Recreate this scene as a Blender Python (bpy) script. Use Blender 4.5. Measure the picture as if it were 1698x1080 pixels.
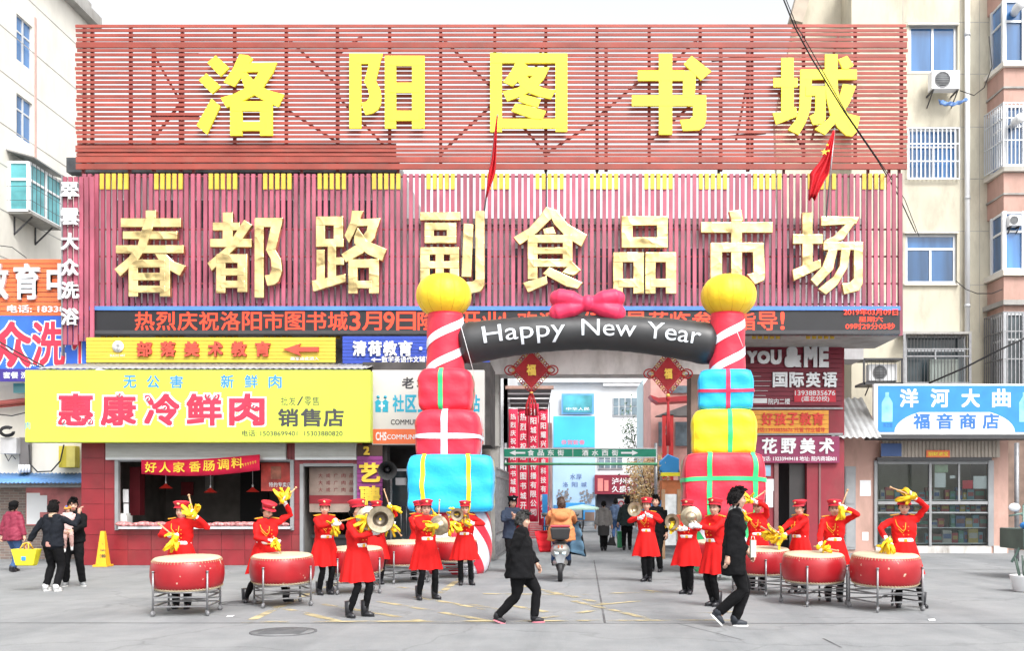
import bpy, math, random
from mathutils import Vector as V, Matrix, noise as MN
R = math.radians
PI = math.pi
C = bpy.context.scene.collection
SC = bpy.context.scene
rnd = random.Random(7)
for o in list(bpy.data.objects):
    bpy.data.objects.remove(o)

# ------------------------------------------------------------------ camera, sky, sun, exposure
F = 1600.0          # focal length in photo pixels (the photo is 1698 x 1080)
CX, CY, H = 930.0, 830.0, 1.65
cd = bpy.data.cameras.new('camera')
cam = bpy.data.objects.new('camera', cd); C.objects.link(cam)
cam.location = (0, 0, H); cam.rotation_euler = (R(90), 0, 0)
cd.sensor_width = 36; cd.lens = 36 * F / 1698
cd.shift_x = -(CX - 849) / 1698; cd.shift_y = (CY - 540) / 1698
cd.clip_start = .1; cd.clip_end = 2000
SC.camera = cam
W = bpy.data.worlds.new("World"); SC.world = W; W.use_nodes = True
nt = W.node_tree; bg = nt.nodes['Background']
sky = nt.nodes.new('ShaderNodeTexSky'); sky.sky_type = 'NISHITA'; sky.sun_disc = False
SUN_EL, SUN_AZ = 50, 150     # sun high behind the camera, a little to its right
sky.sun_elevation = R(SUN_EL); sky.sun_rotation = R(SUN_AZ)
sky.dust_density = 4; sky.air_density = 1.2; sky.ozone_density = 1
hs = nt.nodes.new('ShaderNodeHueSaturation'); hs.inputs['Saturation'].default_value = .12
nt.links.new(sky.outputs[0], hs.inputs['Color']); nt.links.new(hs.outputs[0], bg.inputs['Color'])
bg.inputs['Strength'].default_value = .15
sl = bpy.data.lights.new('sun', 'SUN'); sl.energy = 1.05; sl.angle = R(16); sl.color = (1, .97, .93)
sun = bpy.data.objects.new('sun', sl); C.objects.link(sun); sun.location = (0, 0, 40)
_d = V((math.sin(R(SUN_AZ)) * math.cos(R(SUN_EL)), math.cos(R(SUN_AZ)) * math.cos(R(SUN_EL)), math.sin(R(SUN_EL))))
sun.rotation_euler = _d.to_track_quat('Z', 'Y').to_euler()
vs = SC.view_settings; vs.view_transform = 'Standard'; vs.look = 'None'; vs.gamma = 1; vs.use_curve_mapping = False
vs.exposure = 1.16

# ------------------------------------------------------------------ placing: a pixel of the photo at a distance in metres
def X(px, D): return (px - CX) / F * D
def Z(py, D): return H - (py - CY) / F * D
def P(px, py, D): return V((X(px, D), D, Z(py, D)))
def GD(py): return H * F / (py - CY)
def G(px, py):
    D = GD(py); return V((X(px, D), D, 0))

# ------------------------------------------------------------------ materials
_m = {}
def lin(c):
    if isinstance(c, str):
        c = [int(c[i:i + 2], 16) / 255 for i in (1, 3, 5)]
        c = [x / 12.92 if x <= .04045 else ((x + .055) / 1.055) ** 2.4 for x in c]
    return c
def mat(name, col, rough=.6, metal=0, var=.12, scale=2.5, bump=0, bscale=20, emis=0, dirt=0, coat=0, streak=0, rv=0):
    if name in _m: return _m[name]
    m = bpy.data.materials.new(name); m.use_nodes = True; _m[name] = m
    n = m.node_tree.nodes; l = m.node_tree.links; b = n['Principled BSDF']
    c = lin(col)
    tc0 = n.new('ShaderNodeTexCoord'); oi = n.new('ShaderNodeObjectInfo'); ml = n.new('ShaderNodeMath'); ml.operation = 'MULTIPLY'; ml.inputs[1].default_value = 17
    tc = n.new('ShaderNodeVectorMath'); l.new(oi.outputs['Random'], ml.inputs[0]); l.new(tc0.outputs['Object'], tc.inputs[0]); l.new(ml.outputs[0], tc.inputs[1])
    tc = type('T', (), {'outputs': {'Object': tc.outputs[0]}})()
    no = n.new('ShaderNodeTexNoise'); no.inputs['Scale'].default_value = scale; no.inputs['Detail'].default_value = 5
    l.new(tc.outputs['Object'], no.inputs['Vector'])
    if streak:
        mp = n.new('ShaderNodeMapping'); mp.inputs['Scale'].default_value = (1, 1, streak)
        l.new(tc.outputs['Object'], mp.inputs[0]); l.new(mp.outputs[0], no.inputs['Vector'])
    cr = n.new('ShaderNodeValToRGB')
    cr.color_ramp.elements[0].position = .3; cr.color_ramp.elements[1].position = .7
    cr.color_ramp.elements[0].color = (*[max(0, x * (1 - var * 1.3)) for x in c], 1)
    cr.color_ramp.elements[1].color = (*[min(1, x * (1 + var)) for x in c], 1)
    l.new(no.outputs[0], cr.inputs[0]); out = cr.outputs[0]
    if dirt:
        n2 = n.new('ShaderNodeTexNoise'); n2.inputs['Scale'].default_value = 1.3; n2.inputs['Detail'].default_value = 9
        n2.inputs['Roughness'].default_value = .7
        mp = n.new('ShaderNodeMapping'); mp.inputs['Scale'].default_value = (1.6, 1.6, .5)
        l.new(tc.outputs['Object'], mp.inputs[0]); l.new(mp.outputs[0], n2.inputs['Vector'])
        r2 = n.new('ShaderNodeValToRGB'); r2.color_ramp.elements[0].position = .47; r2.color_ramp.elements[1].position = .72
        r2.color_ramp.elements[1].color = (dirt, dirt, dirt, 1); r2.color_ramp.elements[0].color = (0, 0, 0, 1)
        l.new(n2.outputs[0], r2.inputs[0])
        mx = n.new('ShaderNodeMixRGB'); l.new(r2.outputs[0], mx.inputs[0]); l.new(out, mx.inputs[1])
        mx.inputs[2].default_value = (.16, .13, .10, 1); out = mx.outputs[0]
    if rv:
        hv = n.new('ShaderNodeHueSaturation'); mr_ = n.new('ShaderNodeMapRange'); mr_.inputs['To Min'].default_value = 1 - rv; mr_.inputs['To Max'].default_value = 1 + rv
        l.new(oi.outputs['Random'], mr_.inputs['Value']); l.new(mr_.outputs[0], hv.inputs['Value']); l.new(out, hv.inputs['Color']); out = hv.outputs[0]
    l.new(out, b.inputs['Base Color'])
    if rough >= .75: b.inputs['Specular IOR Level'].default_value = .15
    b.inputs['Roughness'].default_value = rough; b.inputs['Metallic'].default_value = metal
    if coat: b.inputs['Coat Weight'].default_value = coat; b.inputs['Coat Roughness'].default_value = .15
    if bump:
        nb = n.new('ShaderNodeTexNoise'); nb.inputs['Scale'].default_value = bscale; nb.inputs['Detail'].default_value = 4
        l.new(tc.outputs['Object'], nb.inputs['Vector'])
        bp = n.new('ShaderNodeBump'); bp.inputs['Strength'].default_value = bump; bp.inputs['Distance'].default_value = .05
        l.new(nb.outputs[0], bp.inputs['Height']); l.new(bp.outputs[0], b.inputs['Normal'])
    if emis:
        for lk in list(b.inputs['Base Color'].links): l.remove(lk)
        b.inputs['Base Color'].default_value = (*[x * .25 for x in c], 1)
        b.inputs['Emission Color'].default_value = (*c, 1); b.inputs['Emission Strength'].default_value = emis
    return m
def glassmat():
    if 'clear_glass' in _m: return _m['clear_glass']
    m = bpy.data.materials.new('clear_glass'); m.use_nodes = True; _m['clear_glass'] = m
    n = m.node_tree.nodes; l = m.node_tree.links; n.remove(n['Principled BSDF'])
    t = n.new('ShaderNodeBsdfTransparent'); t.inputs[0].default_value = (.82, .86, .86, 1)
    g = n.new('ShaderNodeBsdfGlossy'); g.inputs['Roughness'].default_value = .05
    f = n.new('ShaderNodeFresnel'); f.inputs[0].default_value = 1.5
    mx = n.new('ShaderNodeMixShader'); l.new(f.outputs[0], mx.inputs[0]); l.new(t.outputs[0], mx.inputs[1]); l.new(g.outputs[0], mx.inputs[2])
    l.new(mx.outputs[0], n['Material Output'].inputs[0])
    return m

# ------------------------------------------------------------------ objects
def tag(o, label=None, cat=None, group=None, kind=None):
    if label: o['label'] = label
    if cat: o['category'] = cat
    if group: o['group'] = group
    if kind: o['kind'] = kind
    return o
def thing(name, label, cat, loc=(0, 0, 0), group=None, rz=0):
    o = bpy.data.objects.new(name, None); C.objects.link(o); o.empty_display_size = .2
    o.location = loc; o.rotation_euler = (0, 0, rz)
    return tag(o, label, cat, group)
def copy_tree(o, parent=None):
    c = o.copy(); C.objects.link(c); c.parent = parent
    for ch in o.children: copy_tree(ch, c)
    return c
def wloc(o):
    v = V((0, 0, 0))
    while o is not None: v += o.location; o = o.parent
    return v
class MB:
    """collects faces; build() links them as one mesh object"""
    def __init__(s): s.v = []; s.f = []; s.m = []; s.s = []; s.cm = 0
    def add(s, vs, fs, sm=False, m=None):
        k = len(s.v); s.v += [tuple(v) for v in vs]
        for f in fs:
            s.f.append([k + i for i in f]); s.m.append(s.cm if m is None else m); s.s.append(sm)
        return s
    def box(s, x0, y0, z0, x1, y1, z1, m=None):
        if x0 > x1: x0, x1 = x1, x0
        if y0 > y1: y0, y1 = y1, y0
        if z0 > z1: z0, z1 = z1, z0
        vs = [(x, y, z) for z in (z0, z1) for y in (y0, y1) for x in (x0, x1)]
        return s.add(vs, [(0, 2, 3, 1), (4, 5, 7, 6), (0, 1, 5, 4), (2, 6, 7, 3), (0, 4, 6, 2), (1, 3, 7, 5)], m=m)
    def pbox(s, px0, py0, px1, py1, D, th, m=None):     # front face at distance D, th metres deep
        return s.box(X(px0, D), D, Z(py1, D), X(px1, D), D + th, Z(py0, D), m)
    def bar(s, a, b, w, h=None, up=(0, 0, 1), m=None):  # square bar from a to b
        a, b = V(a), V(b); h = h or w; d = (b - a).normalized(); u = V(up)
        if abs(d.dot(u)) > .95: u = V((0, 1, 0))
        r = d.cross(u).normalized(); u = r.cross(d)
        vs = [p + r * i * w / 2 + u * j * h / 2 for p in (a, b) for i, j in ((-1, -1), (1, -1), (1, 1), (-1, 1))]
        return s.add(vs, [(0, 1, 2, 3), (7, 6, 5, 4), (0, 4, 5, 1), (1, 5, 6, 2), (2, 6, 7, 3), (3, 7, 4, 0)], m=m)
    def tube(s, pts, rad, n=10, m=None, cap=True, sm=True):
        pts = [V(p) for p in pts]; k = len(pts)
        if not hasattr(rad, '__len__'): rad = [rad] * k
        vs = []; ref = None
        for i, p in enumerate(pts):
            d = (pts[min(i + 1, k - 1)] - pts[max(i - 1, 0)])
            d = d.normalized() if d.length > 1e-9 else V((0, 0, 1))
            if ref is None: ref = V((0, 0, 1)) if abs(d.z) < .9 else V((1, 0, 0))
            r = d.cross(ref).normalized(); u = r.cross(d).normalized(); ref = u
            for j in range(n):
                a = 2 * PI * j / n; vs.append(p + (r * math.cos(a) + u * math.sin(a)) * rad[i])
        fs = [(i * n + j, i * n + (j + 1) % n, (i + 1) * n + (j + 1) % n, (i + 1) * n + j) for i in range(k - 1) for j in range(n)]
        if cap: fs += [tuple(range(n))[::-1], tuple((k - 1) * n + j for j in range(n))]
        return s.add(vs, fs, sm, m)
    def ball(s, c, r, nu=12, nv=8, m=None, rot=None):
        if not hasattr(r, '__len__'): r = (r, r, r)
        c = V(c); vs = []
        for i in range(nv + 1):
            t = PI * i / nv
            for j in range(nu):
                a = 2 * PI * j / nu
                q = V((r[0] * math.sin(t) * math.cos(a), r[1] * math.sin(t) * math.sin(a), r[2] * math.cos(t)))
                if rot: q = rot @ q
                vs.append(c + q)
        fs = [(i * nu + j, (i + 1) * nu + j, (i + 1) * nu + (j + 1) % nu, i * nu + (j + 1) % nu) for i in range(nv) for j in range(nu)]
        return s.add(vs, fs, True, m)
    def lathe(s, prof, n=24, c=(0, 0, 0), m=None, sm=True, sx=1, sy=1, rot=None, cap=True):
        c = V(c); vs = []
        for r, z in prof:
            for j in range(n):
                a = 2 * PI * j / n; q = V((r * math.cos(a) * sx, r * math.sin(a) * sy, z))
                if rot: q = rot @ q
                vs.append(c + q)
        k = len(prof)
        fs = [(i * n + j, i * n + (j + 1) % n, (i + 1) * n + (j + 1) % n, (i + 1) * n + j) for i in range(k - 1) for j in range(n)]
        if cap: fs += [tuple(range(n))[::-1], tuple((k - 1) * n + j for j in range(n))]
        return s.add(vs, fs, sm, m)
    def poly(s, pts, n, th, m=None):                     # planar polygon pushed th along n
        pts = [V(p) for p in pts]; n = V(n) * th; k = len(pts)
        vs = pts + [p + n for p in pts]
        fs = [tuple(range(k)), tuple(range(2 * k - 1, k - 1, -1))] + [(i, k + i, k + (i + 1) % k, (i + 1) % k) for i in range(k)]
        return s.add(vs, fs, m=m)
    def mesh(s, name, mats=(), base=(0, 0, 0)):
        me = bpy.data.meshes.new(name); b = V(base)
        me.from_pydata([V(v) - b for v in s.v], [], s.f)
        if not hasattr(mats, '__len__'): mats = [mats]
        for m in mats: me.materials.append(m)
        me.polygons.foreach_set('material_index', s.m); me.polygons.foreach_set('use_smooth', s.s)
        import bmesh
        bm = bmesh.new(); bm.from_mesh(me); bmesh.ops.recalc_face_normals(bm, faces=bm.faces); bm.to_mesh(me); bm.free()
        me.update(); return me
    def build(s, name, mats, parent=None, at=None, base=None, bevel=0):
        """world coordinates when parent is an unrotated thing; at = own location (mesh kept local)"""
        if base is None: base = wloc(parent) if parent is not None and at is None else V((0, 0, 0))
        me = s.mesh(name, mats, base)
        o = bpy.data.objects.new(name, me); C.objects.link(o); o.parent = parent
        if at is not None: o.location = at
        if bevel:
            b = o.modifiers.new('bevel', 'BEVEL'); b.width = bevel; b.segments = 2; b.limit_method = 'ANGLE'
        return o
def inst(src, name, loc, parent=None, scale=None, rz=0):
    o = bpy.data.objects.new(name, src if isinstance(src, bpy.types.Mesh) else src.data); C.objects.link(o)
    o.parent = parent; o.location = V(loc) - (wloc(parent) if parent is not None else V((0, 0, 0))); o.rotation_euler = (0, 0, rz)
    if scale: o.scale = scale
    return o

# ------------------------------------------------------------------ lettering
_g = {}
def glyph(s, ex):
    k = (s, ex)
    if k in _g: return _g[k]
    c = bpy.data.curves.new('t', 'FONT'); c.body = s; c.size = 1; c.resolution_u = 3
    if ex: c.extrude = .5
    o = bpy.data.objects.new('t', c); C.objects.link(o)
    bpy.context.view_layer.update()
    me = bpy.data.meshes.new_from_object(o)
    vs = [tuple(v.co) for v in me.vertices]; fs = [tuple(p.vertices) for p in me.polygons]
    bpy.data.objects.remove(o); bpy.data.curves.remove(c); bpy.data.meshes.remove(me)
    xs = [v[0] for v in vs] or [0, 1]; ys = [v[1] for v in vs] or [0, 1]
    _g[k] = (vs, fs, min(xs), max(xs), min(ys), max(ys)); return _g[k]
BOLD = {0: [(0, 0)], 1: [(-.5, -.5), (.5, .5), (-.5, .5), (.5, -.5)],
        2: [(-1, -1), (-1, 1), (1, -1), (1, 1), (0, -1), (0, 1), (-1, 0), (1, 0), (0, 0)]}
def letter(mb, s, x0, y0, x1, y1, D, th=.02, bold=0, amt=.02, m=None, off=0, shear=0, rot=0):
    """string s filling the photo rectangle at distance D; th = thickness towards the camera (0 = flat print)"""
    vs, fs, a0, a1, b0, b1 = glyph(s, th > 0)
    d = amt if bold else 0
    if bold == 1: d2 = d * .5
    else: d2 = d
    w = a1 - a0 + 2 * d2 or 1; h = b1 - b0 + 2 * d2 or 1
    wx0, wx1, wz0, wz1 = X(x0, D), X(x1, D), Z(y1, D), Z(y0, D)
    cx, cz = (wx0 + wx1) / 2, (wz0 + wz1) / 2; cr, sr = math.cos(rot), math.sin(rot)
    for k, (ox, oy) in enumerate(BOLD[bold]):
        o = []
        for v in vs:
            u = (v[0] - a0 + d2 + ox * d) / w; t = (v[1] - b0 + d2 + oy * d) / h
            x = wx0 + u * (wx1 - wx0); z = wz0 + t * (wz1 - wz0)
            x += shear * (z - wz0)
            if rot: x, z = cx + (x - cx) * cr - (z - cz) * sr, cz + (x - cx) * sr + (z - cz) * cr
            y = D - off - k * .0007 - (th * (v[2] + .5) if th > 0 else 0)
            o.append((x, y, z))
        mb.add(o, fs, m=m)
    return mb
def row(mb, s, x0, y0, x1, y1, D, gap=.12, **kw):
    """characters of s evenly spread over the photo rectangle"""
    n = len(s); p = (x1 - x0) / n
    for i, ch in enumerate(s):
        if ch == ' ': continue
        a = x0 + p * i + p * gap / 2; b = x0 + p * (i + 1) - p * gap / 2
        ya, yb = y0, y1
        if ch in '·': ya, yb = (y0 + y1) / 2 - p * .1, (y0 + y1) / 2 + p * .1; a, b = (a + b) / 2 - p * .1, (a + b) / 2 + p * .1
        if ch in '一': ya, yb = (y0 + y1) / 2 - 1.5, (y0 + y1) / 2 + 1.5
        if ch in '二': ya, yb = y0 + (y1 - y0) * .15, y1 - (y1 - y0) * .1
        letter(mb, ch, a, ya, b, yb, D, **kw)
    return mb
def rowp(parent, m_, s, x0, y0, x1, y1, D, gap=.12, **kw):
    """the same, every character an object of its own"""
    n = len(s); p = (x1 - x0) / n
    for i, ch in enumerate(s):
        if ch != ' ':
            q = MB(); row(q, ch, x0 + p * i, y0, x0 + p * (i + 1), y1, D, gap, **kw); q.build('character', m_, parent)

# ------------------------------------------------------------------ colours of the place
M_asph = mat('asphalt', (.235, .245, .255), .85, var=.10, scale=.35, bump=.25, bscale=60, dirt=.22)
M_dark = mat('dark_metal', (.05, .05, .055), .5)
M_steel = mat('steel', (.27, .27, .28), .4, .6, var=.15, scale=9)
M_grey = mat('grey_paint', (.28, .29, .30), .5, var=.1, dirt=.25)
M_white = mat('white_paint', (.74, .75, .76), .5, var=.04, dirt=.12)
M_cream = mat('cream_render', (.60, .56, .45), .85, var=.08, scale=.8, dirt=.32, bump=.1, bscale=40)
M_offw = mat('offwhite_render', (.74, .71, .64), .85, var=.05, scale=.8, dirt=.12)
M_pink = mat('pink_render', (.50, .32, .27), .85, var=.1, scale=1, dirt=.35)
M_conc = mat('concrete', (.40, .39, .37), .85, var=.14, scale=1.2, dirt=.5, bump=.2)
M_wgrey = mat('pale_grey_render', (.52, .52, .53), .85, var=.1, scale=1, dirt=.4)
M_red = mat('red_tile', (.26, .022, .03), .35, var=.18, scale=1.5, dirt=.15)
M_joint = mat('joint_grey', (.16, .06, .06), .9)
M_slatA = mat('rust_red_slat', (.31, .054, .036), .55, var=.2, scale=1.1, rv=.13, dirt=.25)
M_slatB = mat('rose_slat', (.38, .088, .135), .5, var=.25, scale=.9, rv=.16, dirt=.2)
M_truss = mat('red_oxide_steel', (.26, .07, .07), .6, var=.2)
M_yel = mat('sign_yellow', (.90, .80, .045), .45, var=.03)
M_ycap = mat('cap_yellow', (.62, .44, .05), .5, var=.12)
M_orange = mat('sign_orange', (.78, .16, .05), .5, var=.05)
M_lime = mat('lime_canvas', (.58, .68, .07), .55, var=.05, scale=.8, bump=.12, bscale=1.2)
M_blue = mat('sign_blue', (.03, .07, .42), .5, var=.1)
M_sky = mat('bright_blue', (.04, .30, .70), .5, var=.06)
M_glassb = mat('tinted_blue_glass', (.045, .15, .35), .08, var=.42, scale=1.6, coat=.4, rv=.35, streak=.12)
M_glassd = mat('dim_window_glass', (.05, .07, .08), .12, var=.4, scale=1.2)
M_glasst = mat('teal_glass', (.12, .40, .44), .1, var=.2, scale=2)
M_alu = mat('aluminium', (.62, .64, .66), .35, .3, var=.06)
M_black = mat('black', (.012, .012, .014), .6)
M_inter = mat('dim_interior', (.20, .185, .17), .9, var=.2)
M_maroon = mat('maroon_board', (.22, .018, .04), .5, var=.1)
M_purple = mat('purple_board', (.24, .035, .19), .55, var=.12)
M_brown = mat('brown_render', (.24, .17, .14), .85, var=.2, dirt=.35)
M_signw = mat('sign_white', (.78, .79, .80), .45, var=.03)
M_signr = mat('sign_red', (.62, .018, .045), .5, var=.06)
M_cloth_red = mat('banner_red', (.60, .02, .06), .75, var=.1, scale=1.5)
M_signk = mat('print_black', (.05, .05, .055), .6)
M_gold = mat('gold_foil', (.80, .61, .28), .24, .95, var=.2, scale=2, bump=1.3, bscale=1.8)
M_mark = mat('worn_yellow_line', (.52, .40, .16), .85, var=.22, scale=3)
M_corr = mat('corrugated_grey', (.34, .345, .35), .55, .3, var=.15, dirt=.4)

# ------------------------------------------------------------------ ground
def ground_mat():
    m = bpy.data.materials.new('worn_paving'); m.use_nodes = True; n = m.node_tree.nodes; l = m.node_tree.links; b = n['Principled BSDF']
    tc = n.new('ShaderNodeTexCoord')
    def noise(sc, det, rough=.6, sy=1):
        mp = n.new('ShaderNodeMapping'); mp.inputs['Scale'].default_value = (1, sy, 1); l.new(tc.outputs['Object'], mp.inputs[0])
        t = n.new('ShaderNodeTexNoise'); t.inputs['Scale'].default_value = sc; t.inputs['Detail'].default_value = det; t.inputs['Roughness'].default_value = rough; l.new(mp.outputs[0], t.inputs[0]); return t.outputs[0]
    def ramp(v, p0, p1, c0, c1):
        r = n.new('ShaderNodeValToRGB'); r.color_ramp.elements[0].position = p0; r.color_ramp.elements[1].position = p1
        r.color_ramp.elements[0].color = (*c0, 1); r.color_ramp.elements[1].color = (*c1, 1); l.new(v, r.inputs[0]); return r.outputs[0]
    def mul(a, bb, f=1):
        x = n.new('ShaderNodeMixRGB'); x.blend_type = 'MULTIPLY'; x.inputs[0].default_value = f; l.new(a, x.inputs[1]); l.new(bb, x.inputs[2]); return x.outputs[0]
    base = ramp(noise(.22, 4), .3, .7, (.235, .245, .253), (.275, .280, .283))
    o = mul(base, ramp(noise(1.1, 8, .7), .36, .62, (.84, .85, .86), (1.03, 1.03, 1.03)))       # blotches
    o = mul(o, ramp(noise(2.6, 9, .75), .27, .36, (.72, .71, .70), (1, 1, 1)))                    # oil and gum stains
    o = mul(o, ramp(noise(60, 3), .3, .7, (.86, .86, .86), (1.08, 1.08, 1.08)))                   # grain
    o = mul(o, ramp(noise(.8, 6, .6, .12), .40, .50, (.86, .865, .87), (1, 1, 1)))                # tyre bands
    vo = n.new('ShaderNodeTexVoronoi'); vo.feature = 'DISTANCE_TO_EDGE'; vo.inputs['Scale'].default_value = .33
    wp = n.new('ShaderNodeVectorMath'); wn = n.new('ShaderNodeTexNoise'); wn.inputs['Scale'].default_value = 1.2; wn.inputs['Detail'].default_value = 6; l.new(tc.outputs['Object'], wn.inputs[0])
    l.new(tc.outputs['Object'], wp.inputs[0]); l.new(wn.outputs[1], wp.inputs[1]); l.new(wp.outputs[0], vo.inputs[0])
    o = mul(o, ramp(vo.outputs[0], .004, .011, (.6, .6, .6), (1, 1, 1)), .4)                   # fine cracks
    l.new(o, b.inputs['Base Color']); b.inputs['Roughness'].default_value = .85; b.inputs['Specular IOR Level'].default_value = .3
    bp = n.new('ShaderNodeBump'); bp.inputs['Strength'].default_value = .3; bp.inputs['Distance'].default_value = .02; l.new(noise(45, 4), bp.inputs['Height']); l.new(bp.outputs[0], b.inputs['Normal'])
    return m
M_ground = ground_mat()
g = MB(); g.add([(-300, -60, 0), (300, -60, 0), (300, 500, 0), (-300, 500, 0)], [(0, 1, 2, 3)])
tag(g.build('ground', M_ground), kind='structure')
def strip(a, b, w, z, mb):
    a, b = V(a), V(b); n = (b - a).normalized().cross(V((0, 0, 1))) * w / 2
    mb.add([(p.x, p.y, z) for p in (a - n, b - n, b + n, a + n)], [(0, 1, 2, 3)])
mk = MB(); _mz = .004
for (x0, y0, x1, y1) in [(407, 1034, 517, 983), (455, 1006, 549, 1029), (500, 1016, 560, 1031), (535, 1003, 700, 1031), (540, 976, 575, 962),
                         (620, 997, 812, 1031), (690, 991, 812, 1013), (730, 985, 762, 961), (780, 1003, 846, 1017), (846, 1005, 905, 1016), (660, 975, 720, 982), (800, 986, 1010, 988),
                         (951, 998, 1082, 1029), (840, 968, 960, 992), (985, 1005, 1060, 998), (1010, 985, 1085, 984), (1068, 980, 1100, 984), (430, 1033, 1230, 1030), (905, 982, 1005, 1003), (1150, 1020, 1215, 1016), (890, 1028, 1000, 1012)]:
    _mz += .0003; strip(G(x0, y0), G(x1, y1), .13, _mz, mk)
mw = mat('worn_yellow_paint', (.47, .40, .24), .85, var=.12, scale=3)
n_ = mw.node_tree.nodes; l_ = mw.node_tree.links      # wear: the paint is gone in patches
tc_ = n_.new('ShaderNodeTexCoord'); nn_ = n_.new('ShaderNodeTexNoise'); nn_.inputs['Scale'].default_value = 2.2; nn_.inputs['Detail'].default_value = 8
rr_ = n_.new('ShaderNodeValToRGB'); rr_.color_ramp.elements[0].position = .42; rr_.color_ramp.elements[1].position = .60
l_.new(tc_.outputs['Object'], nn_.inputs['Vector']); l_.new(nn_.outputs[0], rr_.inputs[0]); l_.new(rr_.outputs[0], n_['Principled BSDF'].inputs['Alpha'])
tag(mk.build('road_marking', mw), kind='structure')
j = MB()
M_seam = mat('road_seam', (.12, .12, .125), .9, var=.3, scale=2)
strip(G(-150, 1034), G(1900, 1035), .035, .003, j); strip(G(1003, 1034), G(985, 930), .03, .0034, j); strip(G(-150, 945), G(260, 942), .03, .003, j)
strip(G(1365, 1060), G(1395, 1075), .03, .003, j); strip(G(1500, 946), G(1900, 944), .04, .003, j); strip(G(820, 960), G(1110, 962), .03, .0036, j); strip(G(1120, 1034), G(1230, 1062), .012, .003, j)
tag(j.build('road_seam', M_seam), kind='structure')
for (px, py, r) in ((470, 1049, .38), (400, 1001, .32)):
    p = G(px, py); c = thing('manhole_cover', {470: 'round iron manhole cover in the road at the front left', 400: 'round iron manhole cover beside the second red drum'}[px], 'manhole cover', p)
    q = MB(); q.lathe([(r, .0), (r, .006)], 28, p); q.build('cover', mat('worn_iron', (.21, .215, .22), .9, 0, var=.2, scale=6), c)
    q = MB(); q.lathe([(r + .03, .0), (r + .03, .009), (r, .009), (r, .0)], 28, p, cap=False); q.build('rim', M_seam, c)
    q = MB()
    for i in range(-3, 4): q.box(p.x - r * .7, p.y + i * r * .2 - .012, .006, p.x + r * .7, p.y + i * r * .2 + .012, .011)
    q.build('grip_rib', M_seam, c)

# ------------------------------------------------------------------ walls with openings
def wall_holes(mb, x0, z0, x1, z1, fn, holes):
    """fn(mb, u0, z0, u1, z1) adds one solid piece; holes are (u0, z0, u1, z1)"""
    us = sorted({x0, x1, *[min(max(h[i], x0), x1) for h in holes for i in (0, 2)]})
    zs = sorted({z0, z1, *[min(max(h[i], z0), z1) for h in holes for i in (1, 3)]})
    for a, b in zip(us, us[1:]):
        run = None
        for c, d in zip(zs, zs[1:]):
            m = ((a + b) / 2, (c + d) / 2)
            inside = any(h[0] < m[0] < h[2] and h[1] < m[1] < h[3] for h in holes)
            if not inside: run = (run[0], d) if run else (c, d)
            if inside and run: fn(mb, a, run[0], b, run[1]); run = None
        if run: fn(mb, a, run[0], b, run[1])
def front_wall(mb, px0, py0, px1, py1, D, th, holes):
    hs_ = [(X(a, D), Z(d, D), X(c, D), Z(b, D)) for a, b, c, d in holes]
    wall_holes(mb, X(px0, D), max(0, Z(py1, D)), X(px1, D), Z(py0, D), lambda m, a, b, c, d: m.box(a, D, b, c, D + th, d), hs_)
def win(parent, px0, py0, px1, py1, D, glass, cols=2, top=0, frame=.07, rec=.10, mf=None):
    """window part with frame and pane sub-parts, set rec metres behind the wall face"""
    mf = mf or M_alu; x0, x1, z0, z1 = X(px0, D), X(px1, D), Z(py1, D), Z(py0, D)
    f = MB(); y0 = D + rec; y1 = y0 + .06
    f.box(x0, y0, z0, x0 + frame, y1, z1); f.box(x1 - frame, y0, z0, x1, y1, z1)
    f.box(x0 + frame, y0, z0, x1 - frame, y1, z0 + frame); f.box(x0 + frame, y0, z1 - frame, x1 - frame, y1, z1)
    zt = z1 - frame
    if top:
        zt = z1 - (z1 - z0) * top; f.box(x0 + frame, y0, zt - frame * .4, x1 - frame, y1, zt + frame * .4)
    for i in range(1, cols):
        xm = x0 + (x1 - x0) * i / cols; f.box(xm - frame * .4, y0 - .005, z0 + frame, xm + frame * .4, y1, zt - frame * .4 if top else zt)
    w = f.build('window', mf, parent)
    def pane(a, b, c, d):
        q = MB(); q.box(a, y0 + .025, b, c, y0 + .035, d); q.build('pane', glass, w)
    for i in range(cols):
        pane(x0 + (x1 - x0) * i / cols, z0, x0 + (x1 - x0) * (i + 1) / cols - .002, zt)
    if top: pane(x0, zt + .002, x1, z1)
    return w
def corrug(mb, px0, px1, D0, z0, D1, z1, pitch=.12, amp=.03, th=.012, x0=None, x1=None):
    """corrugated sheet from (D0, z0) at its front edge to (D1, z1) at its back edge"""
    a = X(px0, D0) if x0 is None else x0; b = X(px1, D0) if x1 is None else x1
    n = int((b - a) / pitch * 4); vs = []
    for i in range(n + 1):
        x = a + (b - a) * i / n; w = amp * math.sin(i * PI / 2)
        vs += [(x, D0, z0 + w), (x, D1, z1 + w), (x, D0, z0 + w - th), (x, D1, z1 + w - th)]
    fs = []
    for i in range(n):
        k = i * 4; fs += [(k, k + 4, k + 5, k + 1), (k + 2, k + 3, k + 7, k + 6), (k, k + 2, k + 6, k + 4), (k + 1, k + 5, k + 7, k + 3)]
    mb.add(vs, fs, True)

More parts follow.
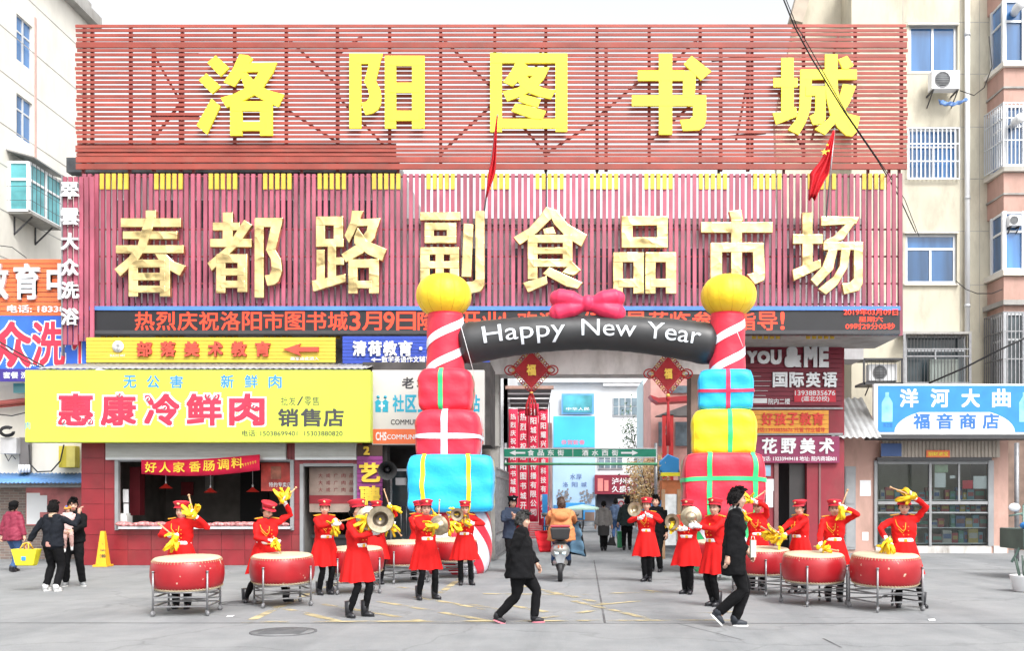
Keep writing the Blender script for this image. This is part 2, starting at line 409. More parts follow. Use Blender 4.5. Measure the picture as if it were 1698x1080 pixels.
# gold foil: crumpled facets that catch sky here and ground there
_n = M_gold.node_tree; _b = _n.nodes['Principled BSDF']; _v = _n.nodes.new('ShaderNodeTexVoronoi'); _v.inputs['Scale'].default_value = 1.5
_t = _n.nodes.new('ShaderNodeTexCoord'); _d = _n.nodes.new('ShaderNodeVectorMath'); _e = _n.nodes.new('ShaderNodeTexNoise'); _e.inputs['Scale'].default_value = 1.5
_n.links.new(_t.outputs['Object'], _d.inputs[0]); _n.links.new(_t.outputs['Object'], _e.inputs[0]); _n.links.new(_e.outputs[1], _d.inputs[1]); _n.links.new(_d.outputs[0], _v.inputs[0])
_p = _n.nodes.new('ShaderNodeBump'); _p.inputs['Strength'].default_value = 1; _p.inputs['Distance'].default_value = .05; _n.links.new(_v.outputs['Distance'], _p.inputs['Height']); _n.links.new(_p.outputs[0], _b.inputs['Normal'])

# ------------------------------------------------------------------ big sign characters, stroke by stroke (pixels of a 160 px square seen at 6.75 x)
def Q(x0, y0, x1, y1): return [(x0, y0), (x1, y0), (x1, y1), (x0, y1)]
YELLOW = [((320, 80), [[(265, 90), (415, 228), (318, 325), (170, 172)], [(160, 290), (320, 435), (225, 520), (75, 368)], [(218, 572), (315, 658), (165, 972), (50, 872)],
    [(530, 78), (620, 88), (680, 122), (640, 180), (560, 320), (470, 438), (352, 388), (450, 250)], [(625, 178), (948, 168), (920, 230), (860, 270), (560, 275), (590, 178)], [(795, 178), (948, 168), (900, 290), (790, 450), (680, 540), (560, 600), (385, 675), (318, 565), (470, 520), (600, 450), (700, 350), (760, 250)],
    [(545, 320), (600, 270), (690, 370), (790, 450), (900, 495), (1028, 525), (965, 665), (850, 620), (690, 530), (580, 440)], Q(425, 590, 560, 985), Q(758, 600, 898, 985), Q(430, 602, 895, 712), Q(500, 832, 820, 932)]),
  ((570, 80), [Q(68, 68, 200, 905), [(70, 68), (438, 68), (432, 110), (400, 182), (150, 182)], [(290, 160), (432, 80), (400, 230), (360, 385), (232, 392), (270, 250)], [(232, 380), (370, 380), (415, 470), (425, 560), (300, 570), (275, 460)], [(295, 540), (425, 540), (420, 640), (385, 700), (330, 735), (248, 755), (198, 620), (265, 605)],
    Q(465, 95, 590, 905), Q(768, 95, 908, 905), Q(470, 94, 905, 205), Q(520, 395, 850, 505), Q(520, 708, 850, 820)]),
  ((800, 80), [Q(88, 62, 220, 945), Q(818, 68, 950, 942), Q(90, 66, 948, 175), Q(150, 798, 900, 905),
    [(372, 170), (465, 170), (512, 215), (450, 330), (340, 432), (235, 388), (320, 270)], [(505, 225), (750, 220), (720, 290), (640, 315), (430, 318), (440, 260)], [(600, 240), (750, 222), (690, 350), (600, 450), (470, 530), (280, 602), (228, 495), (400, 450), (500, 380), (580, 300)], [(395, 370), (480, 300), (570, 400), (680, 455), (815, 482), (765, 578), (640, 550), (520, 505), (430, 440)],
    [(430, 530), (520, 540), (655, 578), (620, 668), (510, 640), (405, 598)], [(370, 628), (500, 650), (712, 712), (668, 805), (560, 795), (325, 712)]]),
  ((1030, 80), [Q(420, 68, 568, 975), Q(185, 258, 700, 372), Q(118, 535, 945, 655), [(690, 262), (835, 262), (820, 560), (688, 560)], [(802, 540), (948, 540), (948, 800), (930, 880), (870, 925), (690, 932), (655, 810), (760, 805), (800, 770)], [(785, 95), (1005, 268), (890, 368), (700, 185)]]),
  ((1270, 80), [Q(168, 118, 305, 740), Q(80, 342, 348, 445), [(70, 732), (180, 725), (330, 662), (348, 770), (110, 862)], [(380, 250), (508, 250), (505, 520), (490, 700), (440, 840), (360, 978), (240, 920), (330, 810), (370, 680)], [(385, 248), (1010, 248), (1010, 358), (385, 358)], [(655, 78), (795, 78), (795, 330), (800, 480), (830, 610), (900, 730), (960, 790), (1010, 940), (960, 995), (890, 985), (790, 890), (710, 740), (670, 560), (655, 350)], [(890, 735), (1045, 775), (1010, 935), (975, 975), (890, 800)],
    [(855, 408), (1000, 432), (930, 620), (820, 790), (655, 978), (540, 915), (690, 800), (800, 620)], [(900, 95), (975, 200), (900, 245), (850, 238), (803, 135)], Q(440, 435, 660, 540), [(548, 500), (662, 440), (662, 800), (620, 855), (520, 865), (480, 770), (535, 740), (548, 700)]])]
GOLD = [((180, 340), [Q(440, 78, 560, 170), Q(162, 165, 835, 268), Q(185, 310, 795, 402), Q(108, 465, 865, 560), [(430, 170), (545, 130), (520, 290), (455, 480), (370, 620), (160, 820), (90, 735), (250, 600), (350, 470), (400, 290)], [(540, 560), (670, 565), (760, 650), (890, 695), (820, 812), (700, 745), (600, 660)], Q(250, 620, 358, 1042), Q(598, 620, 715, 1042), Q(300, 625, 660, 718), Q(300, 772, 660, 862), Q(300, 915, 660, 998)]),
  ((335, 340), [Q(250, 100, 365, 410), Q(140, 212, 445, 305), Q(110, 395, 575, 492), [(490, 180), (585, 242), (420, 480), (130, 760), (80, 665), (300, 480)], Q(178, 570, 285, 1002), Q(415, 565, 528, 992), Q(180, 565, 525, 668), Q(230, 722, 500, 808), Q(230, 860, 500, 945), Q(605, 170, 710, 1055), [(612, 160), (925, 160), (905, 268), (612, 268)], [(800, 200), (925, 160), (845, 520), (730, 530)], [(730, 520), (840, 515), (900, 620), (915, 760), (880, 870), (830, 910), (750, 925), (715, 800), (770, 795), (795, 740), (785, 620)]]),
  ((500, 340), [Q(175, 145, 280, 490), Q(372, 145, 480, 490), Q(178, 145, 478, 250), Q(180, 395, 485, 488), Q(180, 515, 275, 880), Q(305, 465, 402, 850), Q(340, 600, 490, 690), [(128, 862), (505, 785), (508, 878), (145, 990)], [(575, 78), (708, 85), (640, 260), (545, 452), (490, 360), (560, 200)], [(650, 175), (895, 165), (870, 250), (600, 262)], [(760, 200), (895, 170), (830, 390), (700, 560), (510, 662), (455, 568), (640, 450), (740, 300)], [(600, 370), (640, 265), (750, 420), (965, 510), (918, 648), (750, 570), (600, 450)], Q(535, 625, 640, 1008), Q(765, 620, 878, 1008), Q(538, 622, 872, 722), Q(590, 862, 800, 950)]),
  ((680, 340), [Q(120, 98, 570, 192), Q(168, 215, 275, 448), Q(415, 215, 525, 448), Q(170, 215, 522, 302), Q(170, 362, 522, 448), Q(120, 490, 228, 900), Q(450, 490, 555, 900), Q(290, 490, 385, 900), Q(124, 488, 552, 575), Q(124, 645, 552, 728), Q(124, 800, 552, 900), [(605, 222), (715, 235), (690, 825), (580, 822)], [(733, 85), (838, 80), (838, 920), (800, 985), (690, 1008), (620, 1000), (610, 880), (700, 870), (735, 850)]]),
  ((835, 340), [[(475, 38), (520, 50), (590, 75), (530, 180), (380, 330), (185, 470), (110, 380), (280, 280), (400, 150)], [(480, 55), (590, 70), (720, 230), (935, 355), (870, 488), (700, 380), (560, 230)], [(440, 285), (555, 258), (590, 345), (455, 350)], Q(270, 350, 382, 850), Q(660, 345, 772, 720), Q(275, 350, 770, 445), Q(330, 490, 720, 568), Q(330, 620, 770, 712), [(218, 885), (480, 808), (495, 900), (275, 998)], [(510, 710), (885, 885), (830, 955), (700, 930), (435, 785)], [(770, 650), (865, 745), (780, 815), (650, 770)]]),
  ((990, 340), [Q(268, 142, 395, 498), Q(662, 142, 785, 498), Q(270, 142, 782, 250), Q(270, 378, 782, 498), Q(175, 545, 285, 1010), Q(400, 545, 520, 1010), Q(178, 545, 518, 660), Q(230, 840, 460, 940), Q(532, 545, 650, 1010), Q(760, 545, 880, 1010), Q(535, 545, 878, 660), Q(590, 840, 820, 940)]),
  ((1140, 340), [[(450, 85), (595, 70), (615, 200), (480, 210)], Q(140, 208, 940, 330), Q(475, 180, 600, 1000), Q(245, 440, 378, 960), Q(250, 438, 835, 548), [(712, 440), (840, 440), (858, 800), (845, 860), (740, 908), (650, 790), (725, 775)]]),
  ((1290, 340), [Q(255, 100, 372, 720), Q(152, 345, 485, 455), [(145, 740), (460, 622), (468, 720), (160, 868)], [(465, 145), (895, 150), (860, 230), (465, 255)], [(770, 200), (890, 155), (720, 400), (560, 470), (490, 420), (600, 370)], Q(490, 430, 935, 525), [(545, 520), (655, 500), (600, 740), (420, 930), (345, 850), (480, 700)], [(690, 500), (798, 500), (760, 720), (650, 910), (520, 1022), (430, 955), (600, 820), (670, 700)], [(828, 450), (932, 450), (930, 900), (890, 975), (720, 1018), (695, 895), (780, 885), (828, 840)]])]
def strokes(origin, polys, D, th, bend=False):
    q = MB()
    for i, pl in enumerate(polys):
        d = D - i * .0022; pts = [P(origin[0] + x / 6.75, origin[1] + y / 6.75, d) for x, y in pl]
        area = sum(pts[a].x * pts[(a + 1) % len(pts)].z - pts[(a + 1) % len(pts)].x * pts[a].z for a in range(len(pts)))
        q.poly(pts, (0, -1, 0), th)
    return q

# ================================================================== the two slatted billboards over the gate
DB = 26.0
bb = thing('slatted_billboard', 'upper billboard of horizontal rust red slats with five big yellow characters', 'billboard', (X(815, DB), DB, Z(280, DB)))
u = MB(); wS = X(1504, DB) - X(126, DB); u.box(-wS / 2, 0, -.0385, wS / 2, .03, .0385); sm_ = u.mesh('slat', M_slatA)
u = MB(); u.box(-wS / 2, 0, -.075, wS / 2, .06, .075); sw_ = u.mesh('slat_wide', M_slatA)
ys = [42, 50, 57, 65] + [83 + 7.55 * i for i in range(21)] + [243, 249.5, 256]
xm = X(815, DB)
for y in ys: inst(sm_, 'slat', (xm + rnd.uniform(-.03, .03), DB + rnd.uniform(-.008, .008), Z(y, DB) + rnd.uniform(-.006, .006)), bb).rotation_euler.y = rnd.uniform(-.0012, .0012)
for y in (74, 264.5, 276): inst(sw_, 'slat', (xm, DB - .01, Z(y, DB)), bb)
u = MB(); u.box(-.04, 0, 0, .04, .08, Z(40, DB) - Z(276, DB)); pm = u.mesh('post', M_truss)
PX = [137, 150, 214, 300, 387, 473, 558, 645, 730, 820, 905, 990, 1077, 1162, 1248, 1334, 1420, 1497]
for x in PX: inst(pm, 'post', (X(x, DB), DB + .07, Z(276, DB)), bb)
def brace(mb, a, b, w=.06): mb.bar(a, b, w)
q = MB(); q.pbox(128, 238, 657, 262, DB + .11, .02); q.build('backing_sheet', M_slatA, bb)
for i, (x0, y0, x1, y1) in enumerate([(255, 90, 300, 170), (300, 170, 255, 230), (473, 60, 558, 140), (558, 235, 473, 180), (645, 250, 560, 160), (730, 60, 820, 150), (820, 170, 730, 255),
                                      (905, 60, 870, 170), (905, 255, 850, 190), (905, 255, 990, 200), (990, 195, 1077, 120), (1077, 235, 1162, 160), (1162, 60, 1110, 110), (1248, 90, 1220, 235), (1334, 255, 1290, 150), (600, 60, 560, 90), (255, 90, 330, 90), (250, 192, 330, 192), (1180, 100, 1270, 92), (1180, 230, 1270, 220), (1390, 60, 1345, 235)]):
    q = MB(); brace(q, P(x0, y0, DB + .35), P(x1, y1, DB + .35)); q.build('brace', M_truss, bb)
for x in (255, 300, 560, 905, 990, 1005, 1195, 1240):
    q = MB(); q.bar(P(x, 80, DB + .5), P(x, 284, DB + .5), .09); q.build('post', M_truss, bb)
for org, pl in YELLOW: strokes(org, pl, DB - .10, .07).build('character', M_yel, bb)

b2 = thing('slatted_billboard', 'lower billboard of upright rose slats with yellow tips and eight gold foil characters', 'billboard', (X(815, DB), DB, Z(505, DB)))
hS = Z(288, DB) - Z(557, DB)
u = MB(); u.box(-.05, 0, 0, .05, .07, hS); vs_ = u.mesh('slat', M_slatB)
u = MB(); u.box(-.053, -.006, 0, .053, .05, Z(288, DB) - Z(314, DB)); vc_ = u.mesh('slat_tip', M_ycap)
for i in range(136):
    x = 139 + i * 10.03
    D_ = DB + (0 if i % 2 else .012) + rnd.uniform(-.006, .006)
    q = inst(vs_, 'slat', (X(x, DB), D_, Z(557, DB)), b2); q.rotation_euler.y = rnd.uniform(-.003, .003)
    if i in (133, 135): q.location.y -= .04
    k = (i - 3) % 9
    if i >= 3 and k < 5: inst(vc_, 'slat_tip', (X(x, DB), DB - .012, Z(314, DB)), b2)
for y in (292, 380, 425, 470, 504):
    q = MB(); q.pbox(136, y - 1, 1496, y + 1.4, DB + .09, .05); q.build('rail', M_truss, b2)
for x in (137, 214, 320, 500, 660, 905, 990, 1192, 1300, 1440, 1475, 1492):
    q = MB(); q.pbox(x - 1.8, 270, x + 1.8, 553, DB + .16, .1); q.build('post', M_dark if x in (905, 990, 1192) else M_truss, b2)
for org, pl in GOLD: strokes(org, pl, DB - .1, .16).build('character', M_gold, b2, bevel=.018)

# soffit between the billboards and the wall behind
s = MB(); zS = Z(553, DB)
s.box(X(136, DB), DB + .1, zS - .02, X(1500, DB), 28.5, zS + .12)
tag(s.build('soffit', M_conc), kind='structure')

# LED line
led = thing('led_display', 'long black led strip with red running characters between the lower billboard and the shop signs', 'led display', (X(815, 25.7), 25.7, Z(553, 25.7)))
q = MB(); q.pbox(145, 515, 1492, 551, 25.7, .2); q.build('screen', mat('led_black', (.014, .014, .017), .45, var=.1), led)
q = MB(); q.pbox(144, 508, 1493, 514.6, 25.66, .3); q.build('top_trim', mat('blue_trim', (.08, .22, .62), .5), led)
q = MB(); q.pbox(144, 548, 1493, 554, 25.66, .3); q.build('bottom_trim', M_dark, led)
M_led = mat('led_red', (1, .055, .02), .5, var=0, emis=1.0)
s1 = '热烈庆祝洛阳市图书城3月9日隆重开业'; x = 222; q = MB(); pos = []
for ch in s1:
    w = 21 if ch in '39' else 35.6
    q = MB(); letter(q, ch, x + 1.5, 517, x + w - 1.5, 548, 25.695, 0, bold=1, amt=.02); x += w; q.build('lit_character', M_led, led)
q = MB(); letter(q, '!', 834, 518, 839, 547, 25.695, 0, bold=1, amt=.03); q.build('lit_character', M_led, led)
for i, ch in enumerate('欢迎各级领导莅临参观指导'):
    a = 858 + i * 36.2; q = MB(); letter(q, ch, a, 517, a + 33, 548, 25.695, 0, bold=1, amt=.02); q.build('lit_character', M_led, led)
q = MB(); letter(q, '!', 1294, 517, 1301, 547, 25.695, 0, bold=1, amt=.03); q.build('lit_character', M_led, led)
q = MB()
letter(q, '2019年03月09日', 1399, 512, 1489, 523, 25.655, 0, bold=1, amt=.02); letter(q, '星期六', 1424, 525, 1464, 534, 25.695, 0, bold=1, amt=.02)
letter(q, '09时29分05秒', 1402, 536, 1484, 546.5, 25.695, 0, bold=1, amt=.02)
q.build('clock_text', M_led, led)
for i in range(14):            # yellow slat ends showing under the display
    for k in range(5):
        x = 168 + i * 90.3 + k * 10
        if 700 < x < 790 or x > 1480: continue
        inst(vc_, 'slat_tip', (X(x, DB), DB + .1, Z(561, DB)), b2, scale=(1, 1, .28))

# upright sign at the left end
DV = 25.6
vs0 = thing('upright_sign', 'narrow rose slatted upright sign with six white characters at the left end of the billboard', 'sign', (X(118, DV), DV, Z(570, DV)))
for i in range(6):
    q = MB(); q.pbox(104 + i * 9, 293, 110.5 + i * 9, 572 - (0 if i < 3 else 6), DV + .02 * (i % 2), .05); q.build('slat', M_slatB, vs0)
q = MB(); q.pbox(101.5, 290, 103.6, 590, DV - .03, .12); q.pbox(104, 376, 158, 378, DV + .08, .04); q.pbox(104, 500, 158, 502, DV + .08, .04); q.build('edge_post', M_steel, vs0)
for i, ch in enumerate('翠雲大众洗浴'):
    y0 = [303, 346, 387, 430, 468, 512][i]
    q = MB(); letter(q, ch, 103, y0, 132, y0 + 28, DV - .02, .07, bold=1, amt=.05); q.build('character', M_signw, vs0)

# ================================================================== buildings behind the billboards
mh = thing('market_hall', 'pale grey market building rising behind the left half of the billboards', 'building', (X(400, 28.5), 28.5, 0))
q = MB(); D_ = 28.5
q.box(X(126, D_), D_, Z(600, D_), X(668, D_), D_ + 5, Z(282, D_)); q.build('wall', M_wgrey, mh)
q = MB(); q.box(X(120, D_), D_ - .35, Z(292, D_) , X(663, D_), D_ - .01, Z(268, D_)); q.build('parapet', mat('dark_parapet', (.10, .11, .12), .8, var=.3, dirt=.3), mh)
for i in range(7):
    for r, yy in enumerate((330, 430)):
        x = 190 + i * 66
        q = MB(); q.pbox(x, yy, x + 34, yy + 50, D_ - .03, .028); w_ = q.build('window', M_alu, mh)
        q = MB(); q.pbox(x + 2, yy + 2, x + 32, yy + 48, D_ - .05, .018); q.build('pane', M_glassd, w_)
mh2 = thing('market_hall', 'lower market roofline behind the right half of the lower billboard', 'building', (X(1000, 29), 29, 0))
q = MB(); D_ = 29.0
q.box(X(672, D_), D_, Z(596, D_), X(1432, D_), D_ + 1.2, Z(368, D_)); q.build('wall', M_wgrey, mh2)
q = MB(); q.box(X(672, D_), D_ - .12, Z(374, D_), X(1432, D_), D_ - .001, Z(364, D_)); q.build('coping', M_conc, mh2)
for i in range(10):
    x = 705 + i * 72
    q = MB(); q.pbox(x, 410, x + 40, 480, D_ - .03, .028); w_ = q.build('window', M_alu, mh2)
    q = MB(); q.pbox(x + 2, 412, x + 38, 478, D_ - .05, .018); q.build('pane', M_glassd, w_)

# ================================================================== gate beam and piers
gt = thing('gate_frame', 'plain concrete gate frame with a deep beam over the market entrance', 'gate', (X(980, 28.5), 28.5, 0))
D_ = 27.0
q = MB(); q.pbox(790, 573, 1232, 621, D_, .9); q.build('beam', mat('pale_plaster', (.76, .72, .70), .85, var=.08, dirt=.4), gt)
q = MB(); q.pbox(800, 621, 827, 740, D_ + .002, .9); q.box(X(810, D_), D_ + .1, 0, X(826, D_), D_ + .9, Z(740, D_)); q.build('pier', M_conc, gt)
q = MB(); q.box(X(1146, D_), D_ + .002, 0, X(1190, D_), D_ + .9, Z(621, D_)); q.build('pier', M_brown, gt)
q = MB(); q.pbox(826, 618, 1146, 622.5, D_ + .2, .5); q.build('lintel_strip', M_dark, gt)
q = MB(); q.box(X(690, 26.8), 26.8, 0, X(812, 26.8), 27.9, Z(600, 26.8)); tag(q.build('side_wall', mat('grey_brown_wall', (.24, .215, .20), .85, var=.2, dirt=.4)), kind='structure')

# folding steel gate standing open along the left pier
fg = thing('folding_gate', 'grey steel lattice gate folded open against the left gate pier', 'gate', (X(820, 26), 26, 0))
a = V((X(822, 26.0), 26.0, 0)); b = V((X(843, 31.0), 31.0, 0)); zt = 2.55
for i in range(14):
    p = a.lerp(b, i / 13); q = MB(); q.box(p.x - .018, p.y - .018, .05, p.x + .018, p.y + .018, zt); q.build('bar', M_steel, fg)
for z in (.15, .75, 2.3, 2.52):
    q = MB(); q.bar(a + V((0, 0, z)), b + V((0, 0, z)), .035); q.build('rail', M_steel, fg)
for i in range(13):
    p0 = a.lerp(b, i / 13); p1 = a.lerp(b, (i + 1) / 13)
    q = MB(); q.bar(p0 + V((0, 0, .15)), p1 + V((0, 0, .75)), .015); q.bar(p0 + V((0, 0, .75)), p1 + V((0, 0, .15)), .015); q.build('lattice', M_steel, fg)
fg2 = thing('folding_gate', 'brown framed mesh gate leaf standing open against the right gate pier', 'gate', (X(1112, 27), 27, 0))
for x in (1100, 1126):
    q = MB(); q.box(X(x, 27) - .05, 27, 0, X(x, 27) + .05, 27.1, Z(812, 27)); q.build('post', mat('brown_wood', (.22, .13, .07), .7, var=.2), fg2)
q = MB(); q.pbox(1101, 820, 1125, 905, 27.04, .03); q.build('panel', mat('milky_sheet', (.45, .47, .48), .5, var=.2, scale=4), fg2)

# ================================================================== meat shop
DS = 24.4
ms = thing('meat_shop', 'red tiled meat shop with wide serving window and half open roller shutters', 'shop', (X(370, DS), DS, 0))
q = MB(); HO = [(193, 763, 484, 876), (500, 772, 589, 960)]
front_wall(q, 135, 625, 600, 941, DS + .01, .24, HO); q.build('wall', M_joint, ms)
tl = {}
def tile_face(parent, px0, py0, px1, py1, D, cw, chh, holes, m, gap=.008, name='tile', th=.012):
    hs_ = [(X(a, D), Z(d, D), X(c, D), Z(b, D)) for a, b, c, d in holes]
    x0, x1, z0, z1 = X(px0, D), X(px1, D), max(0, Z(py1, D)), Z(py0, D)
    nx = round((x1 - x0) / cw); nz = round((z1 - z0) / chh); cw = (x1 - x0) / nx; chh = (z1 - z0) / nz
    for i in range(nx):
        for k in range(nz):
            a, b, c, d = x0 + i * cw, z0 + k * chh, x0 + (i + 1) * cw, z0 + (k + 1) * chh
            piece = MB()
            wall_holes(piece, a + gap / 2, b + gap / 2, c - gap / 2, d - gap / 2, lambda mb, p, q_, r, s_: mb.box(p, D - th, q_, r, D, s_), hs_)
            if piece.v: 
                piece.build(name, m, parent)
tile_face(ms, 135, 735, 600, 941, DS + .008, .6, .4, HO, M_red, gap=.01)
q = MB(); q.box(X(138, DS), DS + .25, 0, X(140, DS), DS + 5, 3.2); q.box(X(598, DS), DS + .25, 0, X(600, DS), DS + 5, 3.2); q.box(X(138, DS), DS + 5, 0, X(600, DS), DS + 5.1, 3.2)
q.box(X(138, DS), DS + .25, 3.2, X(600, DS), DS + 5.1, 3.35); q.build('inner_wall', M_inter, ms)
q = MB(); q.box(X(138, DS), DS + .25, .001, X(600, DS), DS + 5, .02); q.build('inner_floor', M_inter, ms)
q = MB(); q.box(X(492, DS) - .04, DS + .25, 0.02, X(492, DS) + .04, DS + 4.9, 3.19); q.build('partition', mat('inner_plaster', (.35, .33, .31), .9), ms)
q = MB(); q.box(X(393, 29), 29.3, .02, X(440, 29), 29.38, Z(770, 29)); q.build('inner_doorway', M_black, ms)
q = MB(); q.pbox(215, 775, 232, 855, DS + 1.2, .3); q.build('inner_cabinet', mat('red_cabinet', (.22, .02, .03), .6), ms)
for (x0, y0, x1, y1, nm) in ((190, 763, 196, 880, 'steel_jamb'), (481, 763, 487, 880, 'steel_jamb'), (497, 770, 503, 940, 'steel_jamb'), (586, 770, 592, 940, 'steel_jamb')):
    q = MB(); q.pbox(x0, y0, x1, y1, DS - .06, .12); q.build(nm, M_grey, ms)
q = MB(); q.pbox(196, 874, 481, 878, DS - .22, .3); q.build('counter_ledge', M_alu, ms)
q = MB(); q.pbox(196, 762, 481, 766, DS - .04, .1); q.build('window_head', M_grey, ms)
q = MB(); q.pbox(503, 769, 586, 774, DS - .04, .1); q.build('door_head', M_grey, ms)
M_shut = mat('shutter', (.52, .53, .52), .5, .1, var=.06, dirt=.2)
for (x0, x1) in ((175, 474), (489, 591)):
    sh = MB(); sh.pbox(x0, 729, x1, 760, DS - .12, .1); so = sh.build('roller_shutter', M_shut, ms)
    n = 7
    for i in range(n):
        y = 733 + i * 4; l = MB(); l.pbox(x0 + 1, y, x1 - 1, y + 3, DS - .145, .024); l.build('shutter_slat', M_shut, so)
    l = MB(); l.pbox(x0, 759.5, x1, 763, DS - .15, .13); l.build('bottom_bar', M_alu, so)
# meat, pieces on the ledge
M_meat = mat('raw_meat', (.62, .26, .26), .4, var=.6, scale=12)
for i, x in enumerate([203, 212, 222, 230, 240, 249, 258, 267, 350, 361, 372, 384, 395, 405, 417, 428, 440, 462, 471]):
    p = P(x, 874, DS - .1); r = .10 + rnd.uniform(0, .04); q = MB()
    q.ball((0, 0, r * .5), (r * 1.3, r, r * .5), 8, 6)
    for k in range(3):
        q.ball((rnd.uniform(-r, r), rnd.uniform(-r, 0), r * .5), (r * .6, r * .5, r * .45), 6, 5)
    o = q.build('meat_cut', M_meat, None, at=(p.x, p.y, p.z - .0)); o.rotation_euler.z = rnd.uniform(-.5, .5)
    wh = ('first', 'second', 'third', 'fourth', 'fifth', 'sixth', 'seventh', 'eighth', 'ninth', 'tenth', 'eleventh', 'twelfth', 'thirteenth', 'fourteenth', 'fifteenth', 'sixteenth', 'seventeenth', 'eighteenth', 'nineteenth')[i]
    tag(o, '%s cut of raw meat from the left on the meat shop ledge' % wh, 'meat', 'cuts of meat on the shop ledge')
# red lamp shades
for i, (x, y) in enumerate(((275, 806), (349, 813), (419, 812))):
    D_ = DS + .9; p = P(x, y, D_)
    t = thing('pendant_lamp', ('red conical pendant lamp hanging left in the meat shop window', 'red conical pendant lamp hanging in the middle of the meat shop window', 'red conical pendant lamp hanging right in the meat shop window')[i], 'lamp', p, 'pendant lamps over the meat counter')
    q = MB(); q.lathe([(.17, -.07), (.16, -.06), (.05, .02), (.03, .05), (.001, .06)], 20, p, cap=False); q.build('lamp_shade', mat('lamp_red', (.62, .03, .02), .35, emis=.12), t)
    q = MB(); q.tube([p + V((0, 0, .05)), p + V((0, 0, .12))], .022, 8); q.build('socket', M_signw, t)
    q = MB(); q.tube([p + V((0, 0, .1)), (p.x, p.y, 3.19)], .006, 5); q.build('cord', M_signw, t)
# red banner across the window, sagging
bn = thing('cloth_banner', 'red cloth banner with yellow characters slung across the meat shop window', 'banner', P(340, 790, DS - .3))
q = MB(); vs = []; n = 24
for i in range(n + 1):
    t_ = i / n; x = 243 + 194 * t_; top = 764 - 9 * t_ + 3 * math.sin(PI * t_) ; bot = 787 - 6 * t_ + 6 * math.sin(PI * t_)
    yy = DS - .3 + .02 * math.sin(i * 1.7)
    for (py, dy) in ((top, 0), ((top + bot) / 2, .015 * math.sin(i * 2.3)), (bot, 0)): vs.append((X(x, DS), yy + dy, Z(py, DS)))
q.add(vs, [(i * 3 + k, i * 3 + k + 1, i * 3 + k + 4, i * 3 + k + 3) for i in range(n) for k in (0, 1)], True)
o = q.build('cloth', M_cloth_red, bn); sdf = o.modifiers.new('s', 'SOLIDIFY'); sdf.thickness = .006
q = MB()
for i, ch in enumerate('好人家香肠调料'):
    x0 = 250 + i * 23 + (3 if i > 2 else 0); dy = -1.2 * i + 3.2 * math.sin(PI * (i + .5) / 7)
    letter(q, ch, x0, 767 + dy, x0 + 19, 784 + dy, DS, .0, bold=1, amt=.03, off=.34)
for i in range(6): letter(q, '专', 409 + i * 4, 770 - i, 412 + i * 4, 775 - i, DS, 0, off=.34)
q.build('lettering', mat('banner_yellow', (.85, .55, .04), .6), bn)
q = MB(); q.pbox(433, 768, 484, 815, DS + .3, .01); po = q.build('poster', mat('poster_red', (.50, .05, .035), .5, var=.4, scale=3), None)
tag(po, 'red sausage poster hanging inside the right end of the meat shop window', 'poster')
q = MB(); q.pbox(449, 774, 466, 795, DS + .29, .006); q.build('picture', mat('poster_dark', (.30, .10, .06), .5, var=.5, scale=5), po, base=(0, 0, 0))
q = MB(); row(q, '特约专卖店', 440, 800, 478, 808, DS, off=-.28, th=0, bold=1); q.build('lettering', M_signw, po, base=(0, 0, 0))
# shelf strips with white papers left in the window, scale on the counter
q = MB(); q.pbox(204, 812, 213, 834, DS + .3, .02); q.pbox(205, 836, 213, 862, DS + .3, .02); tag(q.build('price_list', M_signw), 'two white price papers hung at the left end of the meat shop window', 'notice')
q = MB(); q.pbox(196, 856, 211, 874, DS + .1, .3); q.pbox(198, 852, 209, 856, DS + .12, .25); tag(q.build('shop_scale', mat('scale_white', (.6, .6, .58), .5)), 'white counter scale at the left end of the meat shop window', 'scale')
# door side: poster board inside
q = MB(); q.pbox(513, 776, 586, 850, DS + .5, .03); pb = q.build('notice_board', mat('faded_board', (.48, .36, .30), .6, var=.15, scale=4)); tag(pb, 'faded cream notice board with red print in the meat shop doorway', 'board')
q = MB(); q.pbox(513, 822, 586, 836, DS + .49, .006)
for i in range(5):
    for k in range(3): letter(q, '大成广肉品'[i], 520 + i * 13, 785 + k * 12, 527 + i * 13, 792 + k * 12, DS, 0, off=-.485)
q.build('print', mat('board_red', (.35, .04, .05), .6), pb, base=(0, 0, 0))
q = MB(); q.pbox(515, 888, 590, 893, DS + .2, .5); q.pbox(520, 893, 588, 925, DS + .25, .4); tag(q.build('display_counter', M_black), 'black low counter standing in the meat shop doorway', 'counter')
# lime sign
ls = thing('shop_sign', 'long lime green fascia sign with red and white outlined characters above the meat shop', 'sign', (X(330, 23.6), 23.6, Z(733, 23.6)))
q = MB(); q.pbox(41, 614, 614, 734, 23.6, .35); q.build('board', M_lime, ls, bevel=.02)
M_sr = mat('print_red', (.72, .03, .07), .5); M_bl = mat('print_blue', (.04, .25, .68), .5)
q = MB()
for i, ch in enumerate('惠康冷鲜肉'):
    x0 = [96, 167, 239, 309, 380][i]; letter(q, ch, x0 - 3, 650, x0 + 62, 709, 23.598, .004, bold=2, amt=.068)
q.build('white_outline', M_signw, ls)
q = MB()
for i, ch in enumerate('惠康冷鲜肉'):
    x0 = [96, 167, 239, 309, 380][i]; q = MB(); letter(q, ch, x0, 653, x0 + 59, 706, 23.585, .006, bold=2, amt=.03); q.build('character', M_sr, ls)
rowp(ls, M_bl, '无公害', 196, 623, 312, 644, 23.598, gap=.45, th=0, bold=1, amt=.03); rowp(ls, M_bl, '新鲜肉', 357, 622, 476, 644, 23.598, gap=.45, th=0, bold=1, amt=.03); q = MB()
letter(q, '肉', 42, 700, 50, 712, 23.598, 0); q.build('blue_print', M_bl, ls)
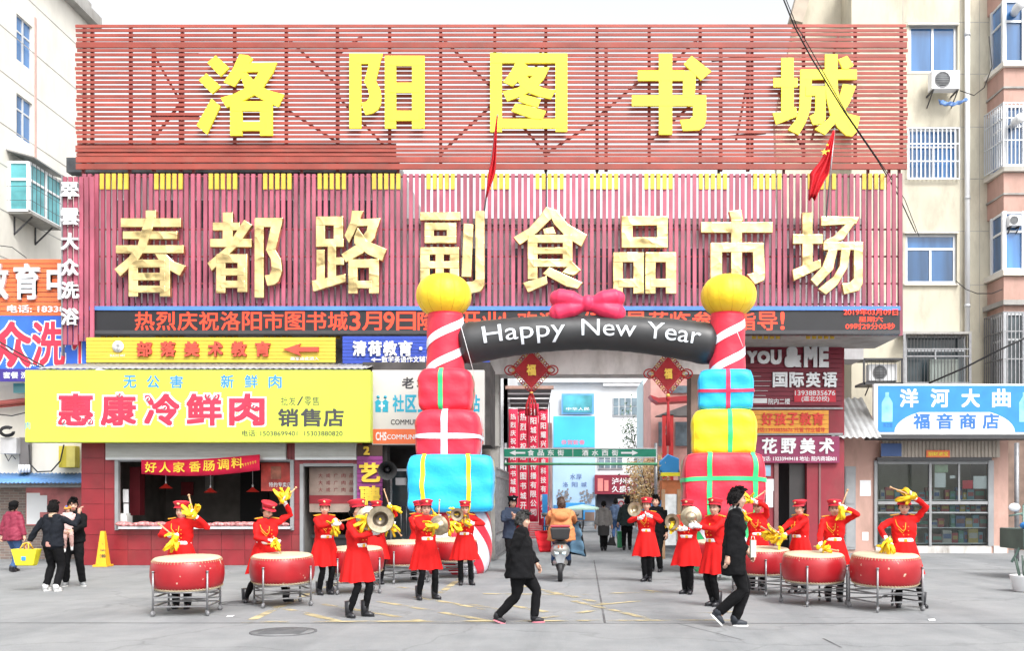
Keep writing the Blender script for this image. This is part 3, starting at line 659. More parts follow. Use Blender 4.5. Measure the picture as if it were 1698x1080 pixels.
q = MB(); rowp(ls, M_signk, '批发/零售', 465, 658, 530, 673, 23.598, th=0); rowp(ls, M_signk, '销售店', 459, 678, 572, 708, 23.598, gap=.1, th=0, bold=1, amt=.05)
letter(q, '电话: 15038699401  15303880820', 401, 714, 568, 724, 23.598, 0, bold=1, amt=.01); q.build('black_print', M_signk, ls)
q = MB()
for (x, y) in ((198, 655), (106, 700), (149, 700), (245, 662), (273, 677), (346, 657), (357, 658), (420, 674)):
    p = P(x, y, 23.565); q.lathe([(.055, 0), (.055, .006)], 14, p, rot=Matrix.Rotation(R(90), 3, 'X'))
q.build('yin_yang_dot', M_signw, ls)
q = MB()
for (x, y) in ((198, 655), (106, 700), (149, 700), (245, 662), (273, 677), (346, 657), (357, 658), (420, 674)):
    p = P(x, y, 23.556) ; q.lathe([(.024, 0), (.024, .006)], 10, p + V((.014, 0, .016)), rot=Matrix.Rotation(R(90), 3, 'X')); q.lathe([(.020, 0), (.020, .005)], 10, p + V((-.008, 0, -.018)), rot=Matrix.Rotation(R(90), 3, 'X'))
q.build('yin_yang_mark', M_sr, ls)
# corrugated canopy on top of the sign
cn = MB(); corrug(cn, 60, 608, 23.65, Z(611, 23.65), 25.15, Z(611, 23.65) + .32, .16, .012)
cn.build('canopy', M_corr, ms)
# yellow boards sign
DY = 25.2
ysg = thing('art_school_sign', 'yellow boarded sign with red characters and a red arrow pointing left', 'sign', (X(350, DY), DY, Z(602, DY)))
M_yb = mat('yellow_board', (.66, .50, .05), .5, var=.08)
for i in range(7):
    y = 560 + i * 6; q = MB(); q.pbox(143, y, 556, y + 5.4, DY + rnd.uniform(0, .01), .05); q.build('board', M_yb, ysg)
rowp(ysg, mat('sign_red_relief', (.52, .07, .04), .5), '部落美术教育', 221, 567, 456, 592, DY, gap=.36, th=.06, bold=1, amt=.07)
q = MB(); q.poly([P(x, y, DY - .02) for x, y in ((470, 580), (500, 570), (496, 576), (529, 576), (529, 584), (496, 584), (500, 591))], (0, -1, 0), .05); q.build('arrow', mat('sign_red_relief', 0), ysg)
q = MB(); letter(q, '画室由此进入', 482, 592, 529, 598, DY, 0, bold=1, off=.012); q.lathe([(.15, 0), (.15, .02)], 18, P(196, 575, DY - .02), rot=Matrix.Rotation(R(90), 3, 'X')); letter(q, 'BULUO ART', 183, 588, 208, 592, DY, 0, off=.012); q.build('white_print', M_signw, ysg)
q = MB(); q.ball(P(196, 573, DY - .035), (.06, .02, .05), 8, 6); q.ball(P(196, 580, DY - .035), (.05, .02, .06), 8, 6); q.build('face_mark', mat('mark_grey', (.3, .3, .3), .6), ysg)
# blue boards sign
bs = thing('education_sign', 'dark blue boarded sign with white characters and an arrow left of the gate', 'sign', (X(690, DY), DY, Z(603, DY)))
for i in range(8):
    y = 558 + i * 5.7; q = MB(); q.pbox(568, y, 812, y + 5.1, DY + rnd.uniform(0, .008), .05); q.build('board', M_blue, bs)
rowp(bs, M_signw, '清荷教育·小荷作文', 584, 566, 812, 591, DY, gap=.1, th=.05, bold=1, amt=.06); q = MB(); letter(q, '数学英语作文辅导班', 633, 591, 726, 602, DY, .02, bold=1, amt=.03)
q.poly([P(x, y, DY - .015) for x, y in ((615, 597), (622, 593.5), (622, 596), (632, 596), (632, 598), (622, 598), (622, 600.5))], (0, -1, 0), .015); q.build('small_print', M_signw, bs)
# community board
DC = 24.25
cb = thing('community_board', 'white and orange community service board beside the inflatable column', 'sign', (X(710, DC), DC, Z(738, DC)))
q = MB(); q.pbox(617, 614, 803, 738, DC, .25); q.build('board', mat('board_white', (.62, .61, .58), .55, var=.04), cb, bevel=.01)
q = MB(); q.pbox(618.5, 712, 801.5, 736.5, DC - .006, .004); q.build('orange_band', M_orange, cb)
q = MB(); rowp(cb, M_signk, '老城区', 664, 626, 738, 645, DC, gap=.2, th=0, bold=1, amt=.05, off=.003); letter(q, 'COMMUNITY HEALTH SERVICE', 648, 696, 790, 705, DC, 0, bold=1, amt=.03, off=.003); q.build('black_print', M_signk, cb)
rowp(cb, mat('teal_print', (.02, .36, .52), .5), '社区卫生服务站', 650, 655, 797, 684, DC, gap=.1, th=0, bold=1, amt=.06, off=.003); q = MB()
for s in (-1, 1):
    c = P(633 + s * 6, 672, DC - .004); q.poly([c + V(d) for d in ((-.07, 0, -.18), (.07, 0, -.18), (.07, 0, .06), (.1, 0, .06), (0, 0, .15), (-.1, 0, .06), (-.07, 0, .06))], (0, -1, 0), .001 + .0012 * (s + 1)); q.lathe([(.04, 0), (.04, .003)], 12, c + V((0, 0, .2)), rot=Matrix.Rotation(R(90), 3, 'X'))
q.build('teal_print', mat('teal_print', (.02, .36, .52), .5), cb)
q = MB(); q.pbox(628, 672, 638, 675, DC - .012, .003); q.pbox(631.5, 668, 634.5, 679, DC - .0135, .003); letter(q, 'CHS', 623, 717, 641, 731, DC, 0, bold=1, amt=.06, off=.008); letter(q, 'COMMUNITY HEALTH SERVICE', 642, 721, 780, 729, DC, 0, bold=1, amt=.03, off=.008); q.build('white_print', M_signw, cb)
# recess below: passage, door, purple sign, horn
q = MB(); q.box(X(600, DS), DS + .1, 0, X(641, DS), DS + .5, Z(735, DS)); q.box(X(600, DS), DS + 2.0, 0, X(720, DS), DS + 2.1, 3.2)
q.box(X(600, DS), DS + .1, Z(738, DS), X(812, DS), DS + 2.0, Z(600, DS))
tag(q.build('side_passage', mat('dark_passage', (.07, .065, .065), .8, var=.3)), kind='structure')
dr = thing('glass_door', 'dark glass door with steel handles under the community board', 'door', (X(665, 25.4), 25.4, 0))
q = MB(); q.pbox(646, 778, 650, 935, 25.4, .06); q.pbox(692, 778, 696, 935, 25.4, .06); q.pbox(650, 778, 692, 782, 25.4, .06); q.build('frame', M_alu, dr)
q = MB(); q.pbox(650, 782, 692, 935, 25.42, .02); q.build('pane', M_glassd, dr)
q = MB(); q.tube([P(665, 840, 25.36), P(665, 890, 25.36)], .02, 8); q.tube([P(674, 840, 25.36), P(674, 890, 25.36)], .02, 8); q.build('handle', M_steel, dr)
q = MB(); q.pbox(656, 793, 671, 805, 24.9, .3); tag(q.build('meter_box', M_wgrey), 'small grey box on the wall above the glass door', 'box')
pu = thing('recruiting_sign', 'narrow purple boarded sign with yellow characters between the meat shop and the glass door', 'sign', (X(612, 24.2), 24.2, Z(905, 24.2)))
for i in range(20):
    y = 757 + i * 7.4; q = MB(); q.pbox(592, y, 634, y + 6.6, 24.25 + rnd.uniform(0, .01), .04); q.build('board', M_purple, pu)
q = MB(); q.pbox(592, 738, 634, 756.4, 24.26, .04); q.build('top_panel', mat('dark_brown_panel', (.06, .03, .02), .6), pu)
for ch, y0, y1 in (('艺', 768, 800), ('聘', 806, 838), ('学', 845, 874), ('2', 741, 755)):
    q = MB(); letter(q, ch, 596 if ch != '2' else 603, y0, 631 if ch != '2' else 613, y1, 24.24, .04, bold=1, amt=.08); q.build('character', mat('relief_yellow', (.85, .58, .05), .5), pu)
hn = thing('horn_loudspeaker', 'black horn loudspeaker on the wall beside the purple sign', 'loudspeaker', P(643, 779, 23.9))
rt = Matrix.Rotation(R(97), 3, 'X') @ Matrix.Rotation(R(8), 3, 'Y')
q = MB(); q.lathe([(.235, .30), (.23, .26), (.12, .1), (.07, -.1), (.06, -.1), (.11, .1), (.215, .28), (.235, .30)], 28, P(643, 779, 24.0), rot=rt, cap=False); q.build('horn', mat('horn_black', (.045, .045, .045), .45), hn)
q = MB(); q.lathe([(.0, .16), (.05, .13), (.055, .0)], 16, P(643, 779, 24.0), rot=rt); q.ball(P(643, 779, 24.12), .11, 12, 8); q.bar(P(643, 779, 24.1), P(628, 772, 24.5), .04); q.build('driver', M_dark, hn)
# fallen orange caution cone (upright A-board)
kn = thing('caution_cone', 'yellow four sided wet floor cone standing against the red tiled wall', 'cone', (X(171, 23.95), 23.95, 0))
p = V((X(171, 23.95), 23.95, 0)); q = MB(); q.box(p.x - .18, p.y - .18, 0, p.x + .18, p.y + .18, .05); q.build('foot', mat('cone_yellow', (.82, .42, .02), .45), kn, bevel=.01)
q = MB(); q.lathe([(.185, .05), (.075, .84), (.065, .88)], 4, p, sm=False, rot=Matrix.Rotation(R(45), 3, 'Z')); q.build('body', mat('cone_yellow', 0), kn, bevel=.008)
q = MB()
for i, ch in enumerate('小心地滑'): letter(q, ch, 167 - i * .7, 893 + i * 9, 174 + i * .6, 900 + i * 9, p.y - .137 + .085 * ((Z(896 + i * 9, p.y) - .05) / .71), 0, bold=1)
q.build('print', M_signk, kn)

# things seen inside the meat shop
for x, y0, y1, w, lab in ((232, 778, 800, 26, 'pale framed price board on the dark back wall of the meat shop'), (300, 800, 822, 20, 'small red poster on the back wall of the meat shop'), (340, 790, 815, 14, 'narrow pale notice on the back wall of the meat shop')):
    q = MB(); q.pbox(x, y0, x + w, y1, 29.2, .04); tag(q.build('wall_notice', mat('inner_red', (.35, .04, .05), .6) if 'red' in lab else mat('inner_pale', (.42, .42, .40), .6)), lab, 'notice')
t = thing('freezer', 'white chest freezer against the back wall of the meat shop', 'freezer', (X(300, 28.5), 28.5, 0))
q = MB(); q.box(X(262, 28.5), 28.5, 0.03, X(345, 28.5), 29.2, .95); q.build('body', M_signw, t, bevel=.03)
q = MB(); q.box(X(262, 28.5), 28.48, .955, X(345, 28.5), 29.2, 1.0); q.build('lid', M_grey, t)

# ================================================================== right of the gate: language school front
DR = 28.3
M_mred = mat('deep_red_wall', (.25, .02, .035), .6, var=.1, dirt=.2)
rs = thing('school_front', 'deep red building front with a dark doorway right of the gate', 'building', (X(1320, DR), DR, 0))
HO = [(1291, 768, 1338, 960)]
q = MB(); front_wall(q, 1190, 576, 1400, 960, DR + .02, .3, HO); q.build('wall', M_mred, rs)
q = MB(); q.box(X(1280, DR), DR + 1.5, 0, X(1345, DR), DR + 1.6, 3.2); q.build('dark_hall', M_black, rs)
q = MB(); q.pbox(1309, 768, 1337, 955, DR + .25, .06); q.build('door', mat('black_door', (.05, .045, .045), .3), rs)
q = MB(); q.pbox(1284, 768, 1291, 960, DR - .04, .1); q.pbox(1358, 768, 1361, 960, DR - .02, .05); q.build('door_jamb', mat('brown_jamb', (.20, .10, .10), .5), rs)
ym = thing('language_school_sign', 'maroon boarded sign with large silver YOU&ME letters right of the gate', 'sign', (X(1315, DR), DR, Z(672, DR)))
for i in range(13):
    y = 572 + i * 7.8; q = MB(); q.pbox(1228, y, 1396, y + 7.1, DR - .08 + rnd.uniform(0, .012), .05); q.build('board', M_maroon, ym)
for ch, x0, x1, y0, y1 in (('Y', 1238, 1255, 583, 603), ('O', 1255, 1276, 583, 604), ('U', 1277, 1295, 581, 605), ('&', 1300, 1328, 576, 610), ('M', 1332, 1354, 572, 610), ('E', 1357, 1373, 574, 610)):
    q = MB(); letter(q, ch, x0, y0, x1, y1, DR - .08, .08, bold=2, amt=.06); q.build('letter', mat('silver_letter', (.66, .68, .70), .3, .3), ym)
rowp(ym, mat('silver_letter', (.66, .68, .70), .3, .3), '国际英语', 1279, 618, 1389, 643, DR - .08, gap=.12, th=.06, bold=1, amt=.06)
if 0: q.build('raised_letters', mat('silver_letter', (.66, .68, .70), .3, .3), ym)
q = MB(); q.pbox(1317, 647, 1386, 667, DR - .1, .018); q.build('phone_panel', M_signr, ym)
q = MB(); letter(q, '13938835676', 1318, 648, 1385, 656, DR - .103, 0, bold=1, amt=.03); letter(q, '(道北分校)', 1329, 657, 1375, 667, DR - .103, 0, bold=1, amt=.03)
letter(q, '院内二楼', 1274, 661, 1310, 671, DR - .082, 0, bold=1, amt=.03); q.pbox(1246, 661, 1272, 669, DR - .088, .004)
for i in range(5): q.pbox(1248, 624 + i * 8, 1262 + (i * 37) % 20, 624.7 + i * 8, DR - .085, .002)
q.build('white_print', M_signw, ym)
ob = thing('kindergarten_sign', 'orange boarded sign with red characters under the maroon sign', 'sign', (X(1310, DR), DR, Z(720, DR)))
for i in range(5):
    y = 681 + i * 7.7; q = MB(); q.pbox(1240, y, 1374, y + 7.1, DR - .1 + rnd.uniform(0, .01), .05); q.build('board', mat('board_orange', (.80, .36, .04), .5), ob)
rowp(ob, mat('relief_red', (.72, .05, .03), .5), '好孩子教育', 1262, 685, 1367, 706, DR - .1, gap=.1, th=.03, bold=1, amt=.05); q = MB(); letter(q, '电话:13938835676 托管 作业辅导', 1252, 709, 1368, 717, DR - .102, .0, bold=1); q.build('small_print', mat('relief_red', (.72, .05, .03), .5), ob)
ab = thing('art_studio_sign', 'purple maroon board with white characters above the dark doorway', 'sign', (X(1320, DR), DR, Z(768, DR)))
q = MB(); q.pbox(1238, 724, 1392, 768, DR - .12, .08); q.build('board', mat('board_wine', (.25, .025, .09), .5), ab)
rowp(ab, M_signw, '花野美术', 1260, 727, 1386, 753, DR - .12, gap=.2, th=.03, bold=1, amt=.06); q = MB(); letter(q, '电话: 13233949418 地址: 院内商城B01', 1262, 757, 1387, 765, DR - .122, 0, bold=1); q.build('small_print', M_signw, ab)
q = MB(); q.pbox(1248, 718.5, 1398, 722, DR - .06, .08); q.pbox(1238, 676, 1398, 679, DR - .03, .05); q.build('bracket_rail', M_steel, ab)
# pasted notices on the jamb
for i, (x0, y0, x1, y1) in enumerate(((1262, 772, 1278, 790), (1266, 795, 1284, 815), (1270, 800, 1282, 842))):
    q = MB(); q.pbox(x0, y0, x1, y1, DR - .005 * i, .012); tag(q.build('wall_notice', M_signw if i else mat('pale_blue_paper', (.3, .5, .65), .6)), ('pale blue notice pasted above the others beside the dark doorway', 'square white notice pasted beside the dark doorway', 'tall white notice pasted low beside the dark doorway')[i], 'notice', 'notices beside the doorway')

# ================================================================== grocery shop on the right
DG = 30.0
gs = thing('grocery_shop', 'low pink rendered corner shop with a steel framed window', 'shop', (X(1550, DG), DG, 0))
HO = [(1454, 768, 1642, 906)]
q = MB(); front_wall(q, 1396, 690, 1672, 921, DG, .28, HO); q.build('wall', M_pink, gs)
q = MB(); q.pbox(1452, 906, 1644, 921, DG - .05, .06); q.pbox(1648, 906, 1670, 919, DG - .04, .04); q.build('plinth', mat('peeling_white', (.55, .54, .52), .9, var=.08, scale=1.5, dirt=.8), gs)
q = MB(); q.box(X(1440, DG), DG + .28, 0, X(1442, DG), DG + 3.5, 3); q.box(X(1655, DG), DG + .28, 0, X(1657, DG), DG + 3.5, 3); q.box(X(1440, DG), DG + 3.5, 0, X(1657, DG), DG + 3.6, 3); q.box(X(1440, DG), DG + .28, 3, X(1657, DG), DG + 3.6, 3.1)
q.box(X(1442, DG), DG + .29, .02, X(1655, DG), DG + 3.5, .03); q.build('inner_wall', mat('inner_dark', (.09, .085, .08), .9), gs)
wf = MB()
for x0, x1 in ((1450, 1455), (1541, 1545), (1639, 1648)): wf.pbox(x0, 764, x1, 906, DG - .07, .1)
for y0, y1 in ((763, 770), (832, 837), (850, 852)): wf.pbox(1456, y0, 1638, y1, DG - .06, .08)
wf.pbox(1589, 770, 1592, 832, DG - .04, .05); wo = wf.build('window_frame', M_grey, gs)
for x0, x1 in ((1456, 1540), (1546, 1638)):
    for y0, y1 in ((770, 832), (837, 905)):
        q = MB(); q.pbox(x0, y0, x1, y1, DG - .015, .008); q.build('pane', glassmat(), wo)
pal = [('#e9e4d8', 'white'), ('#d8323a', 'red'), ('#4fae8c', 'green'), ('#3c6fb8', 'blue'), ('#e8c84a', 'yellow'), ('#7fc4d8', 'cyan'), ('#a04a3c', 'brown')]
n = 0
for r_, (yy, hh) in enumerate(((828, 16), (848, 10), (874, 16), (900, 18))):
    q = MB(); q.pbox(1456, yy + 1, 1638, yy + 2.5, DG + .12, .3); q.build('shelf', M_alu, gs)
    x = 1460
    while x < 1630:
        w = rnd.uniform(7, 18); h = hh * rnd.uniform(.65, 1.25)
        if rnd.random() < .93:
            c_, cn_ = pal[n % 7]; dd = DG + .14 + rnd.uniform(0, .12)
            q = MB(); q.pbox(x, yy - h, x + w - 1, yy + 1, dd, .14); q.box(X(x + 1, dd), dd - .004, Z(yy - h * .3, dd), X(x + w - 2, dd), dd - .001, Z(yy - h * .7, dd), 1)
            o = q.build('goods_box', [mat('pack_' + cn_, [v * .42 + .05 for v in lin(c_)], .5), mat('pack_' + pal[(n + 3) % 7][1], [v * .42 + .05 for v in lin(pal[(n + 3) % 7][0])], .5)])
            o['label'] = '%s packet %s on the %s shelf of the grocery window' % (cn_, ['leftmost', 'near the left end', 'left of the middle', 'in the middle', 'right of the middle', 'near the right end', 'rightmost'][min(6, int((x - 1460) / 25))], ['top', 'second', 'third', 'bottom'][r_])
            tag(o, None, 'packet', 'packets in the grocery window'); n += 1
        x += w
for i, (x0, y0, x1, y1, c_) in enumerate(((1550, 785, 1568, 809, 'w'), (1614, 790, 1637, 811, 'w'), (1575, 789, 1584, 794, 'w'), (1550, 771, 1572, 784, 'g'), (1596, 797, 1613, 811, 'r'))):
    q = MB(); q.pbox(x0, y0, x1, y1, DG + .05, .006)
    tag(q.build('window_notice', M_signw if c_ == 'w' else mat('pale_green_paper', (.35, .45, .3), .6) if c_ == 'g' else M_signr), ('tall white notice inside the right half of the grocery window', 'wide white notice at the right edge of the grocery window', 'tiny white slip in the grocery window', 'pale green notice at the top of the grocery window', 'red card inside the grocery window')[i], 'notice')
bx = MB(); M_bcor = mat('shutter_box_tan', (.40, .35, .30), .6, var=.1, dirt=.4)
bx.pbox(1462, 731, 1658, 759, DG - .2, .2); bo = bx.build('shutter_box', M_bcor, gs)
for i in range(32):
    x = 1463 + i * 6.1; q = MB(); q.pbox(x, 731.5, x + 3.6, 758.5, DG - .225, .024); q.build('rib', M_bcor, bo)
q = MB(); q.pbox(1455, 759, 1645, 764, DG - .24, .2); q.build('head_beam', M_dark, gs)
q = MB(); q.pbox(1461, 736, 1495, 757, DG - .26, .02); tag(q.build('number_plate', mat('faded_blue', (.06, .12, .30), .6)), 'faded blue plate on the tan shutter box of the grocery', 'plate')
q = MB(); q.pbox(1536, 747, 1575, 759, DG - .27, .02); rp = q.build('door_couplet', M_orange); tag(rp, 'small orange red paper strip with yellow characters on the shutter box', 'notice')
q = MB(); letter(q, '招财进宝', 1539, 749.5, 1572, 756.5, DG - .273, 0, bold=1, amt=.03); q.build('lettering', M_yel, rp, base=(0, 0, 0))
q = MB(); q.pbox(1401, 774, 1419, 912, DG - .05, .05); mdo = q.build('metal_door', M_grey, gs)
q = MB(); q.pbox(1403, 777, 1417, 835, DG - .065, .014); q.pbox(1403, 839, 1417, 908, DG - .065, .014); q.build('door_panel', mat('grey_door_panel', (.30, .31, .32), .5), mdo)
for (x0, y0, x1, y1) in ((1426, 797, 1444, 823), (1430, 883, 1440, 897)):
    q = MB(); q.pbox(x0, y0, x1, y1, DG - .006, .006); tag(q.build('torn_notice', M_signw), 'torn white paper on the pink wall %s' % ('at head height left of the grocery window' if y0 < 850 else 'low down left of the grocery window'), 'notice')
# blue sign
DQ = 28.9
gsn = thing('grocery_sign', 'wide blue canvas sign with white characters and a pale arch above the grocery', 'sign', (X(1580, DQ), DQ, Z(721, DQ)))
M_sb = mat('canvas_blue', (.03, .24, .62), .6, var=.08, bump=.15, bscale=1.5)
q = MB(); q.pbox(1449, 637, 1745, 721, DQ, .14); q.build('border', M_signw, gsn)
q = MB(); q.pbox(1456, 640, 1743, 717, DQ - .012, .011); q.build('canvas', M_sb, gsn)
q = MB(); q.poly([P(1483, 717, DQ - .013)] + [P(1583 - 100 * math.cos(t) , 717 - 33 * min(1, 1.25 * math.sin(t)), DQ - .013) for t in [PI * k / 20 for k in range(1, 20)]] + [P(1683, 717, DQ - .013)], (0, -1, 0), .003); q.build('arch_panel', mat('pale_print', (.70, .72, .76), .5, var=.03), gsn)
rowp(gsn, M_signw, '洋河大曲', 1482, 645, 1686, 676, DQ - .013, gap=.4, th=0, bold=1, amt=.06)
rowp(gsn, mat('deep_blue_print', (.03, .16, .48), .5), '福音商店', 1509, 686, 1662, 712, DQ - .017, gap=.28, th=0, bold=1, amt=.06); q = MB(); letter(q, '海之蓝', 1464, 702, 1480, 709, DQ - .0135, 0, bold=1); q.build('small_print', mat('deep_blue_print', (.03, .16, .48), .5), gsn)
for xc in (1471, 1699):
    q = MB(); q.poly([P(xc + dx, y, DQ - .013) for dx, y in ((-9, 700), (-9, 668), (-5, 661), (-3, 658), (-3, 651), (3, 651), (3, 658), (5, 661), (9, 668), (9, 700))], (0, -1, 0), .004); q.build('bottle_picture', mat('print_cyan', (.25, .62, .80), .4, var=.3, scale=3), gsn)
q = MB(); q.pbox(1449, 721, 1745, 728, DQ + .02, .9); q.build('eave', M_dark, gsn)
# corrugated side canopy
q = MB(); corrug(q, 1378, 1450, 28.2, Z(726, 28.2), 30.0, Z(726, 28.2) + 1.35, .19, .03, x0=X(1380, 28.2), x1=X(1462, 28.2))
q.build('canopy', M_corr, gs)

# ================================================================== cream apartment block behind
DA = 32.0
ap = thing('apartment_block', 'cream apartment block with blue tinted windows and pink bays on the right', 'building', (X(1500, DA), DA, 0))
HA = [(1508, 40, 1588, 120), (1507, 212, 1590, 296), (1502, 387, 1587, 470), (1502, 556, 1604, 640)]
hs_ = [(X(a, DA), Z(d, DA), X(c, DA), Z(b, DA)) for a, b, c, d in HA]
q = MB(); wall_holes(q, X(1412, DA), 0, X(1642, DA), Z(-60, DA), lambda m, a, b, c, d: m.box(a, DA, b, c, DA + .3, d), hs_)
q.poly([P(1412, 640, DA + 1.2), P(1300, 640, DA + 1.2), P(1285, 200, DA + 1.2), P(1336, -60, DA + 1.2), P(1412, -60, DA + 1.2)], (0, 1, 0), .3)
q.box(X(1412, DA), DA + .3, 0, X(1412, DA) + .2, DA + 1.2, Z(-60, DA)); q.box(X(1412, DA), DA + 6, 0, X(1642, DA), DA + 6.2, Z(-60, DA))
q.build('wall', M_cream, ap)
q = MB(); q.bar(P(1340, -40, DA + 1), P(1318, 40, DA + 1), .45, .5); q.build('eave_beam', mat('beige_beam', (.45, .38, .30), .7), ap)
for y in (36, 122, 210, 296, 383, 472):
    q = MB(); q.pbox(1501, y, 1640, y + 1, DA - .006, .006); q.build('panel_joint', M_conc, ap)
for x in (1497, 1624, 1592): q = MB(); q.pbox(x, 0, x + .7, 552, DA - .005, .005); q.build('panel_joint', M_conc, ap)
win(ap, 1508, 40, 1588, 120, DA, M_glassb, 2, frame=.09); win(ap, 1507, 212, 1590, 296, DA, M_glassb, 2, .36, frame=.07); win(ap, 1502, 387, 1587, 470, DA, M_glassb, 2, .3, frame=.09)
win(ap, 1502, 556, 1604, 640, DA, M_glassd, 2, .3, frame=.07)
for y0, y1, (x0, x1) in ((211, 297, (1506, 1591)),):
    for i in range(13):
        x = x0 + (x1 - x0) * i / 12; q = MB(); q.pbox(x - .9, y0, x + .9, y1, DA - .12, .03); q.build('window_bar', M_signw, ap)
    for y in (y0 + 1, 238, 267, y1 - 1):
        q = MB(); q.pbox(x0, y - 1, x1, y + 1, DA - .13, .04); q.build('window_bar', M_signw, ap)
for (x0, y0, x1, y1) in ((1506, 37, 1591, 40), (1500, 384, 1590, 386.5), (1500, 470, 1590, 473)):
    q = MB(); q.pbox(x0, y0, x1, y1, DA - .1, .1); q.build('sill', M_offw, ap)
q = MB(); q.tube([P(1604, -60, DA - .15), P(1604, 553, DA - .15)], .085, 12); dp = q.build('drain_pipe', M_signw, ap)
for y in (55, 326, 505):
    q = MB(); q.tube([P(1604, y, DA - .15), P(1604, y + 5, DA - .15)], .1, 12); q.build('pipe_joint', M_alu, dp)
q = MB(); q.pbox(1496, 550, 1612, 554, DA - .45, .45); q.build('balcony_slab', M_conc, ap)
# caged balcony
for i in range(20):
    x = 1499 + i * 5.6; q = MB(); q.pbox(x, 554, x + .8, 642, DA - .42, .02); q.build('cage_bar', M_dark, ap)
for y, t in ((578, 2), (590, 2), (634, 2)): q = MB(); q.pbox(1497, y, 1610, y + t, DA - .44, .03); q.build('cage_rail', M_steel, ap)
for x in (1500, 1609): q = MB(); q.pbox(x - 2, 554, x + 2, 642, DA - .45, .05); q.build('cage_post', M_steel, ap)
q = MB(); q.pbox(1542, 596, 1590, 640, DA - .3, .1); q.build('sheet', mat('faded_green_sheet', (.25, .29, .27), .6, dirt=.4), ap)
# pink bays
def plan(d, x1=1760):   # bay outline (x, y) from the wall to the right, d = outward extra
    return [(X(1637, DA) - d, DA), (X(1637, DA) - d + .02, DA - .25), (X(1662, 31) - d * .5, 30.9 - d), (X(x1, 31), 30.9 - d), (X(x1, 31), DA)]
def slab(mb, y0, y1, d):
    z0, z1 = Z(y1, 31), Z(y0, 31); mb.poly([(a, b, z0) for a, b in plan(d)], (0, 0, 1), z1 - z0)
for i, (y0, y1, d, m, nm) in enumerate(((-60, 2, 0, M_pink, 'spandrel'), (114, 176, 0, M_pink, 'spandrel'), (288, 352, 0, M_pink, 'spandrel'), (460, 520, 0, M_pink, 'spandrel'),
                        (106, 114, .12, M_offw, 'ledge'), (280, 287, .12, M_offw, 'ledge'), (450, 459, .12, M_offw, 'ledge'), (146, 149, .05, M_conc, 'ledge'), (322, 325, .05, M_conc, 'ledge'), (500, 508, .16, M_conc, 'ledge'))):
    q = MB(); slab(q, y0, y1, d); q.build(nm, m, ap)
def bay_window(y0, y1, glass, cage, mf):
    pl = plan(-.04); zz0, zz1 = Z(y1, 31), Z(y0, 31); w = MB()
    for (a, b) in ((pl[1], pl[2]), (pl[2], pl[3])):
        for t in ((0, 1) if a is pl[1] else (.33, .66)):
            x, y = a[0] + (b[0] - a[0]) * t, a[1] + (b[1] - a[1]) * t; w.box(x - .06, y - .06, zz0, x + .06, y + .06, zz1)
        for z in (zz0 + .04, zz1 - .04, zz0 + (zz1 - zz0) * .66): w.bar((a[0], a[1], z), (b[0], b[1], z), .07)
    wo = w.build('bay_window', mf, ap)
    for (a, b) in ((pl[1], pl[2]), (pl[2], pl[3])):
        for (z0, z1) in ((zz0 + .07, zz0 + (zz1 - zz0) * .66 - .03), (zz0 + (zz1 - zz0) * .66 + .03, zz1 - .07)):
            q = MB(); q.poly([(a[0], a[1] + .02, z0), (b[0], b[1] + .02, z0), (b[0], b[1] + .02, z1), (a[0], a[1] + .02, z1)], (0, 1, 0), .02); q.build('pane', glass, wo)
    if cage:
        pc = plan(.22); nb = 0
        for (a, b, n) in ((pc[1], pc[2], 9), (pc[2], pc[3], 16)):
            for k in range(n):
                t = k / n; x, y = a[0] + (b[0] - a[0]) * t, a[1] + (b[1] - a[1]) * t
                q = MB(); q.box(x - .016, y - .016, zz0, x + .016, y + .016, zz1); q.build('cage_bar', cage, wo)
            for z in (zz0 + .02, zz0 + (zz1 - zz0) * .4, zz0 + (zz1 - zz0) * .75, zz1 - .02):
                q = MB(); q.bar((a[0], a[1], z), (b[0], b[1], z), .035); q.build('cage_rail', cage, wo)
bay_window(2, 106, M_glassb, None, M_alu); bay_window(176, 280, M_glassb, M_alu, M_signw); bay_window(352, 450, M_glassb, None, M_signw); bay_window(520, 650, M_glassd, M_steel, M_alu)
q = MB(); q.box(X(1637, DA), DA - .2, 0, X(1760, 31), DA - .1, Z(645, 31)); q.build('lower_wall', M_brown, ap)

def ac_unit(label, px0, py0, px1, py1, D, group='air conditioning units on the walls'):
    x0, x1, z0, z1 = X(px0, D), X(px1, D), Z(py1, D), Z(py0, D)
    t = thing('air_conditioner', label, 'air conditioner', ((x0 + x1) / 2, D, z0), group)
    q = MB(); q.box(x0, D, z0, x1, D + .35, z1); q.build('casing', M_signw, t, bevel=.02)
    c = V((x0 + (x1 - x0) * .38, D - .003, (z0 + z1) / 2)); r = min((z1 - z0) * .42, (x1 - x0) * .34)
    q = MB(); q.lathe([(r, 0), (r, .02), (r * .93, .02), (r * .93, 0)], 24, c, rot=Matrix.Rotation(R(90), 3, 'X'), cap=False)
    for k in range(9): zz = -r + 2 * r * (k + .5) / 9; hw = math.sqrt(max(0, r * r - zz * zz)); q.box(c.x - hw, D - .014, c.z + zz - .006, c.x + hw, D - .004, c.z + zz + .006)
    q.build('fan_grille', M_grey, t)
    q = MB(); q.lathe([(r * .9, -.001), (r * .9, .002)], 24, c, rot=Matrix.Rotation(R(90), 3, 'X')); q.build('fan_recess', mat('fan_grey', (.10, .105, .11), .6), t)
    q = MB()
    for x in (x0 + .06, x1 - .06): q.box(x - .02, D, z0 - .05, x + .02, D + .6, z0 - .002); q.bar((x, D + .05, z0 - .05), (x, D + .58, z0 - .4), .03)
    q.build('bracket', M_dark, t)
ac_unit('white outdoor air conditioning unit below the top window of the cream block', 1545, 116, 1592, 147, DA - .6)
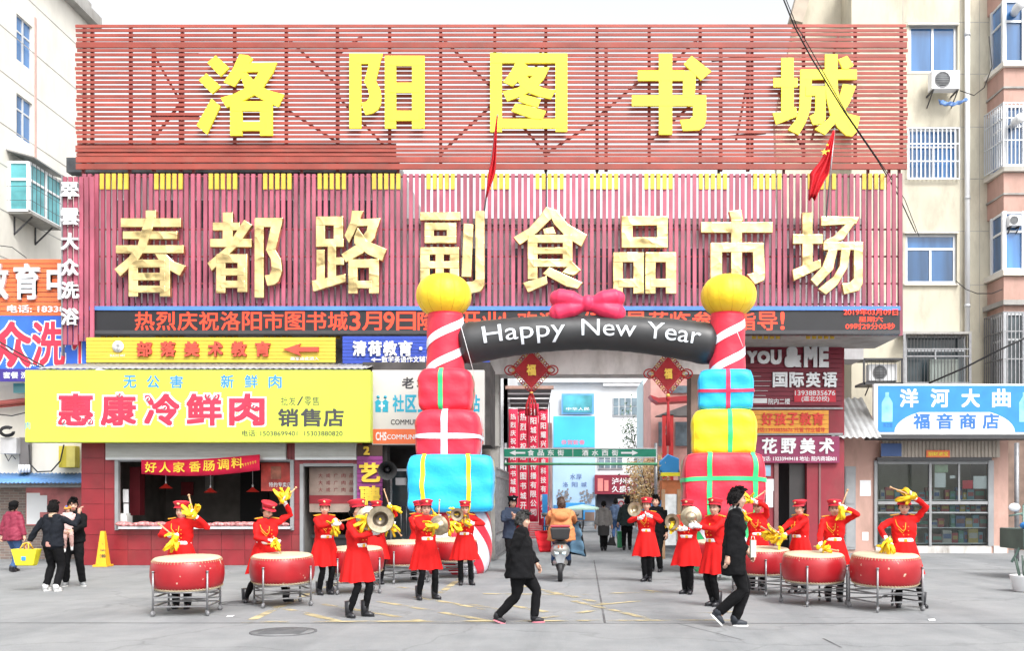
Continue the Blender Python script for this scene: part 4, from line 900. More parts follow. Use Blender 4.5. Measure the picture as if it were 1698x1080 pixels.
tc = thing('cloth_scrap', 'torn blue plastic sheet hanging below the upper air conditioner', 'plastic sheet', P(1580, 170, DA - .55))
q = MB(); vs = []
for i in range(13):
    x = 1556 + i * 4; y = 164 + 6 * math.sin(i * PI / 12) - i * .2
    for k in range(4): vs.append(P(x + k * .8, y + k * 3.2 * (1 - i / 18) + 1.3 * math.sin(i * 2.1 + k), DA - .5 + .08 * math.sin(i * 1.3 + k)))
q.add(vs, [(i * 4 + k, i * 4 + k + 1, i * 4 + k + 5, i * 4 + k + 4) for i in range(12) for k in range(3)], True); o = q.build('sheet', mat('pale_blue_plastic', (.14, .28, .62), .4, var=.4, scale=6), tc); o.modifiers.new('s', 'SOLIDIFY').thickness = .006
ac_unit('old air conditioning unit in a dark cage beside the maroon sign', 1441, 604, 1488, 632, 30.4)
cg = thing('cage', 'black iron cage round the old air conditioner beside the maroon sign', 'cage', P(1463, 636, 30.2))
q = MB()
for x in (1433, 1496): q.pbox(x - 1.5, 595, x + 1.5, 640, 30.2, .05)
q.pbox(1432, 594, 1497, 597, 30.2, .7); q.pbox(1432, 634, 1497, 638, 30.2, .9); q.build('frame', M_dark, cg)
for i in range(9):
    q = MB(); q.pbox(1438 + i * 6.6, 597, 1438.7 + i * 6.6, 634, 30.22, .02); q.build('bar', M_dark, cg)
ac_unit('black window box unit in the middle pink bay window', 1674, 356, 1694, 374, 30.7)
for i, (x, y, d) in enumerate(((1688, 12, 30.5), (1687, 200, 30.4))):
    p = P(x, y, d); t = thing('heater_flue', ('white exhaust pipe end sticking out of the top bay window', 'white round exhaust pipe end sticking out of the caged bay window')[i], 'pipe', p)
    q = MB(); q.tube([p + V((-.0, -.25, 0)), p + V((0, .1, .02)), p + V((.1, .5, .05))], [.13, .13, .12], 14); q.build('pipe', M_signw, t)
    q = MB(); q.ball(p + V((0, -.22, 0)), (.16, .1, .16), 14, 10); q.build('cap', M_signw, t)

# ================================================================== left: apartment block seen along its side
LX = -17.8
lb = thing('apartment_block', 'pale cream apartment block seen along its receding side wall on the left', 'building', (LX, 31, 0))
def yz(m, a, b, c, d): m.box(LX - .3, a, b, LX, c, d)
def YD(px): return LX * F / (px - CX)
wins = [(YD(30), 15.7, YD(52), 17.3), (YD(30), 12.62, YD(54), 14.2)]
wins = [(31.55, 16.1, 32.5, 17.6), (31.55, 13.6, 32.5, 15.0)]
q = MB(); wall_holes(q, 24, 0, 36.6, 19.6, yz, wins + [(31.3, 11.1, 32.9, 12.5)])
q.box(LX - 9, 36.3, 0, LX - .3, 36.6, 19.6); q.build('wall', M_offw, lb)
q = MB(); q.box(LX - 9, 24, 19.6, LX + .35, 36.7, 20.0); q.box(LX - .2, 24, 20.0, LX, 36.6, 20.5); q.build('roof_edge', M_conc, lb)
for z in (18.4, 16.95 - .2, 15.3, 13.9 - .25, 12.35, 10.9, 9.4): q = MB(); q.box(LX, 24, z, LX + .008, 36.5, z + .03); q.build('panel_joint', M_conc, lb)
for (a, b, c, d) in wins:
    w = MB(); x = LX - .12
    for y in (a, (a + c) / 2, c): w.box(x, y - .04, b, x + .06, y + .04, d)
    for z in (b, b + (d - b) * .66, d): w.box(x, a, z - .03, x + .055, c, z + .03)
    wo = w.build('window', M_alu, lb)
    for (p0, p1) in ((a, (a + c) / 2 - .002), ((a + c) / 2, c)):
        q = MB(); q.box(x + .02, p0, b, x + .03, p1, d); q.build('pane', M_glassb, wo)
    q = MB(); q.box(LX, c + .12, b - .7, LX + .03, c + .22, d + .4); q.build('red_strip', mat('faded_red_strip', (.55, .36, .32), .6), lb)
# glazed box bay
by = MB(); x0, x1, y0, y1, z0, z1 = LX, -17.15, 31.1, 33.05, 11.0, 12.55
for (x, y) in ((x1, y0), (x1, y1), (x0 + .03, y0), (x1, (y0 + y1) / 2)): by.box(x - .05, y - .05, z0, x + .05, y + .05, z1)
for z in (z0, z0 + 1.0, z1): by.bar((x0, y0, z), (x1, y0, z), .08); by.bar((x1, y0, z), (x1, y1, z), .08)
bo = by.build('box_window', M_signw, lb)
q = MB(); q.box(x0, y0 + .0, z0, x1 - .01, y0 + .02, z1); q.build('pane', M_glasst, bo)
for k in range(2):
    q = MB(); ya = y0 + .02 + (y1 - y0) * k / 2; q.box(x1 - .02, ya, z0, x1, ya + (y1 - y0) / 2 - .02, z1); q.build('pane', M_glasst, bo)
q = MB(); q.box(x0, y0, z0 - .1, x1 + .06, y1, z0 - .005); q.build('floor_slab', M_conc, bo)
q = MB(); q.poly([(x0, y0 - .15, z1 + .35), (x1 + .25, y0 - .15, z1 + .1), (x1 + .25, y1 + .1, z1 + .1), (x0, y1 + .1, z1 + .35)], (0, 0, 1), .04); q.build('awning', M_corr, bo)
for i in range(9):
    y = y0 + (y1 - y0) * i / 8; q = MB(); q.bar((x1 + .12, y, z0), (x1 + .12, y, z1), .012); q.build('guard_bar', M_dark, bo)
for z in (z0 + .3, z0 + .75):
    q = MB(); q.bar((x0, y0 - .1, z), (x1 + .12, y0 - .1, z), .012); q.bar((x1 + .12, y0 - .1, z), (x1 + .12, y1, z), .012); q.build('guard_bar', M_dark, bo)
for y in (y0 + .3, y1 - .4): q = MB(); q.bar((x0, y, z0 - .7), (x1 - .05, y, z0 - .12), .04); q.bar((x0 + .02, y, z0 - .7), (x0 + .02, y, z0 - .12), .04); q.build('bracket', M_dark, bo)

# ================================================================== left foreground buildings
DL = 26.9
lw = thing('bath_house', 'cream bath house wall with brick lower storey at the left edge', 'building', (X(60, DL), DL, 0))
q = MB(); q.box(X(-80, DL), DL, Z(805, DL), X(150, DL), DL + .3, Z(430, DL)); q.build('upper_wall', M_offw, lw)
mb_ = bpy.data.materials.new('brickwork'); mb_.use_nodes = True; n_ = mb_.node_tree.nodes; l_ = mb_.node_tree.links
tx = n_.new('ShaderNodeTexBrick'); tx.inputs['Scale'].default_value = 1; tx.inputs['Brick Width'].default_value = .25; tx.inputs['Row Height'].default_value = .075; tx.inputs['Mortar Size'].default_value = .008
tx.inputs['Color1'].default_value = (.26, .19, .16, 1); tx.inputs['Color2'].default_value = (.18, .14, .125, 1); tx.inputs['Mortar'].default_value = (.30, .28, .26, 1)
tc_ = n_.new('ShaderNodeTexCoord'); mp_ = n_.new('ShaderNodeMapping'); mp_.inputs['Rotation'].default_value = (R(90), 0, 0)
l_.new(tc_.outputs['Object'], mp_.inputs[0]); l_.new(mp_.outputs[0], tx.inputs[0]); l_.new(tx.outputs[0], n_['Principled BSDF'].inputs[0]); n_['Principled BSDF'].inputs['Roughness'].default_value = .9
bp_ = n_.new('ShaderNodeBump'); bp_.inputs['Distance'].default_value = .01; bp_.invert = True; l_.new(tx.outputs[1], bp_.inputs['Height']); l_.new(bp_.outputs[0], n_['Principled BSDF'].inputs['Normal'])
q = MB(); q.box(X(-80, DL), DL, 0, X(150, DL), DL + .3, Z(805, DL) - .004); q.build('brick_wall', mb_, lw)
q = MB(); corrug(q, 0, 0, 26.0, Z(801, 26.0), 26.9, Z(801, 26) + .28, .11, .02, x0=X(-60, 26), x1=X(134, 26)); q.build('awning', mat('awning_blue', (.10, .24, .50), .5, var=.5, scale=.5), lw)
q = MB(); q.pbox(-40, 805, 134, 809, 26.5, .3); q.build('awning_beam', M_conc, lw)
po = MB(); po.pbox(43, 808, 160, 872, DL - .03, .025); p_ = tag(po.build('wall_poster', mat('faded_poster', (.50, .16, .16), .7, var=.45, scale=1.6, dirt=.3)), 'torn faded red poster on the brick wall behind the pedestrians', 'poster')
q = MB(); q.pbox(44, 818, 66, 870, DL - .036, .006); q.pbox(66, 822, 78, 850, DL - .036, .006); q.build('torn_paper', M_signw, p_, base=(0, 0, 0))
sg = thing('training_school_sign', 'orange striped slatted sign with white characters and a phone number at the left edge', 'sign', (X(40, 26.2), 26.2, Z(524, 26.2)))
for i in range(12):
    y = 430 + i * 7.9; q = MB(); q.pbox(-70, y, 101, y + 6.6, 26.3, .04); q.build('slat', M_orange, sg)
q = MB(); q.pbox(-70, 430, 101, 524, 26.36, .03); q.build('backing', M_signw, sg)
for ch, xa, xb in (('教', -28, 16), ('育', 25, 68), ('中', 80, 122)): q = MB(); letter(q, ch, xa, 438, xb, 498, 26.3, .08, bold=1, amt=.05); q.build('character', mat('silver_letter', 0), sg)
q = MB(); letter(q, '电话: 18338', 12, 506, 108, 519, 26.298, .01, bold=1, amt=.04); q.build('phone_number', M_signw, sg)
sg = thing('bath_sign', 'blue canvas bath house sign with big red characters outlined white at the left edge', 'sign', (X(40, 25.9), 25.9, Z(633, 25.9)))
q = MB(); q.pbox(-70, 524, 142, 612, 25.9, .05); q.pbox(-70, 612, 142, 633, 25.9, .05, 1); q.build('canvas', [mat('royal_blue', (.03, .13, .62), .5, var=.35, scale=.7), mat('navy_band', (.05, .03, .25), .5)], sg)
q = MB(); R3 = (('众', -14, 52, 533, 610), ('洗', 53, 108, 533, 607), ('浴', 118, 175, 540, 606))
q2 = MB()
for ch, a_, b_, c_, d_ in R3:
    if ch == '浴': continue
    letter(q, ch, a_ - 2, c_ - 2, b_ + 2, d_ + 2, 25.897, 0, bold=2, amt=.05); letter(q2, ch, a_, c_, b_, d_, 25.888, 0, bold=2, amt=.025)
letter(q, '亻', 118, 540, 142, 606, 25.897, 0, bold=2, amt=.04); letter(q2, '亻', 120, 542, 140, 604, 25.888, 0, bold=2, amt=.02)
letter(q, '套餐 洗浴', 5, 617, 60, 628, 25.897, 0, bold=1, amt=.03); q.build('white_outline', M_signw, sg); q2.build('red_characters', M_sr, sg)
# pipes and boxes on the left wall
q = MB(); q.tube([P(-30, 672, 26.5), P(45, 664, 26.5)], .07, 10); q.tube([P(-30, 678, 26.6), P(45, 670, 26.6)], .04, 10); q.build('red_pipe', mat('red_pipe', (.50, .12, .10), .5), lw)
t = thing('junction_box', 'pale grey electric box with coiled cables on the left wall', 'electric box', P(14, 752, 26.5))
q = MB(); q.pbox(0, 726, 27, 753, 26.5, .3); q.build('box', M_wgrey, t, bevel=.01)
for k in range(5):
    q = MB(); q.tube([P(12 + (13 - k) * math.cos(a) + rnd.uniform(-1, 1), 716 + (9 - k) * math.sin(a), 26.45 - .01 * k) for a in [2 * PI * i / 14 for i in range(13)]], .016, 5); q.build('cable_coil', M_black, t)
q = MB(); q.tube([P(8, 753, 26.4), P(14, 765, 26.4), P(20, 755, 26.4), P(26, 762, 26.45)], .015, 5); q.build('cable', M_black, t)
q = MB(); q.pbox(32, 726, 48, 784, 26.7, .15); tag(q.build('wall_duct', mat('dark_duct', (.16, .15, .15), .7)), 'dark grey duct on the cream wall beside the electric box', 'duct')
for i in range(4):
    q = MB(); q.tube([P(33 + i * 5, 771, 26.55), P(33 + i * 5, 784, 26.55)], .035, 8); tag(q.build('vent_pipe', M_signw), '%s short white pipe stub under the dark duct' % ['leftmost', 'second', 'third', 'rightmost'][i], 'pipe', 'pipe stubs on the left wall')
t = thing('meter_cabinet', 'yellow gas meter cabinet on the left wall', 'cabinet', P(110, 778, 26.6))
q = MB(); q.pbox(97, 740, 125, 776, 26.6, .25); q.build('casing', mat('meter_yellow', (.66, .54, .05), .5), t, bevel=.01)
q = MB(); q.pbox(110, 741, 124, 775, 26.585, .012); q.build('door', mat('meter_pale_yellow', (.72, .62, .16), .5), t)
q = MB(); q.pbox(22, 636, 42, 652, 26.4, .3); tag(q.build('small_canopy_box', M_glasst), 'small teal glazed box under the blue bath sign', 'box')
q = MB(); q.tube([P(48, 738, 26.5), P(50, 770, 26.5), P(62, 783, 26.5), P(85, 782, 26.5), P(100, 765, 26.5), P(106, 738, 26.5)], .02, 6); tag(q.build('hanging_cable', M_black), 'black cable looping down the cream wall left of the red tiles', 'cable')

# the street front goes on beyond the right edge
nb = thing('corner_house', 'cream corner house continuing the street front at the right edge', 'building', (X(1850, 31), 31, 0))
q = MB(); wall_holes(q, X(1762, 31.2), 0, X(2300, 31.2), 9.5, lambda m, a, b, c, d: m.box(a, 31.2, b, c, 31.5, d), [(18 + i * 3.2, z, 19.6 + i * 3.2, z + 1.5) for i in range(3) for z in (4, 7)]); q.box(X(1762, 31.2), 31.5, 0, X(1762, 31.2) + .3, 38, 9.5); q.build('wall', M_cream, nb)
for i in range(3):
    for z in (4, 7):
        q = MB(); q.box(18 + i * 3.2, 31.32, z, 19.6 + i * 3.2, 31.36, z + 1.5); q.build('window', M_glassb, nb)

# ================================================================== street behind the gate
M_far = mat('far_white_wall', (.66, .68, .70), .8, var=.03)
fb = thing('office_block', 'pale grey white block closing the street behind the gate', 'building', (X(980, 62), 62, 0))
D_ = 62.0
q = MB(); q.box(X(700, D_), D_, 0, X(1400, D_), D_ + 12, Z(622, D_)); q.build('wall', M_far, fb)
q = MB(); q.pbox(840, 622, 1075, 634, D_ - .4, .4); q.pbox(1000, 634, 1062, 640, D_ - .3, .3); q.build('cornice', M_signw, fb)
for (x0, y0, x1, y1) in ((1016, 659, 1058, 690), (992, 748, 1034, 778), (1063, 662, 1075, 690)):
    w = MB(); w.pbox(x0, y0, x1, y1, D_ - .1, .09); wo = w.build('window', M_signw, fb)
    nx = 4 if x1 - x0 > 20 else 1
    for i in range(nx):
        for k in range(2):
            a = x0 + 1.2 + (x1 - x0 - 1.5) / nx * i; b = y0 + 1.2 + (y1 - y0 - 1.5) / 2 * k
            q = MB(); q.pbox(a, b, a + (x1 - x0) / nx - 2, b + (y1 - y0) / 2 - 2, D_ - .14, .03); q.build('pane', mat('far_glass', (.18, .24, .28), .2, var=.3), wo)
q = MB(); q.pbox(990, 818, 1062, 866, D_ - .5, .4); q.build('shop_opening', mat('far_dark', (.05, .05, .06), .8), fb)
def board(name, label, cat_, x0, y0, x1, y1, D, m, th=.12):
    t = thing(name, label, cat_, P((x0 + x1) / 2, y1, D)); q = MB(); q.pbox(x0, y0, x1, y1, D, th); q.build('board', m, t); return t
t = board('framed_poster', 'small teal framed poster high on the far white block', 'poster', 931, 653, 985, 687, 61.6, mat('frame_blue', (.12, .34, .60), .5))
q = MB(); q.pbox(934, 656, 982, 684, 61.55, .04); q.build('picture', mat('poster_teal', (.06, .30, .36), .5, var=.5, scale=.8), t)
q = MB(); row(q, '中华人民', 938, 676, 978, 681, 61.54, th=0, bold=1); q.build('lettering', M_signw, t)
t = board('large_poster', 'tall blue poster with bare trees and white sky on the far block', 'poster', 917, 690, 987, 866, 61.2, mat('poster_paleblue', (.38, .55, .74), .5, var=.15, scale=.2))
q = MB(); q.pbox(918, 691, 986, 742, 61.15, .04); q.build('sky_picture', mat('poster_cyan', (.05, .45, .70), .5, var=.15, scale=.4), t)
q = MB(); q.pbox(918, 838, 986, 850, 61.15, .04); q.build('lake_picture', mat('poster_lake', (.06, .20, .42), .5, var=.4, scale=.6), t)
q = MB(); q.pbox(918, 850, 986, 865, 61.15, .04); q.build('shore_picture', mat('poster_brown', (.22, .15, .12), .5, var=.4, scale=.6), t)
for xc in (935, 972):
    q = MB()
    for k in range(34):
        a = rnd.uniform(0, 2 * PI); r = rnd.uniform(2, 13); q.pbox(xc + r * math.cos(a) - 1.4, 822 + r * math.sin(a) * 1.1 - 1.4, xc + r * math.cos(a) + 1.4, 822 + r * math.sin(a) * 1.1 + 1.4, 61.14 - k * .0006, .01)
    q.build('tree_picture', mat('poster_tree', (.20, .18, .18), .6), t)
q = MB(); row(q, '水岸', 945, 786, 965, 796, 61.15, th=0); row(q, '洛阳城', 930, 800, 976, 808, 61.15, gap=.4, th=0); q.build('lettering', mat('navy_print', (.05, .08, .25), .6), t)
q = MB(); row(q, '恭贺新春', 930, 730, 970, 738, 61.14, th=0, gap=.1, bold=1); q.build('red_lettering', mat('pink_print', (.7, .2, .3), .6), t)
t = board('liquor_sign', 'maroon shop sign with white characters on the far block', 'sign', 986, 788, 1064, 820, 61.0, M_maroon)
q = MB(); row(q, '泸州老窖', 1014, 793, 1064, 804, 60.98, th=0, bold=1, gap=.1); row(q, '久盛名酒', 1014, 806, 1064, 817, 60.98, th=0, bold=1, gap=.1); q.build('lettering', M_signw, t)
q = MB(); q.pbox(991, 794, 1000, 815, 60.97, .03); q.pbox(1002, 797, 1009, 815, 60.97, .03); q.build('emblem', mat('emblem_pink', (.68, .22, .2), .5), t)
t = board('road_sign', 'white and red square notice standing in front of the far shop', 'sign', 1022, 828, 1038, 844, 52, M_signw, .04)
q = MB(); q.lathe([(.17, 0), (.17, .02), (.11, .02), (.11, 0)], 16, P(1030, 836, 51.97), rot=Matrix.Rotation(R(90), 3, 'X'), cap=False); q.build('ring', M_signr, t)
q = MB(); q.pbox(1029, 844, 1031, 880.5, 52, .04); q.build('pole', M_steel, t)

# left inner side: market hall edge with vertical banners
t = thing('inner_market_hall', 'white inner market building with a dark slatted canopy behind the left pier', 'building', (X(845, 40), 40, 0))
q = MB(); q.box(X(780, 42), 42, 0, X(845, 42), 60, Z(600, 42)); q.box(X(835, 42), 42, 0, X(842, 42), 43, Z(560, 42)); q.build('wall', M_far, t)
q = MB(); q.poly([P(842, 645, 41), P(915, 644, 41), P(906, 690, 44), P(842, 690, 44)], (0, 1, .1), .1); q.build('canopy_deck', mat('canopy_dark', (.13, .13, .14), .6), t)
for i in range(5):
    q = MB(); q.pbox(842, 652 + i * 8, 913 - i * 2, 654 + i * 8, 40.8, .1); q.build('canopy_slat', M_signw, t)
q = MB(); q.pbox(838, 640, 918, 645, 40.6, .3); q.build('canopy_edge', M_pink, t)
q = MB(); q.box(X(842, 44), 44.5, 0, X(915, 44), 45, Z(700, 44)); q.build('shop_front', mat('inner_front', (.35, .22, .22), .8, var=.4, scale=.8), t)
D_ = 38.0
BT = ['热烈庆祝洛阳图书城隆重开业', '热烈庆祝洛阳图书城开业', '洛阳城兴文化传播有限公司', '洛阳耀兴信息科技有限公司']
for i, (x0, x1, y0, y1) in enumerate(((843, 859, 679, 868), (859, 876, 678, 872), (876, 893, 670, 866), (893, 909, 678, 872))):
    bt = thing('hanging_banner', ['leftmost', 'second', 'third', 'rightmost'][i] + ' of four long red banners with white characters behind the gate', 'banner', P((x0 + x1) / 2, y1, D_), 'vertical red banners behind the gate')
    q = MB(); vs = []
    for k in range(13):
        y = y0 + (y1 - y0) * k / 12
        for m_ in range(4): vs.append(P(x0 + .4 + (x1 - x0 - .8) * m_ / 3 + .5 * math.sin(k * .8 + i), y, D_ + .03 * math.sin(k * 1.1 + m_ * 1.7 + i) + .1 * (i % 2)))
    q.add(vs, [(k * 4 + m_, k * 4 + m_ + 1, k * 4 + m_ + 5, k * 4 + m_ + 4) for k in range(12) for m_ in range(3)], True); o = q.build('cloth', mat('banner_bright_red', (.72, .04, .09), .75, var=.1), bt); o.modifiers.new('s', 'SOLIDIFY').thickness = .01
    q = MB(); nn = len(BT[i]); st = (y1 - y0 - 14) / nn
    for k, ch in enumerate(BT[i]): letter(q, ch, x0 + 3.5, y0 + 8 + k * st, x1 - 3.5, y0 + 8 + k * st + st * .72, D_, 0, bold=1, amt=.03, off=.06 - .1 * (i % 2))
    q.build('lettering', M_signw, bt)
    q = MB(); q.tube([P(x0, y0, D_ + .05), P(x1, y0, D_ + .05)], .03, 6); q.build('top_rod', M_steel, bt)
q = MB(); q.pbox(842, 668, 912, 670, D_ + .2, .08); q.pbox(842, 668, 843.5, 878, D_ + .2, .08); q.pbox(910.5, 668, 912, 897, D_ + .2, .08); tag(q.build('banner_frame', M_steel), 'thin steel frame carrying the long red banners', 'frame')
q = MB(); q.pbox(899, 820, 908, 852, 37.6, .04); q.pbox(902, 852, 904, 898, 37.6, .04); tag(q.build('notice_stand', M_sky), 'small blue notice board on a post below the red banners', 'notice board')
q = MB()
for k in range(9): q.pbox(878, 868 + k * 3, 898, 869.6 + k * 3, 37.9, .03)
q.pbox(876, 866, 878, 896, 37.9, .04); q.pbox(898, 866, 900, 896, 37.9, .04); tag(q.build('step_rack', M_signr), 'red slatted rack standing below the red banners', 'rack')

# green street sign across the lane
D_ = 36.0
gs_ = thing('street_sign', 'long green direction sign with white arrows hung across the lane', 'sign', P(962, 773, D_))
q = MB(); q.pbox(836, 745, 1088, 758, D_, .06); q.build('board', mat('sign_green', (.02, .24, .15), .5), gs_)
q = MB(); q.tube([P(836, 770, D_ + .05), P(1090, 770, D_ + .05)], .05, 10); q.build('pipe', mat('pipe_green', (.10, .36, .18), .5), gs_)
q = MB(); q.pbox(836, 743.6, 1088, 744.8, D_ - .01, .08); q.pbox(836, 758.2, 1088, 759.4, D_ - .01, .08); q.pbox(949.5, 745, 950.3, 758, D_ - .012, .01)
q.build('edge', M_signw, gs_)
for x in (838, 1088):
    q = MB(); q.tube([(X(x, D_), D_ + .1, 0), (X(x, D_), D_ + .1, Z(735, D_))], .06, 10); q.build('post', M_steel, gs_)
q = MB(); row(q, '食品东街', 872, 746.5, 938, 756.5, D_, gap=.35, th=0, bold=1, amt=.05); row(q, '酒水西街', 962, 746.5, 1028, 756.5, D_, gap=.35, th=0, bold=1, amt=.05)
q.poly([P(x, y, D_ - .003) for x, y in ((845, 751.5), (855, 747), (855, 750), (871, 750), (871, 753), (855, 753), (855, 756))], (0, -1, 0), .003)
q.poly([P(x, y, D_ - .003) for x, y in ((1058, 751.5), (1048, 747), (1048, 750), (1030, 750), (1030, 753), (1048, 753), (1048, 756))], (0, -1, 0), .003)
q.build('lettering', M_signw, gs_)

# right inner side: red and pink gateway building
rg = thing('red_gateway', 'pink building with red eaves and columns behind the right pier', 'building', (X(1110, 44), 44, 0))
M_salm = mat('salmon_wall', (.74, .42, .38), .8, var=.1)
q = MB(); q.box(X(1079, 46), 46, 0, X(1230, 46), 54, Z(622, 46)); q.build('wall', M_salm, rg)
q = MB(); q.poly([P(1078, 655, 44), P(1083, 662, 44), P(1092, 668, 44), P(1160, 664, 44), P(1160, 655, 44), P(1092, 660, 44)], (0, 1, 0), 1.2); q.build('eave', mat('eave_red', (.50, .05, .06), .5), rg)
q = MB(); q.poly([P(1088, 690, 43), P(1160, 664, 43), P(1160, 690, 43)], (0, 1, 0), .8); q.build('soffit', mat('eave_grey', (.20, .19, .19), .7), rg)
for x in (1113, 1102):
    q = MB(); q.box(X(x, 43) - .1, 43, 0, X(x, 43) + .1, 43.2, Z(688, 43)); q.build('column', mat('column_red', (.68, .05, .05), .5), rg)
for (x0, y0, x1, y1) in ((1108, 640, 1140, 652), (1092, 700, 1100, 740), (1120, 700, 1142, 740)):
    q = MB(); q.pbox(x0, y0, x1, y1, 45.9, .09); q.build('window', mat('far_glass', 0), rg)
q = MB(); q.box(X(1066, 50), 50, 0, X(1080, 50), 54, Z(630, 50)); q.build('pale_tower', mat('pale_cyan_wall', (.60, .74, .78), .8, var=.03), rg)
q = MB(); letter(q, '烤鸭', 1104, 702, 1110, 722, 42.98, .02, bold=1); q.build('lettering', M_signw, rg)
# stall clutter under it
t = thing('stall_tarp', 'blue and white stall tarpaulins under the red eave', 'tarpaulin', (X(1112, 41), 41, 0))
q = MB(); q.poly([P(1094, 768, 41), P(1108, 755, 41), P(1126, 762, 41), P(1126, 786, 41), P(1094, 786, 41)], (0, 1, .2), .3); q.build('tarp', M_sky, t)
q = MB()
for x in (1095, 1125): q.box(X(x, 41), 41, 0, X(x, 41) + .05, 41.05, Z(780, 41))
q.build('pole', M_steel, t)
t = thing('food_stall', 'orange stall front with yellow fascia behind the brown gate leaf', 'stall', (X(1112, 40), 40, 0))
q = MB(); q.box(X(1098, 40), 40, 0, X(1130, 40), 41, Z(797, 40)); q.build('front', mat('stall_orange', (.62, .20, .08), .6, var=.4, scale=1.2), t)
q = MB(); q.pbox(1096, 784, 1132, 790, 39.8, .2); q.build('fascia', M_yel, t)
q = MB(); q.lathe([(1.3, -.25), (.9, .05), (.02, .3)], 14, P(1120, 838, 34)); tag(q.build('parasol', mat('parasol_blue', (.10, .28, .62), .6, var=.3)), 'blue and white parasol top behind the brown gate leaf', 'parasol')
q = MB(); q.tube([P(1120, 838, 34), (P(1120, 838, 34).x, 34, 0)], .03, 6); q.build('pole', M_steel, bpy.data.objects['parasol'], base=(0, 0, 0))
t = thing('parasol', 'flat pale green parasol in front of the far shops', 'parasol', (X(966, 50), 50, 0))
q = MB(); q.lathe([(1.2, 0), (.7, .16), (.02, .28)], 14, (X(966, 50), 50, Z(846, 50)), sx=1); q.build('canopy', mat('parasol_green', (.40, .60, .52), .6), t)
q = MB(); q.tube([(X(966, 50), 50, 0), (X(966, 50), 50, Z(846, 50))], .03, 6); q.build('pole', M_steel, t)

# small trees: dry golden one by the right pier, evergreen against the far wall
def tree(label, base, h, cr, cz, mleaf, n, leaf, group=None):
    t = thing('tree', label, 'tree', base)
    q = MB(); b = V(base); pts = [b + V((.06 * math.sin(k * 1.3), .05 * math.cos(k), h * .6 * k / 6)) for k in range(7)]; q.tube(pts, [.11 - .012 * k for k in range(7)], 8)
    for k in range(12):
        a = rnd.uniform(0, 2 * PI); s_ = b + V((0, 0, h * rnd.uniform(.3, .6))); e = b + V((cr * .8 * math.cos(a), cr * .8 * math.sin(a), h * rnd.uniform(.6, .98)))
        q.tube([s_, s_.lerp(e, .5) + V((0, 0, .1)), e], [.04, .025, .01], 5)
    q.build('trunk', mat('bark', (.13, .10, .08), .9), t)
    q = MB()
    cl = [(rnd.uniform(-1, 1), rnd.uniform(-1, 1), rnd.uniform(-1, 1)) for _ in range(26)]
    for k in range(n):
        c = rnd.choice(cl); d = V(c) * .75 + V([rnd.gauss(0, .2) for _ in range(3)])
        p = b + V((d.x * cr, d.y * cr, cz + d.z * (h - cz)))
        u = V([rnd.gauss(0, 1) for _ in range(3)]).normalized(); w_ = u.orthogonal().normalized(); s_ = leaf * rnd.uniform(.6, 1.3)
        q.add([p - u * s_, p + w_ * s_ * .45, p + u * s_, p - w_ * s_ * .45], [(0, 1, 2, 3)], m=rnd.randint(0, 1))
    q.build('crown', mleaf, t)
tree('small dry golden leaved tree beside the right pier', (X(1078, 42), 42, 0), 3.6, .95, 2.4, [mat('dry_leaf', (.55, .36, .16), .8), mat('dry_leaf_pale', (.66, .52, .32), .8)], 2600, .07)
tree('dark green conifer against the far white block', (X(1062, 56), 56, 0), 7.4, 1.1, 4.5, [mat('leaf_green', (.05, .10, .05), .8), mat('leaf_green_pale', (.16, .22, .14), .8)], 900, .1)
# parked light truck front in the lane
t = thing('delivery_tricycle', 'blue covered delivery tricycle parked in the far lane', 'tricycle', (X(950, 56), 56, 0))
x = X(950, 56); q = MB(); q.box(x - .7, 56, .5, x + .7, 57.6, 1.5); q.build('cargo_box', M_sky, t, bevel=.03)
q = MB(); q.box(x - .55, 55.5, .6, x + .55, 56, 1.1); q.build('front_panel', M_grey, t, bevel=.05)
for dx in (-.6, .6, 0):
    q = MB(); q.lathe([(.28, -.05), (.28, .05)], 18, (x + dx, 57 if dx else 55.6, .28), rot=Matrix.Rotation(R(90), 3, 'Y')); q.build('wheel', M_black, t)

# ================================================================== voxel union used for soft bodies (one continuous surface)
def fuse(mb, vox, smooth=3, keep=None, wr=0):
    me = mb.mesh('tmp', ()); o = bpy.data.objects.new('tmp', me); C.objects.link(o)
    r = o.modifiers.new('r', 'REMESH'); r.mode = 'VOXEL'; r.voxel_size = vox; r.use_smooth_shade = True
    if smooth:
        s = o.modifiers.new('s', 'SMOOTH'); s.factor = .5; s.iterations = smooth
    dg = bpy.context.evaluated_depsgraph_get(); ev = o.evaluated_get(dg).to_mesh()
    vv = [v.co.copy() for v in ev.vertices]
    if wr:
        ox = rnd.uniform(0, 50)
        vv = [v + MN.noise_vector(V((v.x * 9 + ox, v.y * 9, v.z * 15 + v.x * 7))) * wr for v in vv]
    out = MB(); out.add([tuple(v) for v in vv], [tuple(p.vertices) for p in ev.polygons], True)
    o.evaluated_get(dg).to_mesh_clear()
    bpy.data.objects.remove(o); bpy.data.meshes.remove(me)
    return out

